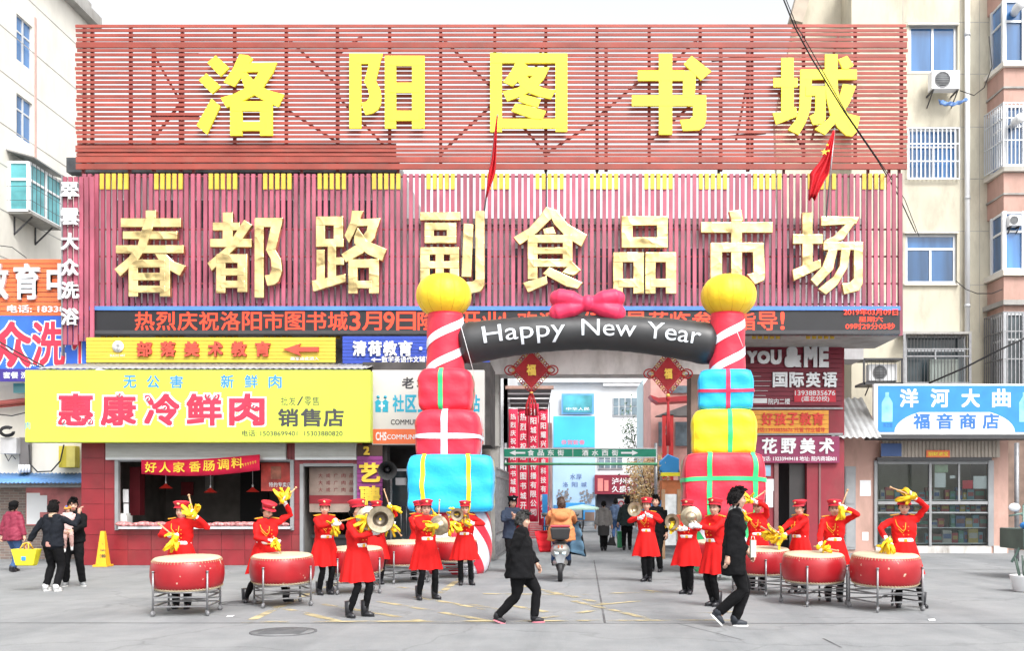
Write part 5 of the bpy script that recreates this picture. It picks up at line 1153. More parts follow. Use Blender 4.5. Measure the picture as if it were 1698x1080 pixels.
# ================================================================== inflatable arch
DI = 22.0; S_ = F / DI
arch = thing('inflatable_arch', 'inflatable arch of stacked gift boxes and candles with a black Happy New Year tube', 'inflatable arch', (X(972, DI), DI, 0))
def infl(name, rgb): 
    m = mat(name, rgb, .52, var=.06, scale=1.2, bump=.55, bscale=3.2); m.node_tree.nodes['Principled BSDF'].inputs['Sheen Weight'].default_value = .15; return m
I_red = infl('nylon_red', (.76, .018, .05)); I_blue = infl('nylon_blue', (.012, .44, .82)); I_yel = infl('nylon_yellow', (.92, .76, .015)); I_wh = infl('nylon_white', (.84, .82, .90))
I_grn = infl('nylon_green', (.03, .62, .20)); I_blk = mat('nylon_black', (.035, .036, .038), .42, var=.1, bump=.12, bscale=2); I_ball = infl('nylon_gold', (.93, .62, .015)); I_pnk = infl('nylon_rose', (.72, .02, .09))
def squircle(c, hx, hy, hz, n=4.6, out=1.0, droop=.04):
    c = V(c)
    def f(x, y, z):
        m = (abs(x) ** n + abs(y) ** n + abs(z) ** n) ** (-1 / n) * 1.0
        w = 1 + .012 * math.sin(x * 7 + z * 5) + .01 * math.sin(z * 9 + y * 4)
        X_, Y_, Z_ = x * m * w, y * m * w, z * m
        X_ *= .98 + .03 * (1 - Z_ * Z_) ; pinch = droop * (abs(X_) ** 3) * (1 if Z_ > 0 else -.6)
        return c + V((X_ * hx * out, Y_ * hy * out, (Z_ - pinch) * hz * out))
    return f
def cube_faces(f, mb, bands=None, N=18, m=None):
    """puffed cube; bands = list of (face axis, across axis, centre, half width)"""
    for ax in range(3):
        for sg in (-1, 1):
            a1, a2 = [(1, 2), (0, 2), (0, 1)][ax]
            rngs = [((-1, 1), (-1, 1))]
            if bands is not None: rngs = [b[2] for b in bands if b[0] == ax and (b[1] == 0 or b[1] == sg)]
            for (ua, ub), (va, vb) in rngs:
                nu = max(2, int(N * (ub - ua) / 2)); nv = max(2, int(N * (vb - va) / 2)); vs = []
                for i in range(nu + 1):
                    for k in range(nv + 1):
                        p = [0, 0, 0]; p[ax] = sg; p[a1] = ua + (ub - ua) * i / nu; p[a2] = va + (vb - va) * k / nv; vs.append(f(*p))
                mb.add(vs, [(i * (nv + 1) + k, (i + 1) * (nv + 1) + k, (i + 1) * (nv + 1) + k + 1, i * (nv + 1) + k + 1) for i in range(nu) for k in range(nv)], True, m)
def gift(px0, py0, px1, py1, mb_, mr, vert=(), horiz=(), w=.09, n=4.6, rz=0, hy=None):
    c = P((px0 + px1) / 2, (py0 + py1) / 2, DI); hx = (px1 - px0) / 2 / S_; hz = (py1 - py0) / 2 / S_; hy = hy or hx
    f0 = squircle((0, 0, 0), hx, hy, hz, n); rot = Matrix.Rotation(rz, 3, 'Z')
    f = lambda *p: c + rot @ f0(*p)
    g_ = lambda *p: c + rot @ (f0(*p) * 1.018)
    q = MB(); cube_faces(f, q, N=22); b = q.build('gift_box', mb_, arch)
    seam = MB()
    for a1 in (-1, 1):
        for a2 in (-1, 1):
            seam.tube([f(a1, a2, -1 + 2 * k / 20) * 1.0 for k in range(21)], .009, 4); seam.tube([f(a1, -1 + 2 * k / 20, a2) for k in range(21)], .009, 4); seam.tube([f(-1 + 2 * k / 20, a1, a2) for k in range(21)], .009, 4)
    seam.build('seam', mb_, b)
    bands = []
    for v_ in vert:
        bands += [(1, 0, ((v_ - w, v_ + w), (-1, 1))), (2, 0, ((v_ - w, v_ + w), (-1, 1))), (0, 0, ((v_ * .3 - w, v_ * .3 + w), (-1, 1)))]
    for h_ in horiz:
        bands += [(1, 0, ((-1, 1), (h_ - w, h_ + w))), (0, 0, ((-1, 1), (h_ - w, h_ + w)))]
    k_ = 0
    for v_ in vert: q = MB(); cube_faces(g_, q, bands[k_:k_ + 3], N=26); q.build('ribbon', mr, b); k_ += 3
    g_ = lambda *p: c + rot @ (f0(*p) * 1.024)
    for h_ in horiz: q = MB(); cube_faces(g_, q, bands[k_:k_ + 2], N=26); q.build('ribbon', mr, b); k_ += 2
def candle(px0, px1, py0, py1, yaw):
    c = P((px0 + px1) / 2, py1, DI); r = (px1 - px0) / 2 / S_; h = (py1 - py0) / S_
    prof = lambda t: r * (1.0 + .06 * (1 - t) + .02 * math.sin(t * 11))
    q = MB(); q.lathe([(prof(k / 16), h * k / 16) for k in range(17)], 32, c); cb_ = q.build('candle_stem', I_red, arch)
    for st in range(2):
        q = MB(); vs = []; n = 90
        for k in range(n + 1):
            a = -PI / 2 - yaw + st * PI + k / n * 2.6 * PI * 1; z = (k / n * 2.6 - .8) * .64 + st * 0
            for dz in (0, .06, .12, .19):
                zz = min(h - .004, max(.004, z + dz)); rr = prof(zz / h) + .012
                vs.append(c + V((rr * math.cos(a), rr * math.sin(a), zz)))
        q.add(vs, [(k * 4 + m_, (k + 1) * 4 + m_, (k + 1) * 4 + m_ + 1, k * 4 + m_ + 1) for k in range(n) for m_ in range(3) if abs(vs[k * 4 + m_].z - vs[k * 4 + m_ + 1].z) > 1e-4], True)
        q.build('spiral_stripe', I_wh, cb_)
I_seam = mat('seam_amber', (.70, .40, .01), .6)
def flame(px, py, rw, rh):
    c = P(px, py, DI); R_ = rw / S_; Hh = rh / S_; q = MB(); vs = []; n = 48; k2 = 20
    for i in range(k2 + 1):
        t = PI * i / k2; rr = math.sin(t) ** .8
        for j in range(n):
            a = 2 * PI * j / n; lobe = 1 - .035 * abs(math.cos(a * 6)) ** 6 * math.sin(t)
            vs.append(c + V((R_ * rr * math.cos(a) * lobe, R_ * rr * math.sin(a) * lobe, Hh * math.cos(t) * (1 if math.cos(t) > 0 else 1.0))))
    q.add(vs, [(i * n + j, (i + 1) * n + j, (i + 1) * n + (j + 1) % n, i * n + (j + 1) % n) for i in range(k2) for j in range(n)], True); fb_ = q.build('flame_ball', I_ball, arch); sm__ = MB()
    for j in range(0, n, 4): sm__.tube([vs[i * n + j] for i in range(1, k2)], .006, 4)
    sm__.build('seam', I_seam, fb_)
# left stack
flame(736, 491, 46, 36); candle(709, 768, 521, 622, .3)
gift(697, 614, 785, 686, I_red, I_grn, vert=(-.12,), w=.085, n=6)
gift(693, 681, 798, 768, I_red, I_wh, vert=(-.05,), horiz=(-.05,), w=.1, n=5.5)
gift(682, 756, 819, 850, I_blue, I_yel, vert=(-.62, .42), w=.05, n=14, rz=R(3))
def striped_base(px0, px1, py0, mA, mB, yaw):
    c = V((X((px0 + px1) / 2, DI), DI, 0)); r = (px1 - px0) / 2 / S_; h = Z(py0, DI)
    prof = lambda t: r * (.80 + .20 * math.sin(PI * min(1, max(0, t))) ** .6)
    q = MB(); q.lathe([(prof(k / 16), h * k / 16) for k in range(17)], 40, c); b = q.build('base_cushion', mA, arch)
    for st in range(7):
        q = MB(); vs = []; n = 30
        for k in range(n + 1):
            z = h * k / n; a = yaw + st * 2 * PI / 7 - k / n * 1.5
            for da in (0, .12, .24, .36):
                rr = prof(k / n) + .012; vs.append(c + V((rr * math.cos(a + da), rr * math.sin(a + da), z)))
        q.add(vs, [(k * 4 + m_, (k + 1) * 4 + m_, (k + 1) * 4 + m_ + 1, k * 4 + m_ + 1) for k in range(n) for m_ in range(3)], True); q.build('stripe', mB, b)
striped_base(697, 816, 846, I_wh, I_red, .2)
# right stack
flame(1208, 491, 46, 35); candle(1178, 1234, 521, 622, .3)
gift(1158, 616, 1247, 685, I_blue, I_pnk, vert=(.08,), horiz=(-.08,), w=.075, n=8, rz=R(-8))
gift(1147, 681, 1252, 760, I_yel, I_grn, vert=(.18,), w=.07, n=6.5, rz=R(-8))
gift(1132, 753, 1261, 862, I_red, I_grn, vert=(-.38, .72), horiz=(.22,), w=.06, n=12, rz=R(-4))
striped_base(1140, 1254, 858, I_grn, I_wh, .5)
# tube
def tc_z(px): t = (px - 974) / 206; return 550 + 20 * t * t
def tc_r(px): t = abs(px - 974) / 206; return (28.5 + 7 * t ** 1.6) / S_
q = MB(); ps = [764 + (1184 - 764) * i / 40 for i in range(41)]
q.tube([P(p, tc_z(p), DI) + V((0, .14, 0)) for p in ps], [tc_r(p) * (1 + .012 * math.sin(p * .25)) * (.9 if p in (ps[0], ps[-1]) else 1) for p in ps], 32); q.build('tube', I_blk, arch)
import bmesh
for (s, a_, b_) in (('Happy', 803, 937), ('New', 964, 1053), ('Year', 1071, 1158)):
    _, _, X0, X1, _, _ = glyph(s, False); adv = X0
    for li, chr_ in enumerate(s):
        full = glyph(s[:li + 1], False); vs, fs, x0, x1, y0, y1 = glyph(chr_, False); sh_ = full[3] - x1; lm = MB()
        for kk, (ox, oy) in enumerate([(0, 0)]):
            bm = bmesh.new(); bv = [bm.verts.new((v[0] + sh_, v[1], 0)) for v in vs]
            for f_ in fs:
                try: bm.faces.new([bv[i] for i in f_])
                except ValueError: pass
            for cut in [-.3 + .07 * i for i in range(20)]: bmesh.ops.bisect_plane(bm, geom=bm.verts[:] + bm.edges[:] + bm.faces[:], plane_co=(0, cut, 0), plane_no=(0, 1, 0))
            bm.verts.index_update(); o = []
            for v in bm.verts:
                px = a_ + (v.co.x - X0) / (X1 - X0) * (b_ - a_) + ox; v_ = (v.co.y / .72 - .42) * 29 / S_ + oy / S_ + .04
                sl_ = 2 * 20 * (px - 974) / 206 ** 2; ang = math.atan(-sl_); cz = Z(tc_z(px), DI); rr = tc_r(px) * 1.012 + .014
                o.append((X(px, DI) - math.sin(ang) * v_, DI + .14 - math.sqrt(max(.01, rr * rr - v_ * v_)) - kk * .0015, cz + v_))
            lm.add(o, [tuple(v.index for v in f_.verts) for f_ in bm.faces]); bm.free()
        lm.build('letter', mat('print_white', (.75, .80, .86), .5, var=.02), arch)
# bow on top
q = MB(); c = P(974, 506, DI)
for sx in (-1, 1):
    q.tube([c, c + V((sx * .35, -.03, .12)), c + V((sx * .68, 0, .17))], [.10, .20, .21], 14); q.ball(c + V((sx * .68, 0, .15)), (.19, .18, .19), 14, 10)
    q.tube([c, c + V((sx * .35, -.03, -.10)), c + V((sx * .70, 0, -.20))], [.10, .19, .22], 14); q.ball(c + V((sx * .70, 0, -.19)), (.18, .18, .21), 14, 10)
q.ball(c + V((0, -.03, .03)), (.15, .17, .2), 14, 10)
fuse(q, .025, 4).build('bow', I_pnk, arch)
q = MB(); q.tube([P(764, 540, DI - .5), P(786, 620, DI - .55)], .007, 4); q.tube([P(1220, 545, DI - .5), P(1232, 575, DI - .5)], .007, 4); q.build('tie_cord', M_signw, arch)

# ================================================================== knots, flags, cables
def knot(label, px, py, hw, hh, tail, D=26.6):
    t = thing('chinese_knot', label, 'hanging ornament', P(px, py, D), 'red knot ornaments under the gate beam'); c = P(px, py, D); s = F / D; w, h = hw / s, hh / s
    mr = mat('knot_red', (.34, .010, .015), .7, var=.2, bump=.5, bscale=40); mg = mat('knot_gold', (.62, .42, .10), .4, .5)
    q = MB(); q.poly([c + V(d) for d in ((-w, 0, 0), (0, 0, -h), (w, 0, 0), (0, 0, h))], (0, 1, 0), .05); q.build('body', mr, t)
    n = 9
    for sx, sz in ((1, 1), (1, -1), (-1, 1), (-1, -1)):
        for k in range(n):
            f = (k + .5) / n; x, z = sx * w * (1 - f) * 1.0, sz * h * f; dx, dz = sx * .045, sz * .045
            q = MB(); rr = .045; q.tube([c + V((x + dx + rr * math.cos(a), .02, z + dz + rr * math.sin(a))) for a in [2 * PI * i / 9 for i in range(10)]], .014, 5, cap=False); q.build('edge_loop', mr if k % 3 else mg, t)
    for sx in (-1, 1):
        for rr in (.13, .2) if hw > 32 else (.10, .16):
            q = MB(); q.tube([c + V((sx * (w + rr * .7) + rr * math.cos(a), .02, rr * .8 * math.sin(a))) for a in [2 * PI * i / 14 for i in range(15)]], .02, 6, cap=False); q.build('side_loop', mr, t)
    q = MB(); letter(q, '福', px - hw * .28, py - hh * .3, px + hw * .28, py + hh * .3, D - .005, .02, bold=1, amt=.07); q.build('fortune_character', mat('relief_gold', (.75, .50, .08), .4, .4), t)
    q = MB(); q.tube([c + V((0, .02, h)), c + V((0, .02, Z(595, D) - c.z))], .012, 5); q.build('cord', mr, t)
    q = MB(); zb = c.z - h; zt2 = Z(tail[0], D)
    q.tube([(c.x, D + .02, zb), (c.x, D + .02, zt2)], .015, 5); q.ball((c.x, D + .02, zb - .12), (.06, .05, .06), 10, 8, m=1); q.ball((c.x, D + .02, zt2 + .02), (.06, .05, .08), 10, 8)
    for k in tail[2]:
        q.tube([(c.x + k * .3, D + .02 + .01 * math.sin(k * 40), zt2), (c.x + k, D + .02, (zt2 + Z(tail[1], D)) / 2), (c.x + k * 1.1, D + .02, Z(tail[1], D))], [.02, .035, .04], 6)
    q.build('tassel', [mr, mg], t)
knot('left red knot ornament with gold character and broad tassels under the gate beam', 881, 614, 28, 31, (654, 690, [-.13, -.05, .04, .13]))
knot('right red knot ornament with gold character and one long thin tassel under the gate beam', 1108, 620, 24, 29, (662, 740, [-.02, .03]))
def flag(label, pole, pts, nf, stars):
    t = thing('flag', label, 'flag', P(*pole[1], 25.2), 'drooping red flags before the billboards')
    q = MB(); q.tube([P(*pole[0], 25.2), P(*pole[1], 25.5)], .022, 8); q.build('pole', M_steel, t)
    q = MB(); vs = []; K = 16; M_ = 12
    for k in range(K + 1):
        f = k / K
        i = f * (len(pts) - 1); a = int(min(i, len(pts) - 2)); u_ = i - a
        xl = pts[a][0] + (pts[a + 1][0] - pts[a][0]) * u_; xr = pts[a][1] + (pts[a + 1][1] - pts[a][1]) * u_; y = pts[a][2] + (pts[a + 1][2] - pts[a][2]) * u_
        for m_ in range(M_ + 1):
            g_ = m_ / M_; vs.append(P(xl + (xr - xl) * g_, y + (3 * math.sin(g_ * 9) if k == K else 0), 25.15 + .10 * math.sin(g_ * nf + f * 2) * min(1, f * 2.5)))
    q.add(vs, [(k * (M_ + 1) + m_, (k + 1) * (M_ + 1) + m_, (k + 1) * (M_ + 1) + m_ + 1, k * (M_ + 1) + m_ + 1) for k in range(K) for m_ in range(M_)], True)
    o = q.build('cloth', mat('flag_red', (.62, .008, .02), .7, var=.15), t); o.modifiers.new('s', 'SOLIDIFY').thickness = .01
    if stars:
        q = MB()
        for (x, y, r) in stars:
            c = P(x, y, 25.0); q.poly([c + V(((r if i % 2 == 0 else r * .4) * math.sin(i * PI / 5), 0, (r if i % 2 == 0 else r * .4) * math.cos(i * PI / 5))) for i in range(10)], (0, -1, 0), .008)
        q.build('star', M_yel, t)
flag('drooping red flag in front of the third big yellow character', ((825, 190), (803, 350)), [(824, 825, 192), (820, 824, 225), (816, 823, 262), (810, 822, 285), (808, 818, 298), (806, 808, 325)], 12, None)
flag('drooping red flag with yellow stars below the fifth big yellow character', ((1384, 212), (1370, 360)), [(1382, 1384, 216), (1372, 1381, 240), (1362, 1377, 265), (1342, 1374, 288), (1343, 1368, 297), (1340, 1352, 330)], 16, [(1367, 252, .09), (1372, 240, .04), (1374, 250, .04)])
def cable(label, pts, r, m=None, name='cable'):
    q = MB(); q.tube([P(*p) for p in pts], r, 6); tag(q.build(name, m or M_black), label, 'cable')
cable('thick black overhead cable crossing the right end of both billboards', [(1296, -10, 22), (1318, 45, 22.5), (1345, 95, 23), (1400, 185, 24), (1455, 265, 25.2), (1490, 325, 27), (1518, 385, 31.7)], .019)
cable('second thin wire hanging beside the thick cable on the right', [(1300, -10, 22.1), (1322, 45, 22.6), (1332, 60, 22.8), (1405, 190, 24), (1460, 270, 25.2), (1500, 330, 27), (1524, 392, 31.6)], .012)
cable('upper black wire sagging across the blue bath sign', [(-20, 556, 25.5), (30, 585, 25.2), (80, 612, 25.1), (145, 622, 25.4)], .02)
cable('lower black wire sagging across the blue bath sign', [(-20, 562, 25.3), (40, 598, 25.1), (90, 618, 25.0), (150, 628, 25.3)], .016)
cable('black cable rising to the right edge over the blue grocery sign', [(1540, 636, 29.5), (1600, 610, 29), (1650, 584, 28.5), (1710, 556, 28)], .028)
cable('wire sagging from the lower cream window to the pink bay', [(1585, 466, 31.9), (1602, 480, 31.7), (1620, 487, 31.4), (1645, 487, 30.7), (1662, 480, 30.7)], .015)
cable('wire running from the air conditioner to the upper pink bay', [(1592, 150, 31.3), (1615, 158, 31.3), (1632, 145, 31.2), (1645, 110, 30.9), (1640, 60, 31)], .015)
cable('thin wires over the cream wall above the red pipe', [(-20, 405, 26.3), (20, 410, 26.3), (44, 428, 26.4)], .012)
cable('pair of thin wires across the wall under the blue sign', [(-20, 686, 26.4), (20, 690, 26.3), (45, 684, 26.4)], .016)

# right edge: post, cargo tricycle and planter bucket
q = MB(); q.tube([(X(1686, 26), 26, 0), (X(1686, 26), 26, Z(735, 26))], .06, 12); tag(q.build('steel_post', M_steel), 'grey steel post at the right edge beside the tricycle', 'post')
tq = thing('cargo_tricycle', 'dark green cargo tricycle with a round mirror cut off by the right edge', 'tricycle', (X(1700, 20), 20, 0))
D_ = 20.0; M_tg = mat('tricycle_green', (.07, .11, .09), .5, var=.2); x0 = X(1697, D_)
q = MB(); q.box(x0, D_, .62, x0 + 1.6, D_ + 1.1, 1.05); q.build('cargo_box', M_tg, tq, bevel=.02)
q = MB(); q.tube([(x0 - .15, D_ + .2, .35), (x0 + .1, D_ + .2, .8), (x0 + .1, D_ + .2, 1.55)], .028, 8); q.tube([(x0 + .1, D_ + .2, 1.55), (x0 + .35, D_ + .2, 1.62), (x0 + .6, D_ + .2, 1.5)], .025, 8); q.tube([(x0 + .05, D_ + .2, 1.35), (x0 + .6, D_ + .2, 1.35)], .022, 8); q.tube([(x0 + .05, D_ + .2, 1.15), (x0 + .6, D_ + .2, 1.15)], .022, 8); q.tube([(x0 - .2, D_ + .2, 1.32), (x0 + .1, D_ + .2, 1.38)], .018, 8); q.build('frame', mat('tricycle_tube', (.14, .22, .19), .4), tq)
q = MB(); q.ball((x0 - .14, D_ + .1, 1.5), (.13, .04, .09), 12, 8); q.build('mirror', M_alu, tq)
q = MB(); q.lathe([(.33, -.05), (.36, -.03), (.36, .03), (.33, .05)], 22, (x0 + .35, D_ - .05, .36), rot=Matrix.Rotation(R(90), 3, 'X')); wq = q.build('wheel', M_black, tq); q = MB(); q.lathe([(.22, -.055), (.22, .055)], 20, (x0 + .35, D_ - .05, .36), rot=Matrix.Rotation(R(90), 3, 'X')); q.build('hub', M_steel, wq)
q = MB(); q.ball((x0 + .22, D_ + .1, 1.12), (.24, .2, .1), 14, 8); tag(q.build('plastic_bag', mat('bag_blue', (.03, .22, .60), .4, var=.3, scale=8, bump=.6)), 'bright blue plastic bag lying on the green tricycle', 'bag')
bk = G(1700, 982); q = MB(); q.lathe([(.17, 0), (.20, .02), (.26, .28), (.27, .30), (.24, .30), (.235, .27)], 22, (bk.x, bk.y, 0)); tag(q.build('planter_pot', M_white), 'white round pot on the ground at the right edge', 'pot')
q = MB()
for k in range(7): q.tube([(bk.x + .1 * math.cos(k), bk.y + .1 * math.sin(k), .25), (bk.x + .18 * math.cos(k), bk.y + .18 * math.sin(k), .5 + .04 * k)], .015, 5)
q.build('plant_stem', M_tg, bpy.data.objects['planter_pot'], base=(0, 0, 0))

# ================================================================== drums
M_drum = mat('drum_red', (.36, .010, .016), .38, var=.14, scale=3, coat=.2)
dn_ = M_drum.node_tree; n_ = dn_.nodes; l_ = dn_.links     # chips in the lacquer
b_ = n_['Principled BSDF']; src = b_.inputs['Base Color'].links[0].from_socket
tc_ = n_.new('ShaderNodeTexCoord'); ns_ = n_.new('ShaderNodeTexNoise'); ns_.inputs['Scale'].default_value = 9; ns_.inputs['Detail'].default_value = 6
rr_ = n_.new('ShaderNodeValToRGB'); rr_.color_ramp.elements[0].position = .69; rr_.color_ramp.elements[1].position = .705; mx_ = n_.new('ShaderNodeMixRGB'); mx_.inputs[2].default_value = (.55, .40, .30, 1)
oi_ = n_.new('ShaderNodeObjectInfo'); va_ = n_.new('ShaderNodeVectorMath'); vm_ = n_.new('ShaderNodeMath'); vm_.operation = 'MULTIPLY'; vm_.inputs[1].default_value = 23; l_.new(oi_.outputs['Random'], vm_.inputs[0]); l_.new(tc_.outputs['Object'], va_.inputs[0]); l_.new(vm_.outputs[0], va_.inputs[1]); l_.new(va_.outputs[0], ns_.inputs[0]); l_.new(ns_.outputs[0], rr_.inputs[0]); l_.new(rr_.outputs[0], mx_.inputs[0]); l_.new(src, mx_.inputs[1]); l_.new(mx_.outputs[0], b_.inputs['Base Color'])
M_skin_d = mat('drum_hide', (.54, .46, .33), .75, var=.08, scale=4, dirt=.15)
def make_drum():
    t = thing('drum', 'd', 'drum', (0, 0, 0), 'big red drums on wheeled stands')
    h0, h1, r = .37, .82, .475
    q = MB(); q.lathe([(r - .01, h0 + .012), (r + .02, h0 + .03), (r + .045, h0 + .10), (r + .058, h0 + .2), (r + .05, h0 + .32), (r + .025, h1 - .04), (r + .002, h1 - .012)], 44); q.build('shell', M_drum, t)
    q = MB(); q.lathe([(r + .012, h1 - .03), (r + .008, h1 - .012), (r - .01, h1), (r * .5, h1 + .004), (.001, h1 + .004)], 44); q.build('drum_head', M_skin_d, t)
    q = MB(); q.lathe([(.001, h0 - .004), (r - .005, h0), (r + .014, h0 + .014), (r + .02, h0 + .03)], 44); q.build('lower_head', M_skin_d, t)
    q = MB()
    for z, rr in ((h1 - .028, r + .014), (h1 - .045, r + .024), (h0 + .035, r + .026)):
        for k in range(64):
            a = 2 * PI * k / 64; q.ball((rr * math.cos(a), rr * math.sin(a), z), .009, 6, 4)
    tag(q.build('tacks', mat('tack_gold', (.42, .34, .20), .4, .6), t), kind='stuff')
    mm = M_steel; R_ = r + .07
    ring = MB(); ring.tube([(R_ * .84 * math.cos(a), R_ * .84 * math.sin(a), h0 - .03) for a in [2 * PI * k / 32 for k in range(33)]], .012, 6, cap=False); ring.build('support_ring', mm, t)
    for k in range(4):
        a = R(45 + 90 * k); c, s_ = math.cos(a), math.sin(a)
        q = MB(); q.tube([(R_ * c, R_ * s_, .07), (R_ * c, R_ * s_, h0 + .26)], .016, 8); q.tube([(R_ * c, R_ * s_, h0 + .255), (R_ * c, R_ * s_, h0 + .275)], .022, 8)
        q.bar((R_ * c, R_ * s_, h0 - .03), (R_ * .84 * c, R_ * .84 * s_, h0 - .03), .018); lg = q.build('leg', mm, t)
        q = MB(); q.lathe([(.038, -.015), (.038, .015)], 14, (R_ * c, R_ * s_ , .039), rot=Matrix.Rotation(R(90), 3, 'Y') @ Matrix.Rotation(a, 3, 'X')); q.build('caster', mat('caster_grey', (.20, .20, .21), .5), lg)
        q = MB(); q.box(R_ * c - .02, R_ * s_ - .02, .06, R_ * c + .02, R_ * s_ + .02, .085); q.build('caster_fork', mm, lg)
    for k in range(4):
        a, b = R(45 + 90 * k), R(135 + 90 * k)
        for z in (.14, h0 - .1):
            q = MB(); q.bar((R_ * math.cos(a), R_ * math.sin(a), z), (R_ * math.cos(b), R_ * math.sin(b), z), .02); q.build('crossbar', mm, t)
    for k in range(2):
        a = R(45 + 90 * k); q = MB(); z = .2 + .02 * k
        q.bar((-R_ * math.cos(a), -R_ * math.sin(a), z), (R_ * math.cos(a), R_ * math.sin(a), z), .02); q.build('crossbar', mm, t)
    return t
drum0 = make_drum()
DRUMS = [(311, 1018, 6, 'big red drum at the far left with a lone drummer behind it', 1.0), (468, 1004, 28, 'big red drum second from the left beside the round manhole cover', .97),
         (590, 983, 20, 'big red drum behind the front left cymbal player', .98), (668, 966, 35, 'big red drum between two rear drummers left of the inflatable base', 1.0), (753, 958, 10, 'big red drum in front of the striped inflatable base', 1.0),
         (1264, 985, 40, 'big red drum partly hidden by the man in the long black coat', .98), (1349, 1002, 20, 'big red drum second from the right with a drummer resting a stick on it', .98), (1468, 1011, 15, 'big red drum at the far right with chipped lacquer', 1.02),
         (1190, 962, 30, 'big red drum standing behind the two right cymbal players', .98)]
for i, (px, py, rz, lab, sc_) in enumerate(DRUMS):
    d = drum0 if i == 0 else copy_tree(drum0)
    p = G(px, py); d.location = p; d.rotation_euler = (R(2.5), 0, 0) if 0 else (0, 0, R(rz)); d.scale = (sc_ * .965, sc_ * .965, sc_); d['label'] = lab
# tilt every drum body a little towards the street, as they sit in their stands
for o in [o for o in bpy.data.objects if o.parent is None and o.get('category') == 'drum']:
    ax = Matrix.Rotation(-o.rotation_euler.z, 3, 'Z') @ V((1, 0, 0))
    mt = Matrix.Translation((0, 0, .6)) @ Matrix.Rotation(R(3.2), 4, ax) @ Matrix.Translation((0, 0, -.6))
    for ch in o.children:
        if ch.name.split('.')[0] in ('shell', 'drum_head', 'lower_head', 'tacks'): ch.matrix_local = mt

# ================================================================== people
M_skin = mat('skin', (.56, .33, .24), .5, var=.06, scale=9)
M_lip = mat('lips', (.45, .06, .07), .5); M_eye = mat('eye_dark', (.02, .015, .012), .3); M_hair = mat('black_hair', (.007, .006, .006), .8, bump=.5, bscale=40)
M_hairb = mat('brown_hair', (.05, .022, .012), .5, bump=.4, bscale=50); M_hairg = mat('greying_hair', (.045, .044, .043), .8, var=.6, scale=22, bump=.5, bscale=40)
M_uni = mat('uniform_red', (.60, .012, .012), .75, var=.10, scale=5, bump=.12, bscale=14)
M_hat = mat('hat_red', (.56, .012, .03), .65, var=.1); M_glove = mat('glove_white', (.78, .76, .76), .7); M_belt = mat('belt_white', (.80, .79, .80), .4)
M_tight = mat('tights_black', (.006, .006, .007), .9); M_boot = mat('boot_black', (.018, .018, .022), .35)
M_cord = mat('cord_gold', (.80, .36, .02), .5); M_brib = mat('ribbon_yellow', (.90, .56, .01), .6, var=.15, scale=9)
M_wood = mat('stick_wood', (.50, .30, .16), .5)
M_brass = mat('cymbal_bronze', (.52, .43, .30), .30, .9, var=.25, scale=14)
M_brassd = mat('cymbal_dark', (.16, .13, .10), .4, .8, var=.3, scale=10)
def ik(a, b, l1, l2, hint):
    a, b = V(a), V(b); d = b - a; L = d.length
    if L > l1 + l2 - .002: b = a + d.normalized() * (l1 + l2 - .002); d = b - a; L = d.length
    u = d.normalized(); x = (l1 * l1 - l2 * l2 + L * L) / (2 * L); h = math.sqrt(max(0, l1 * l1 - x * x))
    n = V(hint) - u * V(hint).dot(u); n = n.normalized() if n.length > 1e-4 else u.orthogonal().normalized()
    return a + u * x + n * h, b
def hand(mb, w, d, side, k=1, curl=.9, m=0, r=1.0):
    """palm and five fingers from wrist w along d; side = direction of the thumb"""
    w, d = V(w), V(d).normalized(); s = (V(side) - d * V(side).dot(d)).normalized(); n = d.cross(s)
    mb.tube([w - d * .03 * k, w + d * .015 * k, w + d * .05 * k, w + d * .085 * k], [.026 * k * r, .028 * k * r, .034 * k * r, .03 * k * r], 8, m=m)
    for i, (o, L) in enumerate(((.026, .072), (.009, .080), (-.009, .074), (-.026, .058))):
        p = w + d * (.080 - abs(o) * .2) * k + s * o * k; q = p; pts = [q]
        for j, f in enumerate((.45, .32, .23)):
            a = curl * (.35 + j * .62); q = q + (d * math.cos(a) + n * math.sin(a)) * L * f * k; pts.append(q)
        mb.tube(pts, [.0098 * k * r, .009 * k * r, .008 * k * r, .0065 * k * r], 6, m=m)
    p = w + d * .025 * k + s * .026 * k; t1 = p + (s * .7 + d * .6 + n * .25).normalized() * .035 * k; t2 = t1 + (s * .2 + d * .8 + n * .5).normalized() * .032 * k
    mb.tube([p - s * .012 * k, t1, t2], [.013 * k * r, .0105 * k * r, .0075 * k * r], 6, m=m)
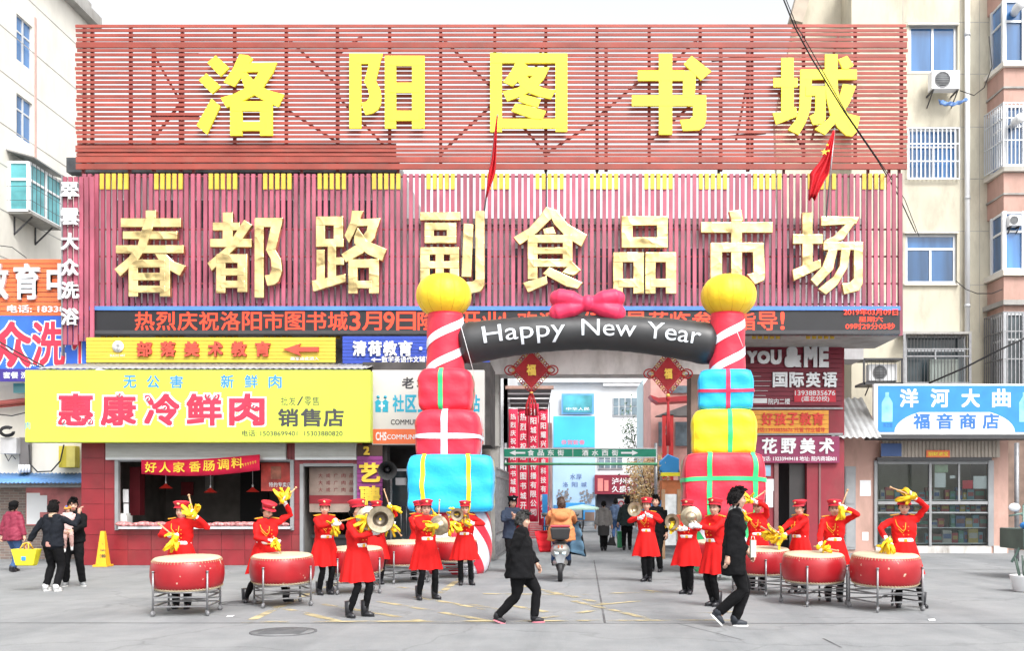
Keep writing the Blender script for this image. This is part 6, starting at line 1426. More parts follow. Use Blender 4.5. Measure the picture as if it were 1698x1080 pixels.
def cap_hair(c, rot, kind, k):
    q = MB(); S = lambda v: c + rot @ (V(v) * k)
    if kind in ('short', 'bun', 'bob', 'long'):
        vs = []; nu, nv = 20, 12
        for i in range(nv + 1):
            for j in range(nu):
                a = 2 * PI * j / nu; front = max(0, -math.sin(a)); side = abs(math.cos(a))
                tmax = {'short': 2.5, 'bun': 2.0, 'bob': 2.35, 'long': 2.4}[kind] - front ** (1 if kind == 'short' else .6) * {'short': 1.32, 'bun': 1.0, 'bob': 1.1, 'long': 1.1}[kind]
                if kind == 'short': tmax -= .42 * side
                t = tmax * i / nv; w = 1 + .02 * math.sin(a * 9 + i)
                vs.append(S((.088 * math.sin(t) * math.cos(a) * w, .008 + .108 * math.sin(t) * math.sin(a) * w, .012 + .128 * math.cos(t))))
        fs = [(i * nu + j, (i + 1) * nu + j, (i + 1) * nu + (j + 1) % nu, i * nu + (j + 1) % nu) for i in range(nv) for j in range(nu)]
        q.add(vs, fs, True)
        if kind in ('short', 'bob'):
            for i in range(70):
                a = rnd.uniform(0, 2 * PI); front = max(0, -math.sin(a)); t = rnd.uniform(.05, (1.25 if front > .3 else 2.3) if kind == 'short' else 2.1)
                c0 = V((.084 * math.sin(t) * math.cos(a), .008 + .103 * math.sin(t) * math.sin(a), .014 + .124 * math.cos(t))); dn = V((.02 * math.cos(a), -.03 + .02 * math.sin(a), .018)) if t < 1 else V((.006 * math.cos(a), .01, -.04))
                q.tube([S(c0), S(c0 + dn * .6 + V((0, 0, .004))), S(c0 + dn)], [.012 * k, .010 * k, .004 * k], 5)
        if kind == 'bun': q.ball(S((0, .115, -.035)), .042 * k, 12, 8)
        if kind == 'long': q.ball(S((0, .07, -.08)), (.075 * k, .045 * k, .10 * k), 12, 8)
    return q
def person(label, px, py, Hh=1.6, rz=0, hands=((.2, -.05, .72), (-.2, -.05, .72)), feet=((.09, 0, 0, 0), (-.09, .02, 0, 0)), hip=0, lean=0, head=(0, 0), hair='short', mh=None,
           wear='coat', mt=None, ml=None, ms=None, gloves=False, hints=None, hat=None, group=None, fat=1.0, curl=.9, hem=.86, collar=None, at=None, foot_len=1, extra=None, skin=None):
    k = Hh / 1.6; base = V(at) if at is not None else G(px, py)
    t = bpy.data.objects.new('person', None)
    hipz = .82 + hip; Rl = Matrix.Rotation(lean, 3, 'X')          # lean forward tips towards -Y
    hp = V((0, 0, hipz)); up = lambda v: hp + Rl @ (V(v) - V((0, 0, .82)))
    sh = .165 * (1.0 + (fat - 1) * .5); shL, shR = up((sh, 0, 1.30)), up((-sh, 0, 1.30)); neck = up((0, .005, 1.36)); hc = up((0, -.012, 1.485))
    arm = []
    for i, (s_, hd) in enumerate(((shL, hands[0]), (shR, hands[1]))):
        hint = (hints[i] if hints else None) or ((.5 if i == 0 else -.5), .35, -.8)
        el, wr = ik(s_, hd, .255, .235, hint); arm.append((s_, el, wr))
    leg = []
    for i, f in enumerate(feet):
        hx = .085 * (1 if i == 0 else -1); a = V((hx, 0, hipz)); an = V((f[0], f[1], .085 + f[2]))
        kn, an = ik(a, an, .40, .375, (0, -1, 0)); leg.append((a, kn, an, f))
    hr = Matrix.Rotation(head[0], 3, 'Z') @ Matrix.Rotation(head[1], 3, 'X')
    HD = lambda v: hc + hr @ V(v)
    # --- the body
    q = MB()
    def legs(mb, r0, r1, r2):
        for a, kn, an, f in leg: mb.tube([a + V((0, 0, .02)), a.lerp(kn, .5), kn, kn.lerp(an, .45), an], [r0, (r0 + r1) / 2 * 1.03, r1, r1 * .98, r2], 10)
    def torso(mb, e):
        for s in (-1, 1):
            mb.tube([up((s * .07, 0, .80)), up((s * .062, .0, 1.0)), up((s * .075, -.005, 1.17)), up((s * .09, .005, 1.28))], [(.098 + e) * fat, (.082 + e) * fat, .093 + e, .062 + e], 12)
        mb.tube([up((-sh + .02, 0, 1.295)), up((0, 0, 1.315)), up((sh - .02, 0, 1.295))], [.052 + e, .058 + e, .052 + e], 10)
        mb.ball(up((0, 0, .86)), ((.15 + e) * fat, (.10 + e) * fat, .11 + e))
        mb.ball(up((0, -.035, 1.17)), ((.12 + e), (.075 + e), .09 + e)) 
    def arms(mb, r0, r1, r2, end=1.0):
        for s_, el, wr in arm: mb.tube([s_, s_.lerp(el, .5), el, el.lerp(wr, .5), el.lerp(wr, end)], [r0, (r0 + r1) / 2, r1, (r1 + r2) / 2, r2], 9)
    torso(q, -.026); arms(q, .034, .028, .025); legs(q, .056, .036, .028)
    for a, kn, an, f in leg: q.ball(an + V((0, -.02, -.035)), (.022, .04, .02))
    q.tube([neck - V((0, 0, .05)), neck, HD((0, .01, -.07))], [.06, .048, .045], 10)
    q.ball(HD((0, .01, .02)), (.076, .093, .100), 16, 12, rot=hr); q.ball(HD((0, -.022, -.05)), (.054, .062, .062), 14, 10, rot=hr)
    q.tube([HD((0, -.078, .018)), HD((0, -.098, -.022)), HD((0, -.085, -.032))], [.009, .015, .012], 8)
    for s in (-1, 1):
        q.ball(HD((s * .077, .012, -.008)), (.012, .022, .03), 8, 6, rot=hr); q.ball(HD((s * .038, -.058, -.028)), (.026, .026, .024), 8, 6, rot=hr)
    q2 = MB(); q2.add(q.v, q.f, True); q2 = fuse(q2, .0135, 3)
    for s in (-1, 1):
        q2.ball(HD((s * .030, -.0815, .012)), (.0135, .006, .0055), 8, 5, m=2, rot=hr)
        q2.tube([HD((s * .046, -.074, .031)), HD((s * .031, -.083, .035)), HD((s * .016, -.086, .032))], .0042, 5, m=2)
    q2.ball(HD((0, -.084, -.058)), (.021, .007, .0065), 8, 5, m=1, rot=hr)
    cm = k
    hm = MB()
    for i, (s_, el, wr) in enumerate(arm):
        d = wr - el; hd = MB(); hand(hd, wr, d, (-.6 if i == 0 else .6, -.7, .3), 1, curl=curl if i == 0 else -curl)
        if gloves: hm.add(hd.v, hd.f, True)
        else: q2.add(hd.v, hd.f, True, 0)
    def put(mb, name, mats, parent, mod=None):
        mb.v = [tuple(V(v) * k) for v in mb.v]
        me = mb.mesh(name, mats); o = bpy.data.objects.new(name, me); C.objects.link(o); o.parent = parent; return o
    tone = rnd.choice((.88, 1.0, 1.0, 1.12)); body_mats = [skin or mat('skin_%d' % int(tone * 100), (.56 * tone, .33 * tone, .24 * tone), .5, var=.06, scale=9), M_lip, M_eye]
    q2.v = [tuple(V(v) * k) for v in q2.v]; me = q2.mesh('person', body_mats)
    bpy.data.objects.remove(t); t = bpy.data.objects.new('person', me); C.objects.link(t)
    t.location = base; t.rotation_euler = (0, 0, R(rz)); tag(t, label, 'person', group)
    if gloves:
        for i in range(2):
            s_, el, wr = arm[i]; g_ = MB(); hand(g_, wr, wr - el, (-.6 if i == 0 else .6, -.7, .3), 1, curl=curl if i == 0 else -curl, r=1.22); g_.tube([el.lerp(wr, .80), el.lerp(wr, .98)], [.037, .034], 10); put(g_, 'glove', M_glove, t)
    # --- clothes
    g_ = MB(); legs(g_, *((.082, .056, .045) if wear == 'uniform' else (.098 * fat, .072, .060) if wear != 'slim' else (.09, .062, .046))); g_.ball(V((0, .0, hipz)), (.15 * fat, .105 * fat, .10))
    fuse_l = fuse(g_, .018, 2, wr=.010); put(fuse_l, 'tights' if wear == 'uniform' else 'trousers', ml or M_tight, t)
    for a, kn, an, f in leg:
        g_ = MB(); fr = Matrix.Rotation(f[3], 3, 'X'); FT = lambda v: an + fr @ (V(v) - V((0, 0, .085)))
        yaw = f[4] if len(f) > 4 else 0; yr = Matrix.Rotation(yaw, 3, 'Z'); FT = lambda v: an + yr @ (fr @ (V(v) - V((0, 0, .085))))
        L_ = foot_len
        g_.tube([FT((0, .045, .036)), FT((0, 0, .040)), FT((0, -.06, .038)), FT((0, -.13 * L_, .026))], [.034, .040, .040, .026], 10)
        g_.tube([FT((0, .012, .04)), FT((0, .005, .10)), FT((0, 0, .23 if wear == 'uniform' else .12))], [.048, .056, .062 if wear == 'uniform' else .050], 10)
        for i_, v in enumerate(g_.v):
            l_v = fr.inverted() @ (yr.inverted() @ (V(v) - an)) + V((0, 0, .085))
            if l_v.z < 0.0: l_v.z = 0.0; g_.v[i_] = tuple(FT(l_v))
        so = MB(); n = 14; vs = []
        for z in (-.004, .016):
            for j in range(n):
                a_ = 2 * PI * j / n; vs.append(FT((.043 * math.cos(a_), -.042 + (.105 * L_ if math.sin(a_) < 0 else .09) * math.sin(a_), z)))
        so.add(vs, [tuple(range(n)), tuple(range(2 * n - 1, n - 1, -1))] + [(j, (j + 1) % n, n + (j + 1) % n, n + j) for j in range(n)])
        b = put(g_, 'boot' if wear == 'uniform' else 'shoe', (ms or (M_boot, M_boot))[0], t); put(so, 'sole', (ms or (M_boot, M_boot))[1], b)
    g_ = MB(); e = .018 if wear == 'uniform' else .03 if wear != 'puffy' else .045
    torso(g_, e)
    if wear == 'uniform': arms(g_, .058, .050, .043, .97)
    else: arms(g_, .066 if wear != 'puffy' else .078, .06 if wear != 'puffy' else .072, .047 if wear != 'puffy' else .055, .93)
    if wear != 'uniform' and hem < .84:
        for z0, z1 in ((.84, hem),):
            for s in (-1, 0, 1): g_.tube([up((s * .07, 0, 1.0)), V((s * .078, .0, (z1 + .9) / 2)), V((s * .085, 0, z1))], [(.09 + e) * fat, (.10 + e) * fat, (.105 + e) * fat], 12)
    g_.tube([neck - V((0, 0, .05)), neck + (hc - neck) * .18], [.07 + e * .4, .058], 12)
    ca = put(fuse(g_, .017, 2, wr=.016), 'tunic' if wear == 'uniform' else 'jacket', mt or M_uni, t)
    if wear == 'uniform':
        g_ = MB(); n = 64; K = 8; vs = []
        for i in range(K + 1):
            f_ = i / K; z = 1.0 - f_ * .50; r = .128 + .115 * f_ ** .75
            for j in range(n):
                a = 2 * PI * j / n; w = 1 + (.10 * math.sin(a * (9 + int(px) % 4) + 1.1 * math.sin(a * 3 + px)) + .05 * math.sin(a * 5 + px)) * f_
                vs.append(V((r * 1.12 * math.cos(a) * w, r * .86 * math.sin(a) * w + lean * .1, z + hip + .008 * math.sin(a * 6 + px) * f_)))
        g_.add(vs, [(i * n + j, (i + 1) * n + j, (i + 1) * n + (j + 1) % n, i * n + (j + 1) % n) for i in range(K) for j in range(n)], True)
        o = put(g_, 'skirt', M_uni, t)
        g_ = MB(); g_.lathe([(.131, .975), (.136, .98), (.136, 1.025), (.130, 1.03)], 36, sx=1.12, sy=.88, cap=False); g_.v = [tuple(up(v)) for v in g_.v]; b = put(g_, 'belt', M_belt, t)
        g_ = MB(); c_ = up((0, -.122, 1.0)); g_.box(c_.x - .022, c_.y - .006, c_.z - .022, c_.x + .022, c_.y + .004, c_.z + .022); put(g_, 'buckle', M_cord, b)
        # gold cord, epaulettes, collar, buttons
        for (r_, dz) in ((.0065, 0), (.0055, -.035)):
            g_ = MB(); g_.tube([up((-.14, -.03, 1.34)), up((-.12, -.10, 1.22 + dz)), up((-.05, -.142, 1.14 + dz)), up((-.01, -.135, 1.16)), up((.0, -.12, 1.26))], r_, 6); put(g_, 'gold_cord', M_cord, ca)
        for s in (-1, 1):
            g_ = MB(); a0 = up((s * .075, .0, 1.385)); a1 = up((s * (sh + .03), 0, 1.365)); g_.bar(a0, a1, .05, .014); put(g_, 'epaulette', M_cord, ca)
        g_ = MB()
        for z in (1.08, 1.14, 1.2):
            for s in (-1, 1): g_.ball(up((s * .035, -.135, z)), .009, 6, 5)
        put(g_, 'button', M_cord, ca)
        g_ = MB(); g_.tube([neck - V((0, 0, .03)), neck + (hc - neck) * .28], [.062, .054], 14); put(g_, 'collar', collar or M_hat, ca)
    elif collar:
        g_ = MB(); g_.tube([neck - V((0, 0, .035)), neck + V((0, 0, .0)), neck + (hc - neck) * .33], [.085, .078, .062], 14); put(g_, 'scarf', collar, t)
    if hair: 
        h = cap_hair(hc, hr, 'bun' if hat == 'cap' else hair, 1)
        put(h, 'hair', mh or M_hair, t)
    if hat == 'cap':
        g_ = MB(); rt = hr @ Matrix.Rotation(R(-8), 3, 'X'); c_ = HD((0, .012, .055))
        g_.lathe([(.097, 0), (.099, .04), (.124, .072), (.124, .084), (.08, .100), (.001, .104)], 26, c_, sx=.95, sy=1.06, rot=rt); ho = put(g_, 'hat', M_hat, t)
        g_ = MB(); vs = []; n = 12
        for r0, z in ((.095, .012), (.15, -.012)):
            for j in range(n + 1):
                a = PI + PI * j / n; vs.append(c_ + rt @ V((r0 * math.cos(a) * (.95 if r0 < .1 else .72), r0 * math.sin(a) * 1.03, z)))
        g_.add(vs, [(j, j + 1, n + 2 + j, n + 1 + j) for j in range(n)], True); vo = put(g_, 'visor', M_hat, ho); 
        g_ = MB(); g_.lathe([(.1005, .012), (.1025, .03)], 26, c_, sx=.955, sy=1.065, rot=rt, cap=False); put(g_, 'hat_band', mat('band_darkred', (.30, .008, .02), .5), ho)
        g_ = MB(); g_.ball(c_ + rt @ V((0, -.116, .055)), (.024, .012, .022), 10, 6); put(g_, 'badge', mat('badge_pale_gold', (.80, .62, .32), .35, .4), ho)
    elif hat == 'police':
        g_ = MB(); rt = hr; c_ = HD((0, .012, .05)); g_.lathe([(.098, 0), (.10, .035), (.125, .065), (.12, .08), (.001, .088)], 24, c_, sx=.95, sy=1.05, rot=rt); ho = put(g_, 'cap', M_tight, t)
        g_ = MB(); g_.ball(c_ + rt @ V((0, -.115, .045)), (.02, .01, .02), 8, 6); put(g_, 'badge', M_signw, ho)
        g_ = MB(); g_.ball(c_ + rt @ V((0, -.11, 0)), (.07, .045, .008), 12, 6, rot=rt); put(g_, 'visor', M_tight, ho)
    elif hat == 'beanie':
        g_ = MB(); g_.lathe([(.097, -.02), (.104, .03), (.098, .07), (.06, .1), (.001, .108)], 22, HD((0, .012, .03)), sx=.95, sy=1.06, rot=hr); put(g_, 'cap', M_tight, t)
    wl = lambda v: base + Matrix.Rotation(R(rz), 3, 'Z') @ (V(v) * k)
    info = dict(o=t, k=k, L=wl(arm[0][2]), Rr=wl(arm[1][2]), Ld=(wl(arm[0][2]) - wl(arm[0][1])).normalized(), Rd=(wl(arm[1][2]) - wl(arm[1][1])).normalized(), wl=wl, head=wl(hc), rz=R(rz), arm=arm)
    return info

def ribbon_cloth(mb, c, k, seed, spread=(0, 0, -1), size=.15):
    r_ = random.Random(seed); sp = V(spread).normalized()
    for i in range(9):
        d = (V([r_.gauss(0, .55) for _ in range(3)]) + sp * .9).normalized(); n = d.orthogonal().normalized(); n = Matrix.Rotation(r_.uniform(0, 6.28), 3, d) @ n
        L = size * r_.uniform(.7, 1.3); w0 = size * .28; vs = []; M_ = 6
        for a in range(M_ + 1):
            f = a / M_; p = V(c) + d * L * f + n * .03 * math.sin(f * 5 + i) + sp * .03 * f * f; wd = w0 * (.35 + math.sin(f * 2.6) * .9); s = d.cross(n)
            for b in (-1, -.3, .3, 1): vs.append(p + s * wd * b * .5 + n * .018 * math.sin(b * 4 + a + i))
        mb.add(vs, [(a * 4 + b, a * 4 + b + 1, a * 4 + b + 5, a * 4 + b + 4) for a in range(M_) for b in range(3)], True)
    mb.ball(c, size * .30, 10, 7)
def stick(label, inf, side, direction, spread=(0, 0, -1), seed=1, size=.16, L=.36):
    w = inf['L'] if side == 'L' else inf['Rr']; d0 = inf['Ld'] if side == 'L' else inf['Rd']; d = V(direction).normalized(); h = w + d0 * .07 * inf['k']
    o = MB(); o.tube([h - d * .10, h + d * L * .75], [.011, .012], 8); o.ball(h + d * L * .78, .020, 10, 7)
    so = o.build('drumstick', M_wood, None, at=h); so.data.transform(Matrix.Translation(-h)); tag(so, label, 'drumstick', 'drumsticks with yellow cloths')
    q = MB(); ribbon_cloth(q, V((0, 0, 0)) - d * .02, 1, seed, spread, size); b = q.build('ribbon', M_brib, so, at=(0, 0, 0)); b.modifiers.new('s', 'SOLIDIFY').thickness = .004
    return so
def cymbal(label, c, n, r=.17, dark=False, rib=True, seed=0, spread=(0, 0, -1)):
    """cymbal with its hollow side along n"""
    n = V(n).normalized(); rot = V((0, 0, 1)).rotation_difference(n).to_matrix(); q = MB()
    pr = [(r, .0), (r * .97, -.006), (r * .58, -.014), (r * .50, -.022), (r * .46, -.05), (r * .30, -.078), (.001, -.084)]
    q.lathe(pr, 36, (0, 0, 0), rot=rot, cap=False); q.lathe([(r * .965, .003), (r * .57, -.006)], 36, rot=rot, cap=False); q.lathe([(r * .57, -.006), (r * .48, -.016), (r * .43, -.045), (r * .28, -.07), (.001, -.076)], 36, rot=rot, cap=False, m=1)
    o = q.build('cymbal', [M_brass, M_brassd if dark else M_brass], None, at=c); tag(o, label, 'cymbal', 'cymbals of the performers')
    q = MB(); q.lathe([(r * 1.0, .002), (r * 1.0, -.006)], 36, rot=rot, cap=False); q.lathe([(r * .8, -.006), (r * .8, -.0125)], 36, rot=rot, cap=False); q.build('rim', mat('rim_bronze', (.34, .24, .12), .35, .8), o, at=(0, 0, 0))
    if rib:
        q = MB(); ribbon_cloth(q, -n * .12, 1, seed, spread, .17); b = q.build('ribbon', M_brib, o, at=(0, 0, 0)); b.modifiers.new('s', 'SOLIDIFY').thickness = .004
    return o
U = dict(wear='uniform', hair='bun', hat='cap', gloves=True, group='performers in red uniforms')
bk_ = mat('turtleneck_black', (.015, .015, .016), .7)
# A: drummer far left, facing the camera
a = person('performer facing the camera behind the far left drum, one stick raised beside her face', 301, 1010, 1.60, 4, hands=((.27, -.16, 1.40), (-.06, -.30, 1.12)), head=(-.1, .12), hints=((1, 0, -.5), (-1, 0, -.5)), **U)
stick('stick raised beside the face of the far left drummer', a, 'L', (-.15, -.1, .8), (0.0, -.1, .5), 3, .19); stick('stick held at the chest of the far left drummer', a, 'R', (-.5, -.3, .5), (0, -.3, -.6), 4, .19)
# B
b = person('performer bent forward behind the second drum with one arm raised over her cap', 440, 1000, 1.64, 38, hands=((.26, -.16, 1.56), (-.02, -.30, .98)), feet=((.30, -.1, 0, 0, .5), (-.28, .1, 0, 0, -.3)), head=(.3, .5), hip=-.04, lean=.12, hints=((1, .2, -.1), (-1, .3, -.6)), collar=bk_, **U)
stick('stick swung above the cap of the second drummer', b, 'L', (.5, 0, .5), (-.1, 0, .4), 5, .17); stick('stick lowered towards the second drum', b, 'R', (.4, -.1, -.8), (.3, 0, -.7), 6, .16)
# C
c = person('performer standing between the second and third drums holding up a yellow cloth', 538, 987, 1.62, 40, hands=((.06, -.36, 1.24), (-.04, -.40, 1.22)), head=(-.5, .05), hints=((1, .1, -.8), (-1, .1, -.8)), **U)
stick('stick with hanging cloth held out between the second and third drums', c, 'L', (.6, -.4, .1), (.2, 0, -1), 7, .22)
# E rear drummer
e_ = person('rear performer swinging both yellow cloths before the purple sign', 624, 970, 1.60, 35, hands=((.18, -.28, 1.50), (.10, -.34, 1.18)), head=(-.2, .1), hints=((1, 0, -.4), (-1, 0, -.6)), **U)
stick('stick raised high before the purple sign', e_, 'L', (-.3, 0, .9), (.3, 0, -.4), 8, .19, L=.42); stick('stick trailing a long yellow cloth before the purple sign', e_, 'R', (.4, 0, -.5), (.2, 0, -1), 9, .2)
# D front cymbal player, facing right
d = person('nearest left performer in profile clashing big cymbals before her face', 592, 1024, 1.62, 62, hands=((.10, -.36, 1.22), (-.07, -.34, 1.18)), feet=((.10, -.06, 0, 0, .2), (-.12, .04, 0, 0, -.3)), head=(0, 0), hints=((1, .1, -.9), (-1, .1, -.9)), collar=bk_, **U)
hpt = d['L']; fw = V((math.sin(R(62)), -math.cos(R(62)), 0))
cymbal('pale round cymbal with dark hollow facing the camera held by the nearest left performer', P(631, 862, d['o'].location.y - .30), (.25, -1, -.02), .19, True, True, 11, (-1, 0, -.3))
cymbal('second cymbal behind the pale one, half hidden at the nearest left performer\'s face', P(610, 860, d['o'].location.y - .06), (-.3, 1, 0), .17, False, True, 12, (-.4, 0, -1))
# F
f = person('smiling performer holding a striped dark cymbal out at chest height', 706, 995, 1.62, 28, hands=((.16, -.36, 1.12), (-.02, -.40, 1.14)), feet=((.15, -.02, 0, 0, .4), (-.12, .0, 0, 0, -.1)), head=(-.2, 0), hints=((1, .1, -.7), (-1, .1, -.4)), **U)
cymbal('dark cymbal with bright boss held at chest height by the smiling performer', P(728, 872, f['o'].location.y - .50), (.35, 1, .1), .165, True, True, 13, (-.5, 0, -.1))
cymbal('cymbal seen edge on behind the dark striped one', P(738, 870, f['o'].location.y - .38), (-.8, -.6, 0), .15, True, True, 14, (.5, 0, -.6))
# G behind F
g_p = person('rear performer mostly hidden behind the smiling one, stick raised', 694, 962, 1.60, 30, hands=((.34, -.22, 1.28), (.0, -.32, 1.1)), head=(0, 0), **U)
stick('stick with yellow cloth raised beside the blue gift box', g_p, 'L', (.05, 0, 1), (-.5, 0, .1), 15, .17, L=.42)
# H
h = person('performer before the striped inflatable base peering between two small cymbals', 771, 971, 1.60, 4, hands=((.16, -.26, 1.20), (-.10, -.30, 1.26)), feet=((.12, 0, 0, 0, .5), (-.08, 0, 0, 0, 0)), head=(0, .1), hints=((1, 0, -.3), (-1, 0, -.3)), **U)
cymbal('dark hollow cymbal raised to the mouth before the striped inflatable base', P(758, 854, h['o'].location.y - .48), (-.1, -1, -.05), .125, True, True, 16, (-1, 0, .2))
cymbal('small silver cymbal seen edge on before the striped inflatable base', P(774, 863, h['o'].location.y - .36), (.85, -.35, 0), .125, False, True, 17, (1, 0, 0))
# I
i_ = person('lone performer right of the lane holding one bronze cymbal beside her face', 1072, 965, 1.66, -6, hands=((.08, -.24, 1.28), (-.14, -.28, 1.24)), feet=((.06, .02, 0, 0, .1), (-.03, .0, 0, 0, -.5)), head=(-.1, 0), hints=((1, 0, -.5), (-1, 0, -.5)), **U)
cymbal('bronze cymbal tilted beside the face of the lone performer right of the lane', P(1052, 845, i_['o'].location.y - .40), (-.55, -1, .1), .15, False, False)
# J
jj = person('performer before the red gift box with a dark cymbal and yellow cloth at her waist', 1140, 986, 1.62, -14, hands=((.02, -.32, 1.14), (-.12, -.34, 1.14)), feet=((.05, .0, 0, 0, 0), (-.05, .06, 0, 0, -.6)), head=(-.1, .05), hints=((1, 0, -.6), (-1, 0, -.6)), **U)
cymbal('black hollowed cymbal held low before the red gift box', P(1114, 866, jj['o'].location.y - .46), (-.8, -1, 0), .14, True, True, 18, (-.3, 0, -.6))
cymbal('dark cymbal standing edge on beside the black hollowed one', P(1124, 866, jj['o'].location.y - .30), (.9, -.5, 0), .13, True, False)
# K
kk = person('performer in profile facing left with a bright bronze cymbal held out', 1186, 1006, 1.64, -52, hands=((.02, -.38, 1.22), (-.08, -.42, 1.22)), feet=((.06, .0, 0, 0, .1), (-.05, .0, 0, 0, -.2)), head=(.3, 0), hints=((1, 0, -.8), (-1, 0, -.8)), **U)
cymbal('bright bronze cymbal seen from its domed side, held out by the performer facing left', P(1146, 858, kk['o'].location.y - .22), (.15, 1, .05), .165, False, False)
# L
l_p = person('rear performer with both arms raised behind the man in the black coat', 1256, 978, 1.64, -6, hands=((-.06, -.26, 1.58), (-.30, -.18, 1.36)), head=(-.3, .1), hints=((1, 0, .2), (-1, 0, -.4)), **U)
stick('stick crossing above the cap behind the man in the black coat', l_p, 'L', (.7, 0, .5), (-.3, 0, .2), 19, .17); stick('stick with yellow cloth left of the head of the man in the black coat', l_p, 'R', (-.3, 0, .7), (0, 0, -.4), 20, .17)
# M
m_p = person('performer in profile facing left reaching her sticks over the half hidden drum', 1327, 985, 1.62, -62, hands=((.10, -.42, 1.04), (-.10, -.42, 1.06)), feet=((.10, .0, 0, 0, 0), (-.08, -.06, 0, 0, 0)), head=(.1, .2), hints=((1, .2, -.8), (-1, .2, -.8)), **U)
stick('stick with a big yellow cloth held over the half hidden drum', m_p, 'R', (-.9, 0, .5), (-.9, 0, .1), 21, .22); stick('second stick over the half hidden drum', m_p, 'L', (-.8, -.1, .6), (-.7, 0, -.3), 22, .2)
# N
n_p = person('performer lifting a yellow cloth beside her cap behind the second drum from the right', 1383, 998, 1.62, -6, hands=((.14, -.20, 1.50), (-.28, -.34, .90)), head=(-.1, .05), hints=((1, .1, -.3), (-1, .1, -.3)), **U)
stick('stick raised beside the cap behind the second drum from the right', n_p, 'L', (.3, -.1, .9), (0, 0, -.3), 23, .18); stick('stick resting on the second drum from the right', n_p, 'R', (.8, -.3, -.15), (.9, -.2, -.1), 24, .15)
# O
o_p = person('far right performer with a stick raised over her head', 1499, 1008, 1.66, -8, hands=((.12, -.18, 1.62), (-.30, -.26, 1.02)), feet=((.26, .0, 0, 0, .3), (-.08, .0, 0, 0, -.2)), head=(-.1, .2), hints=((1, .1, -.1), (-1, .1, -.1)), collar=bk_, **U)
stick('stick held level over the head of the far right performer', o_p, 'L', (-.9, 0, .35), (-.9, 0, .25), 25, .20, L=.44); stick('stick lowered towards the far right drum', o_p, 'R', (-.3, -.2, -.9), (-.2, 0, -1), 26, .19)

# ------------------------------------------------------------------ passers-by
M_navy = mat('cloth_black_blue', (.012, .014, .019), .9, var=.25, bump=.2, bscale=18); M_blk = mat('cloth_black', (.007, .007, .008), .9, var=.2, bump=.2, bscale=18)
M_jean = mat('jeans', (.05, .10, .22), .8, var=.2); M_grj = mat('jacket_grey', (.26, .25, .24), .85, var=.1); M_wine = mat('jacket_wine', (.24, .02, .05), .7, var=.15, bump=.3, bscale=14)
M_or = mat('hoodie_orange', (.56, .22, .09), .8, var=.1, bump=.2, bscale=12); M_wsh = (mat('sneaker_white', (.75, .75, .75), .5), mat('sole_white', (.7, .7, .68), .6)); M_scarf = mat('scarf_red', (.60, .02, .02), .8)
bsh = (M_boot, M_boot); dsh = (mat('sneaker_navy', (.025, .03, .04), .6), mat('sole_white', 0)); psh = (mat('sneaker_black', (.02, .02, .024), .6), mat('sole_pink', (.68, .22, .28), .6))
pw = person('grey haired woman in a black padded jacket and red scarf striding across the road', 862, 1034, 1.52, 86, wear='puffy', mt=M_blk, ml=M_blk, ms=psh, hair='short', mh=M_hairg, collar=M_scarf, fat=1.38, hem=.64,
            hands=((.22, -.22, .82), (-.22, .02, .80)), feet=((.07, -.20, 0, -.05), (-.07, .30, .03, .35)), hip=-.035, lean=.05, head=(0, .05), hints=((.3, 1, -.4), (-.3, 1, -.2)))
pm_ = person('young man in a long black coat walking right in front of the drums', 1216, 1040, 1.80, 84, wear='coat', mt=M_blk, ml=M_blk, ms=dsh, hair='short', hem=.60, fat=1.06, hands=((.20, -.18, .86), (-.20, .08, .80)),
             feet=((.06, -.03, 0, 0), (-.06, .17, .09, .8)), hip=-.005, lean=.05, head=(0, .03), hints=((.3, 1, -.2), (-.3, 1, -.2)), collar=mat('shirt_grey', (.28, .28, .27), .8))
q = MB(); hh = pm_['wl']; q.box(0, 0, 0, .07, .08, .22); o = q.build('paper_cup_bag', mat('bag_cream', (.55, .55, .45), .6), None, at=P(1245, 925, pm_['o'].location.y - .15)); tag(o, 'small pale paper bag held in front by the man in the long black coat', 'bag')
q = MB(); q.tube([(.01, .04, .22), (.02, .04, .27), (.05, .04, .27), (.06, .04, .22)], .005, 6); q.build('handle', mat('bag_cream', 0), o, at=(0, 0, 0))
# far left pair
w1 = person('woman in black jacket seen from behind reaching towards the child', 88, 981, 1.62, 172, wear='coat', mt=M_navy, ml=M_blk, ms=M_wsh, hair='bob', fat=1.05, hem=.84, hands=((-.40, -.12, .92), (.0, 0, 1)) and ((-.0, 0, 1), (0, 0, 1)) and ((.40, .10, .86), (-.38, -.18, 1.40)),
            feet=((.14, .0, 0, 0), (-.10, .05, 0, 0)), hints=((.5, .2, -.3), (-.4, .0, -.9)), head=(.1, .1), collar=mat('collar_tan', (.50, .34, .24), .8))
q = MB(); q.lathe([(.14, .80), (.148, .82), (.148, .88), (.14, .90)], 30, sx=1.15, sy=.9, cap=False); q.v = [tuple(V(v) * w1['k']) for v in q.v]; me = q.mesh('shirt_hem', mat('shirt_salmon', (.50, .26, .22), .8)); o = bpy.data.objects.new('shirt_hem', me); C.objects.link(o); o.parent = w1['o']
bg_ = thing('shopping_basket', 'bright yellow shopping bag hanging from the left hand of the woman in black', 'bag', w1['L'] + V((-.05, 0, -.42)))
p = w1['L'] + V((-.03, -.04, 0)); M_bagy = mat('bag_yellow', (.80, .70, .03), .5, var=.06, bump=.3, bscale=9)
q = MB(); vs = []
for (z, hx, hy) in ((-.42, .15, .06), (-.40, .16, .08), (-.12, .23, .10), (-.12, .215, .085), (-.38, .15, .07)):
    vs += [p + V((sx * hx, sy * hy, z)) for sx, sy in ((-1, -1), (1, -1), (1, 1), (-1, 1))]
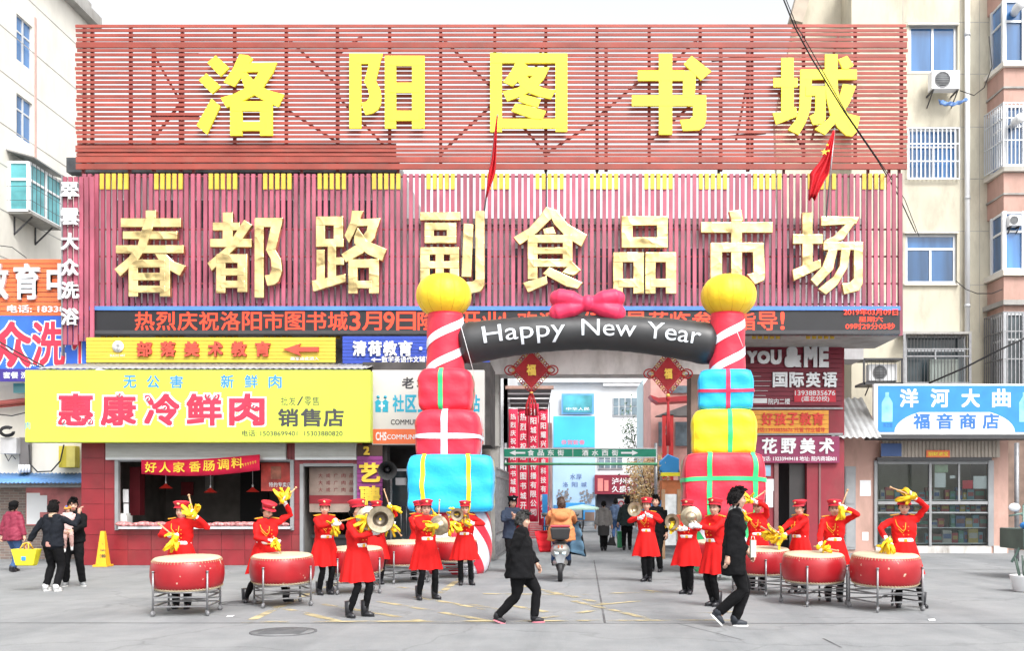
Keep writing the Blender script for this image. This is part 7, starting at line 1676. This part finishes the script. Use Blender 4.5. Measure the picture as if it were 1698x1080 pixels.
q.add(vs, [(0, 3, 2, 1)] + [(r_ * 4 + j, r_ * 4 + (j + 1) % 4, (r_ + 1) * 4 + (j + 1) % 4, (r_ + 1) * 4 + j) for r_ in range(4) for j in range(4)] + [(16, 17, 18, 19)]); q.build('bag_body', M_bagy, bg_, bevel=.008)
for sy in (-.08, .08):
    q = MB(); q.tube([p + V((-.08, sy, -.13)), p + V((-.05, sy * .3, -.03)), p + V((.0, 0, -.005)), p + V((.05, sy * .3, -.03)), p + V((.08, sy, -.13))], .012, 6); q.build('handle', mat('handle_orange', (.75, .42, .03), .5), bg_)
q = MB(); q.box(p.x - .04, p.y - .101, p.z - .32, p.x + .04, p.y - .097, p.z - .25); q.build('print', mat('print_blue', 0), bg_)
w2 = person('adult in black facing the street and carrying a small child', 121, 973, 1.68, 20, wear='coat', mt=M_blk, ml=M_blk, ms=(M_grey, mat('sole_white', 0)), hair='short', fat=1.05, hem=.8, hands=((.02, -.30, 1.02), (-.12, -.26, .98)), feet=((.16, .0, 0, 0, .4), (-.12, .05, 0, 0, -.2)), hints=((1, 0, -.3), (-1, 0, -.3)), head=(.2, .2))
cb_ = w2['wl']((-.06, -.22, .64)); 
ch = person('small child in pale pink and an orange cap held by the adult in black', 0, 0, .86, 30, wear='puffy', mt=mat('suit_pale_pink', (.60, .42, .40), .85, var=.08), ml=mat('suit_pink_trousers', (.52, .33, .30), .85), ms=M_wsh, hair='short', fat=1.1, at=cb_,
            hands=((.3, -.1, 1.1), (-.28, -.2, 1.0)), feet=((.12, -.25, .12, .5), (-.1, -.12, .06, .5)), head=(0, .1), hem=.8, hip=0)
q = MB(); c_ = ch['head']; q.lathe([(.060, 0), (.063, .02), (.045, .05), (.001, .06)], 18, c_ + V((0, 0, .018))); q.ball(c_ + V((0, -.055, .02)), (.05, .035, .012), 10, 6); o = q.build('child_cap', mat('cap_orange', (.75, .30, .05), .7)); o.parent = ch['o']; o.matrix_parent_inverse = (Matrix.Translation(ch['o'].location) @ Matrix.Rotation(R(30), 4, 'Z')).inverted()
q = MB(); q.ball(c_ + V((0, -.03, .055)), (.03, .03, .025), 10, 6); o2 = q.build('pompom', mat('cap_blue', (.05, .15, .55), .7)); o2.parent = o
w3 = person('pedestrian in a wine red jacket and jeans walking away at the left edge', 22, 949, 1.60, 165, wear='puffy', mt=M_wine, ml=M_jean, ms=bsh, hair='short', hat='beanie', fat=1.15, hem=.72, hands=((.28, .05, .78), (-.30, -.02, .76)), feet=((.09, -.12, 0, 0), (-.08, .12, .02, .2)), head=(.1, .1))
# guard, far people
gd = person('uniformed guard in dark cap clapping beside the folding gate', 850, 950, 1.72, 14, wear='coat', mt=mat('uniform_navy', (.03, .04, .065), .8), ml=M_blk, ms=bsh, hair='short', hat='police', fat=1.08, hem=.72, hands=((.02, -.26, 1.20), (-.04, -.27, 1.16)), hints=((1, 0, -.8), (-1, 0, -.8)), head=(.1, .1))
gw = person('woman in a pale grey hooded jacket and skirt walking away down the lane', 1001, 914, 1.62, 176, wear='coat', mt=M_grj, ml=M_blk, ms=bsh, hair='bun', fat=1.02, hem=.84, hands=((-.27, -.02, .78), (.27, .02, .78))[::-1], feet=((.05, .03, 0, 0), (-.05, -.06, 0, 0)))
q = MB(); n = 24; vs = []
for z, r_ in ((.92, .15), (.75, .175), (.50, .165)):
    for j in range(n): a_ = 2 * PI * j / n; vs.append((r_ * 1.1 * math.cos(a_), r_ * .8 * math.sin(a_), z))
q.add(vs, [(i * n + j, i * n + (j + 1) % n, (i + 1) * n + (j + 1) % n, (i + 1) * n + j) for i in range(2) for j in range(n)], True); me = q.mesh('skirt', mat('skirt_dark_grey', (.06, .06, .06), .85)); o = bpy.data.objects.new('skirt', me); C.objects.link(o); o.parent = gw['o']
hb = thing('handbag', 'black handbag hanging at the side of the woman in the pale grey jacket', 'bag', P(1014, 905, GD(914)))
q = MB(); p = P(1014, 905, GD(914)); q.add([p + V(d_) for d_ in ((-.16, -.05, 0), (.16, -.05, -.02), (.16, .05, -.02), (-.16, .05, 0), (-.06, -.03, .26), (.08, -.03, .24), (.08, .03, .24), (-.06, .03, .26))], [(0, 3, 2, 1), (4, 5, 6, 7), (0, 1, 5, 4), (1, 2, 6, 5), (2, 3, 7, 6), (3, 0, 4, 7)]); q.build('bag_body', M_black, hb, bevel=.02)
q = MB(); q.tube([p + V((-.05, 0, .25)), p + V((0, 0, .42)), p + V((.07, 0, .24))], .012, 6); q.build('handle', M_black, hb)
gm = person('man in a dark green coat walking away down the lane', 1040, 913, 1.74, 178, wear='coat', mt=mat('coat_dark_green', (.035, .05, .05), .85), ml=M_blk, ms=bsh, hair='short', fat=1.08, hem=.74, hands=((.28, -.05, .80), (-.28, .04, .78)), feet=((.10, .06, 0, 0), (-.08, -.1, 0, 0)))
q = MB(); p = P(1030, 909, GD(912)); q.box(p.x - .13, p.y - .12, p.z - .0, p.x + .13, p.y + .12, p.z + .5); o = q.build('green_bin', mat('bin_green', (.05, .38, .16), .5), None); o.modifiers.new('b', 'BEVEL').width = .02; tag(o, 'small green bin beside the man in the dark green coat', 'bin')
q = MB(); q.box(p.x - .15, p.y - .14, p.z + .505, p.x + .15, p.y + .14, p.z + .55); q.build('lid', mat('bin_green', 0), o, base=(0, 0, 0))
gp = person('person in a black coat half hidden behind the lone performer right of the lane', 1088, 949, 1.74, -20, wear='coat', mt=M_blk, ml=M_blk, ms=bsh, hair='short', fat=1.0, hem=.66, hands=((.24, -.05, .80), (-.20, -.1, .84)))
gf = person('distant man in blue walking in the far lane', 1021, 896, 1.7, 170, wear='coat', mt=mat('coat_blue_grey', (.08, .12, .2), .85), ml=M_jean, ms=bsh, hair='short')
gf2 = person('distant woman in a red coat beside the red rack', 905, 893, 1.62, 20, wear='coat', mt=M_wine, ml=M_blk, ms=bsh, hair='bob', hem=.7)
# ------------------------------------------------------------------ scooter with rider, seen from behind
sp = G(929, 966); sc_ = thing('electric_scooter', 'grey electric scooter with a black top box seen from behind under the rider', 'scooter', sp)
M_sg = mat('scooter_grey', (.36, .36, .34), .3, .3, var=.08, coat=.4); M_sd = mat('scooter_black', (.03, .03, .032), .45)
B = lambda x, y, z: (sp.x + x, sp.y + y, z)
q = MB(); q.lathe([(.13, -.045), (.20, -.05), (.215, -.03), (.215, .03), (.20, .05), (.13, .045)], 26, B(0, .12, .215), rot=Matrix.Rotation(R(90), 3, 'Y')); wh_ = q.build('wheel', M_black, sc_)
q = MB(); q.lathe([(.13, -.03), (.05, -.045), (.05, .045), (.13, .03)], 20, B(0, .12, .215), rot=Matrix.Rotation(R(90), 3, 'Y')); q.build('hub', M_steel, wh_)
q = MB(); q.lathe([(.13, -.045), (.20, -.05), (.215, -.03), (.215, .03), (.20, .05), (.13, .045)], 26, B(0, 1.35, .215), rot=Matrix.Rotation(R(90), 3, 'Y')); q.build('wheel', M_black, sc_)
q = MB(); q.ball(B(0, .30, .62), (.20, .42, .17), 20, 12); q.ball(B(0, .05, .66), (.17, .2, .12), 18, 10); q.ball(B(0, .9, .35), (.18, .45, .12)); q.ball(B(0, 1.3, .75), (.2, .12, .38)); fuse(q, .022, 3).build('body_shell', M_sg, sc_)
q = MB(); q.poly([B(-.13, -.10, .62), B(.13, -.10, .62), B(.07, -.04, .38), B(-.07, -.04, .38)], (0, 1, 0), .08); q.build('number_plate_holder', mat('plate_silver', (.5, .52, .54), .3, .4), sc_, bevel=.01)
q = MB(); q.ball(B(-.07, -.12, .58), (.045, .03, .03), 10, 6); q.ball(B(.07, -.12, .58), (.045, .03, .03), 10, 6); q.build('tail_light', mat('lamp_pale', (.55, .70, .75), .2), sc_)
q = MB(); q.box(*B(-.05, -.145, .69), *B(-.015, -.13, .75)); q.box(*B(.015, -.145, .69), *B(.05, -.13, .75)); q.build('brake_light', mat('lamp_amber_red', (.45, .12, .06), .3), sc_)
q = MB(); q.box(*B(-.05, .14, .30), *B(.05, .1, .45)); q.poly([B(-.10, .2, .34), B(.10, .2, .34), B(.06, .0, .22), B(-.06, .0, .22)], (0, 1, .3), .02); q.build('mudguard', M_sd, sc_)
q = MB(); q.ball(B(0, .42, .80), (.15, .40, .07), 18, 10); q.build('seat', M_sd, sc_)
q = MB(); q.add([B(*v) for v in ((-.17, -.16, .86), (.17, -.16, .86), (.15, .14, .86), (-.15, .14, .86), (-.21, -.20, 1.10), (.21, -.20, 1.10), (.18, .16, 1.10), (-.18, .16, 1.10))], [(0, 3, 2, 1), (4, 5, 6, 7), (0, 1, 5, 4), (1, 2, 6, 5), (2, 3, 7, 6), (3, 0, 4, 7)]); bo = q.build('top_box', M_sd, sc_, bevel=.03)
q = MB(); q.box(*B(-.2, -.18, 1.105), *B(.2, .14, 1.15)); q.build('box_lid', mat('lid_red', (.40, .03, .05), .4), bo, bevel=.02)
q = MB(); q.tube([B(-.34, 1.15, 1.10), B(-.1, 1.2, 1.06), B(.1, 1.2, 1.06), B(.34, 1.15, 1.10)], .018, 8); q.tube([B(0, 1.2, 1.06), B(0, 1.3, .5)], .03, 8); q.build('handlebar', M_sd, sc_)
for s in (-1, 1):
    q = MB(); q.tube([B(.2 * s, 1.18, 1.08), B(.3 * s, 1.15, 1.3)], .008, 6); q.ball(B(.33 * s, 1.14, 1.34), (.07, .02, .045), 12, 8); q.build('mirror', M_sd, sc_)
rd = person('scooter rider in a pale orange hooded jacket seen from behind', 0, 0, 1.60, 180, wear='puffy', mt=M_or, ml=M_jean, ms=bsh, hair='short', mh=M_hairb, fat=1.5, hem=.80, hip=.08, at=(sp.x + .02, sp.y + .42, 0),
            hands=((.30, -.62, 1.10), (-.30, -.62, 1.10)), feet=((.16, -.40, .28, 0), (-.16, -.40, .28, 0)), head=(.25, .05), hints=((1, .3, -.5), (-1, .3, -.5)))
q = MB(); hz = rd['wl']; q.ball(hz((0, .13, 1.32)), (.155, .085, .10), 14, 8); o = q.build('hood', M_or); o.parent = rd['o']; o.matrix_parent_inverse = (Matrix.Translation(rd['o'].location) @ Matrix.Rotation(R(180), 4, 'Z')).inverted()
def quilt(label, side, pts, m, m2):
    t = thing('leg_quilt', label, 'quilt', B(side * .4, .9, .5), 'quilted leg covers on the scooter'); q = MB(); n = 12; vs = []
    for i in range(n + 1):
        f = i / n
        for j in range(9):
            g2 = j / 8
            top = V(pts[0]).lerp(V(pts[1]), g2); bot = V(pts[3]).lerp(V(pts[2]), g2); v = top.lerp(bot, f); v.y += .02 * math.sin(f * 16) + .03 * math.sin(g2 * 5); vs.append(B(*v))
    q.add(vs, [(i * 9 + j, (i + 1) * 9 + j, (i + 1) * 9 + j + 1, i * 9 + j + 1) for i in range(n) for j in range(8)], True); o = q.build('quilt_panel', m, t); o.modifiers.new('s', 'SOLIDIFY').thickness = .04
    q = MB(); q.tube([B(*pts[0]), B(*pts[1]), B(*pts[2]), B(*pts[3])], .022, 6); q.build('piping', m2, t)
quilt('blue grey quilted leg cover flaring out on the right of the scooter', 1, [(.15, .95, 1.25), (.40, .75, 1.18), (.52, .5, .50), (.2, .6, .56)], mat('quilt_blue', (.08, .15, .22), .8, var=.5, scale=2.5), M_blk)
quilt('red quilted leg cover bulging out on the left of the scooter', -1, [(-.2, .9, 1.0), (-.52, .8, .98), (-.42, .6, .60), (-.2, .6, .60)], mat('quilt_red', (.55, .02, .03), .8, var=.2), mat('quilt_red', 0))

for i, (x, y) in ((0, (382, 1024)), (2, (1545, 1030))):
    g0 = G(x, y); q = MB(); q.add([(-.05, -.03, .001), (.04, -.04, .001), (.05, .03, .018), (0, .05, .004), (-.04, .03, .014)], [(0, 1, 2, 3, 4)])
    o = q.build('paper_scrap', M_signw if i % 2 == 0 else M_cloth_red, None, at=g0 + V((0, 0, .006))); o.modifiers.new('s', 'SOLIDIFY').thickness = .002
    tag(o, ('white paper scrap on the road right of the far left drum', 'red paper scrap on the road left of the man in the long black coat', 'white paper scrap on the road by the far right drum', 'red paper scrap on the road before the nearest left performer')[i], 'litter')
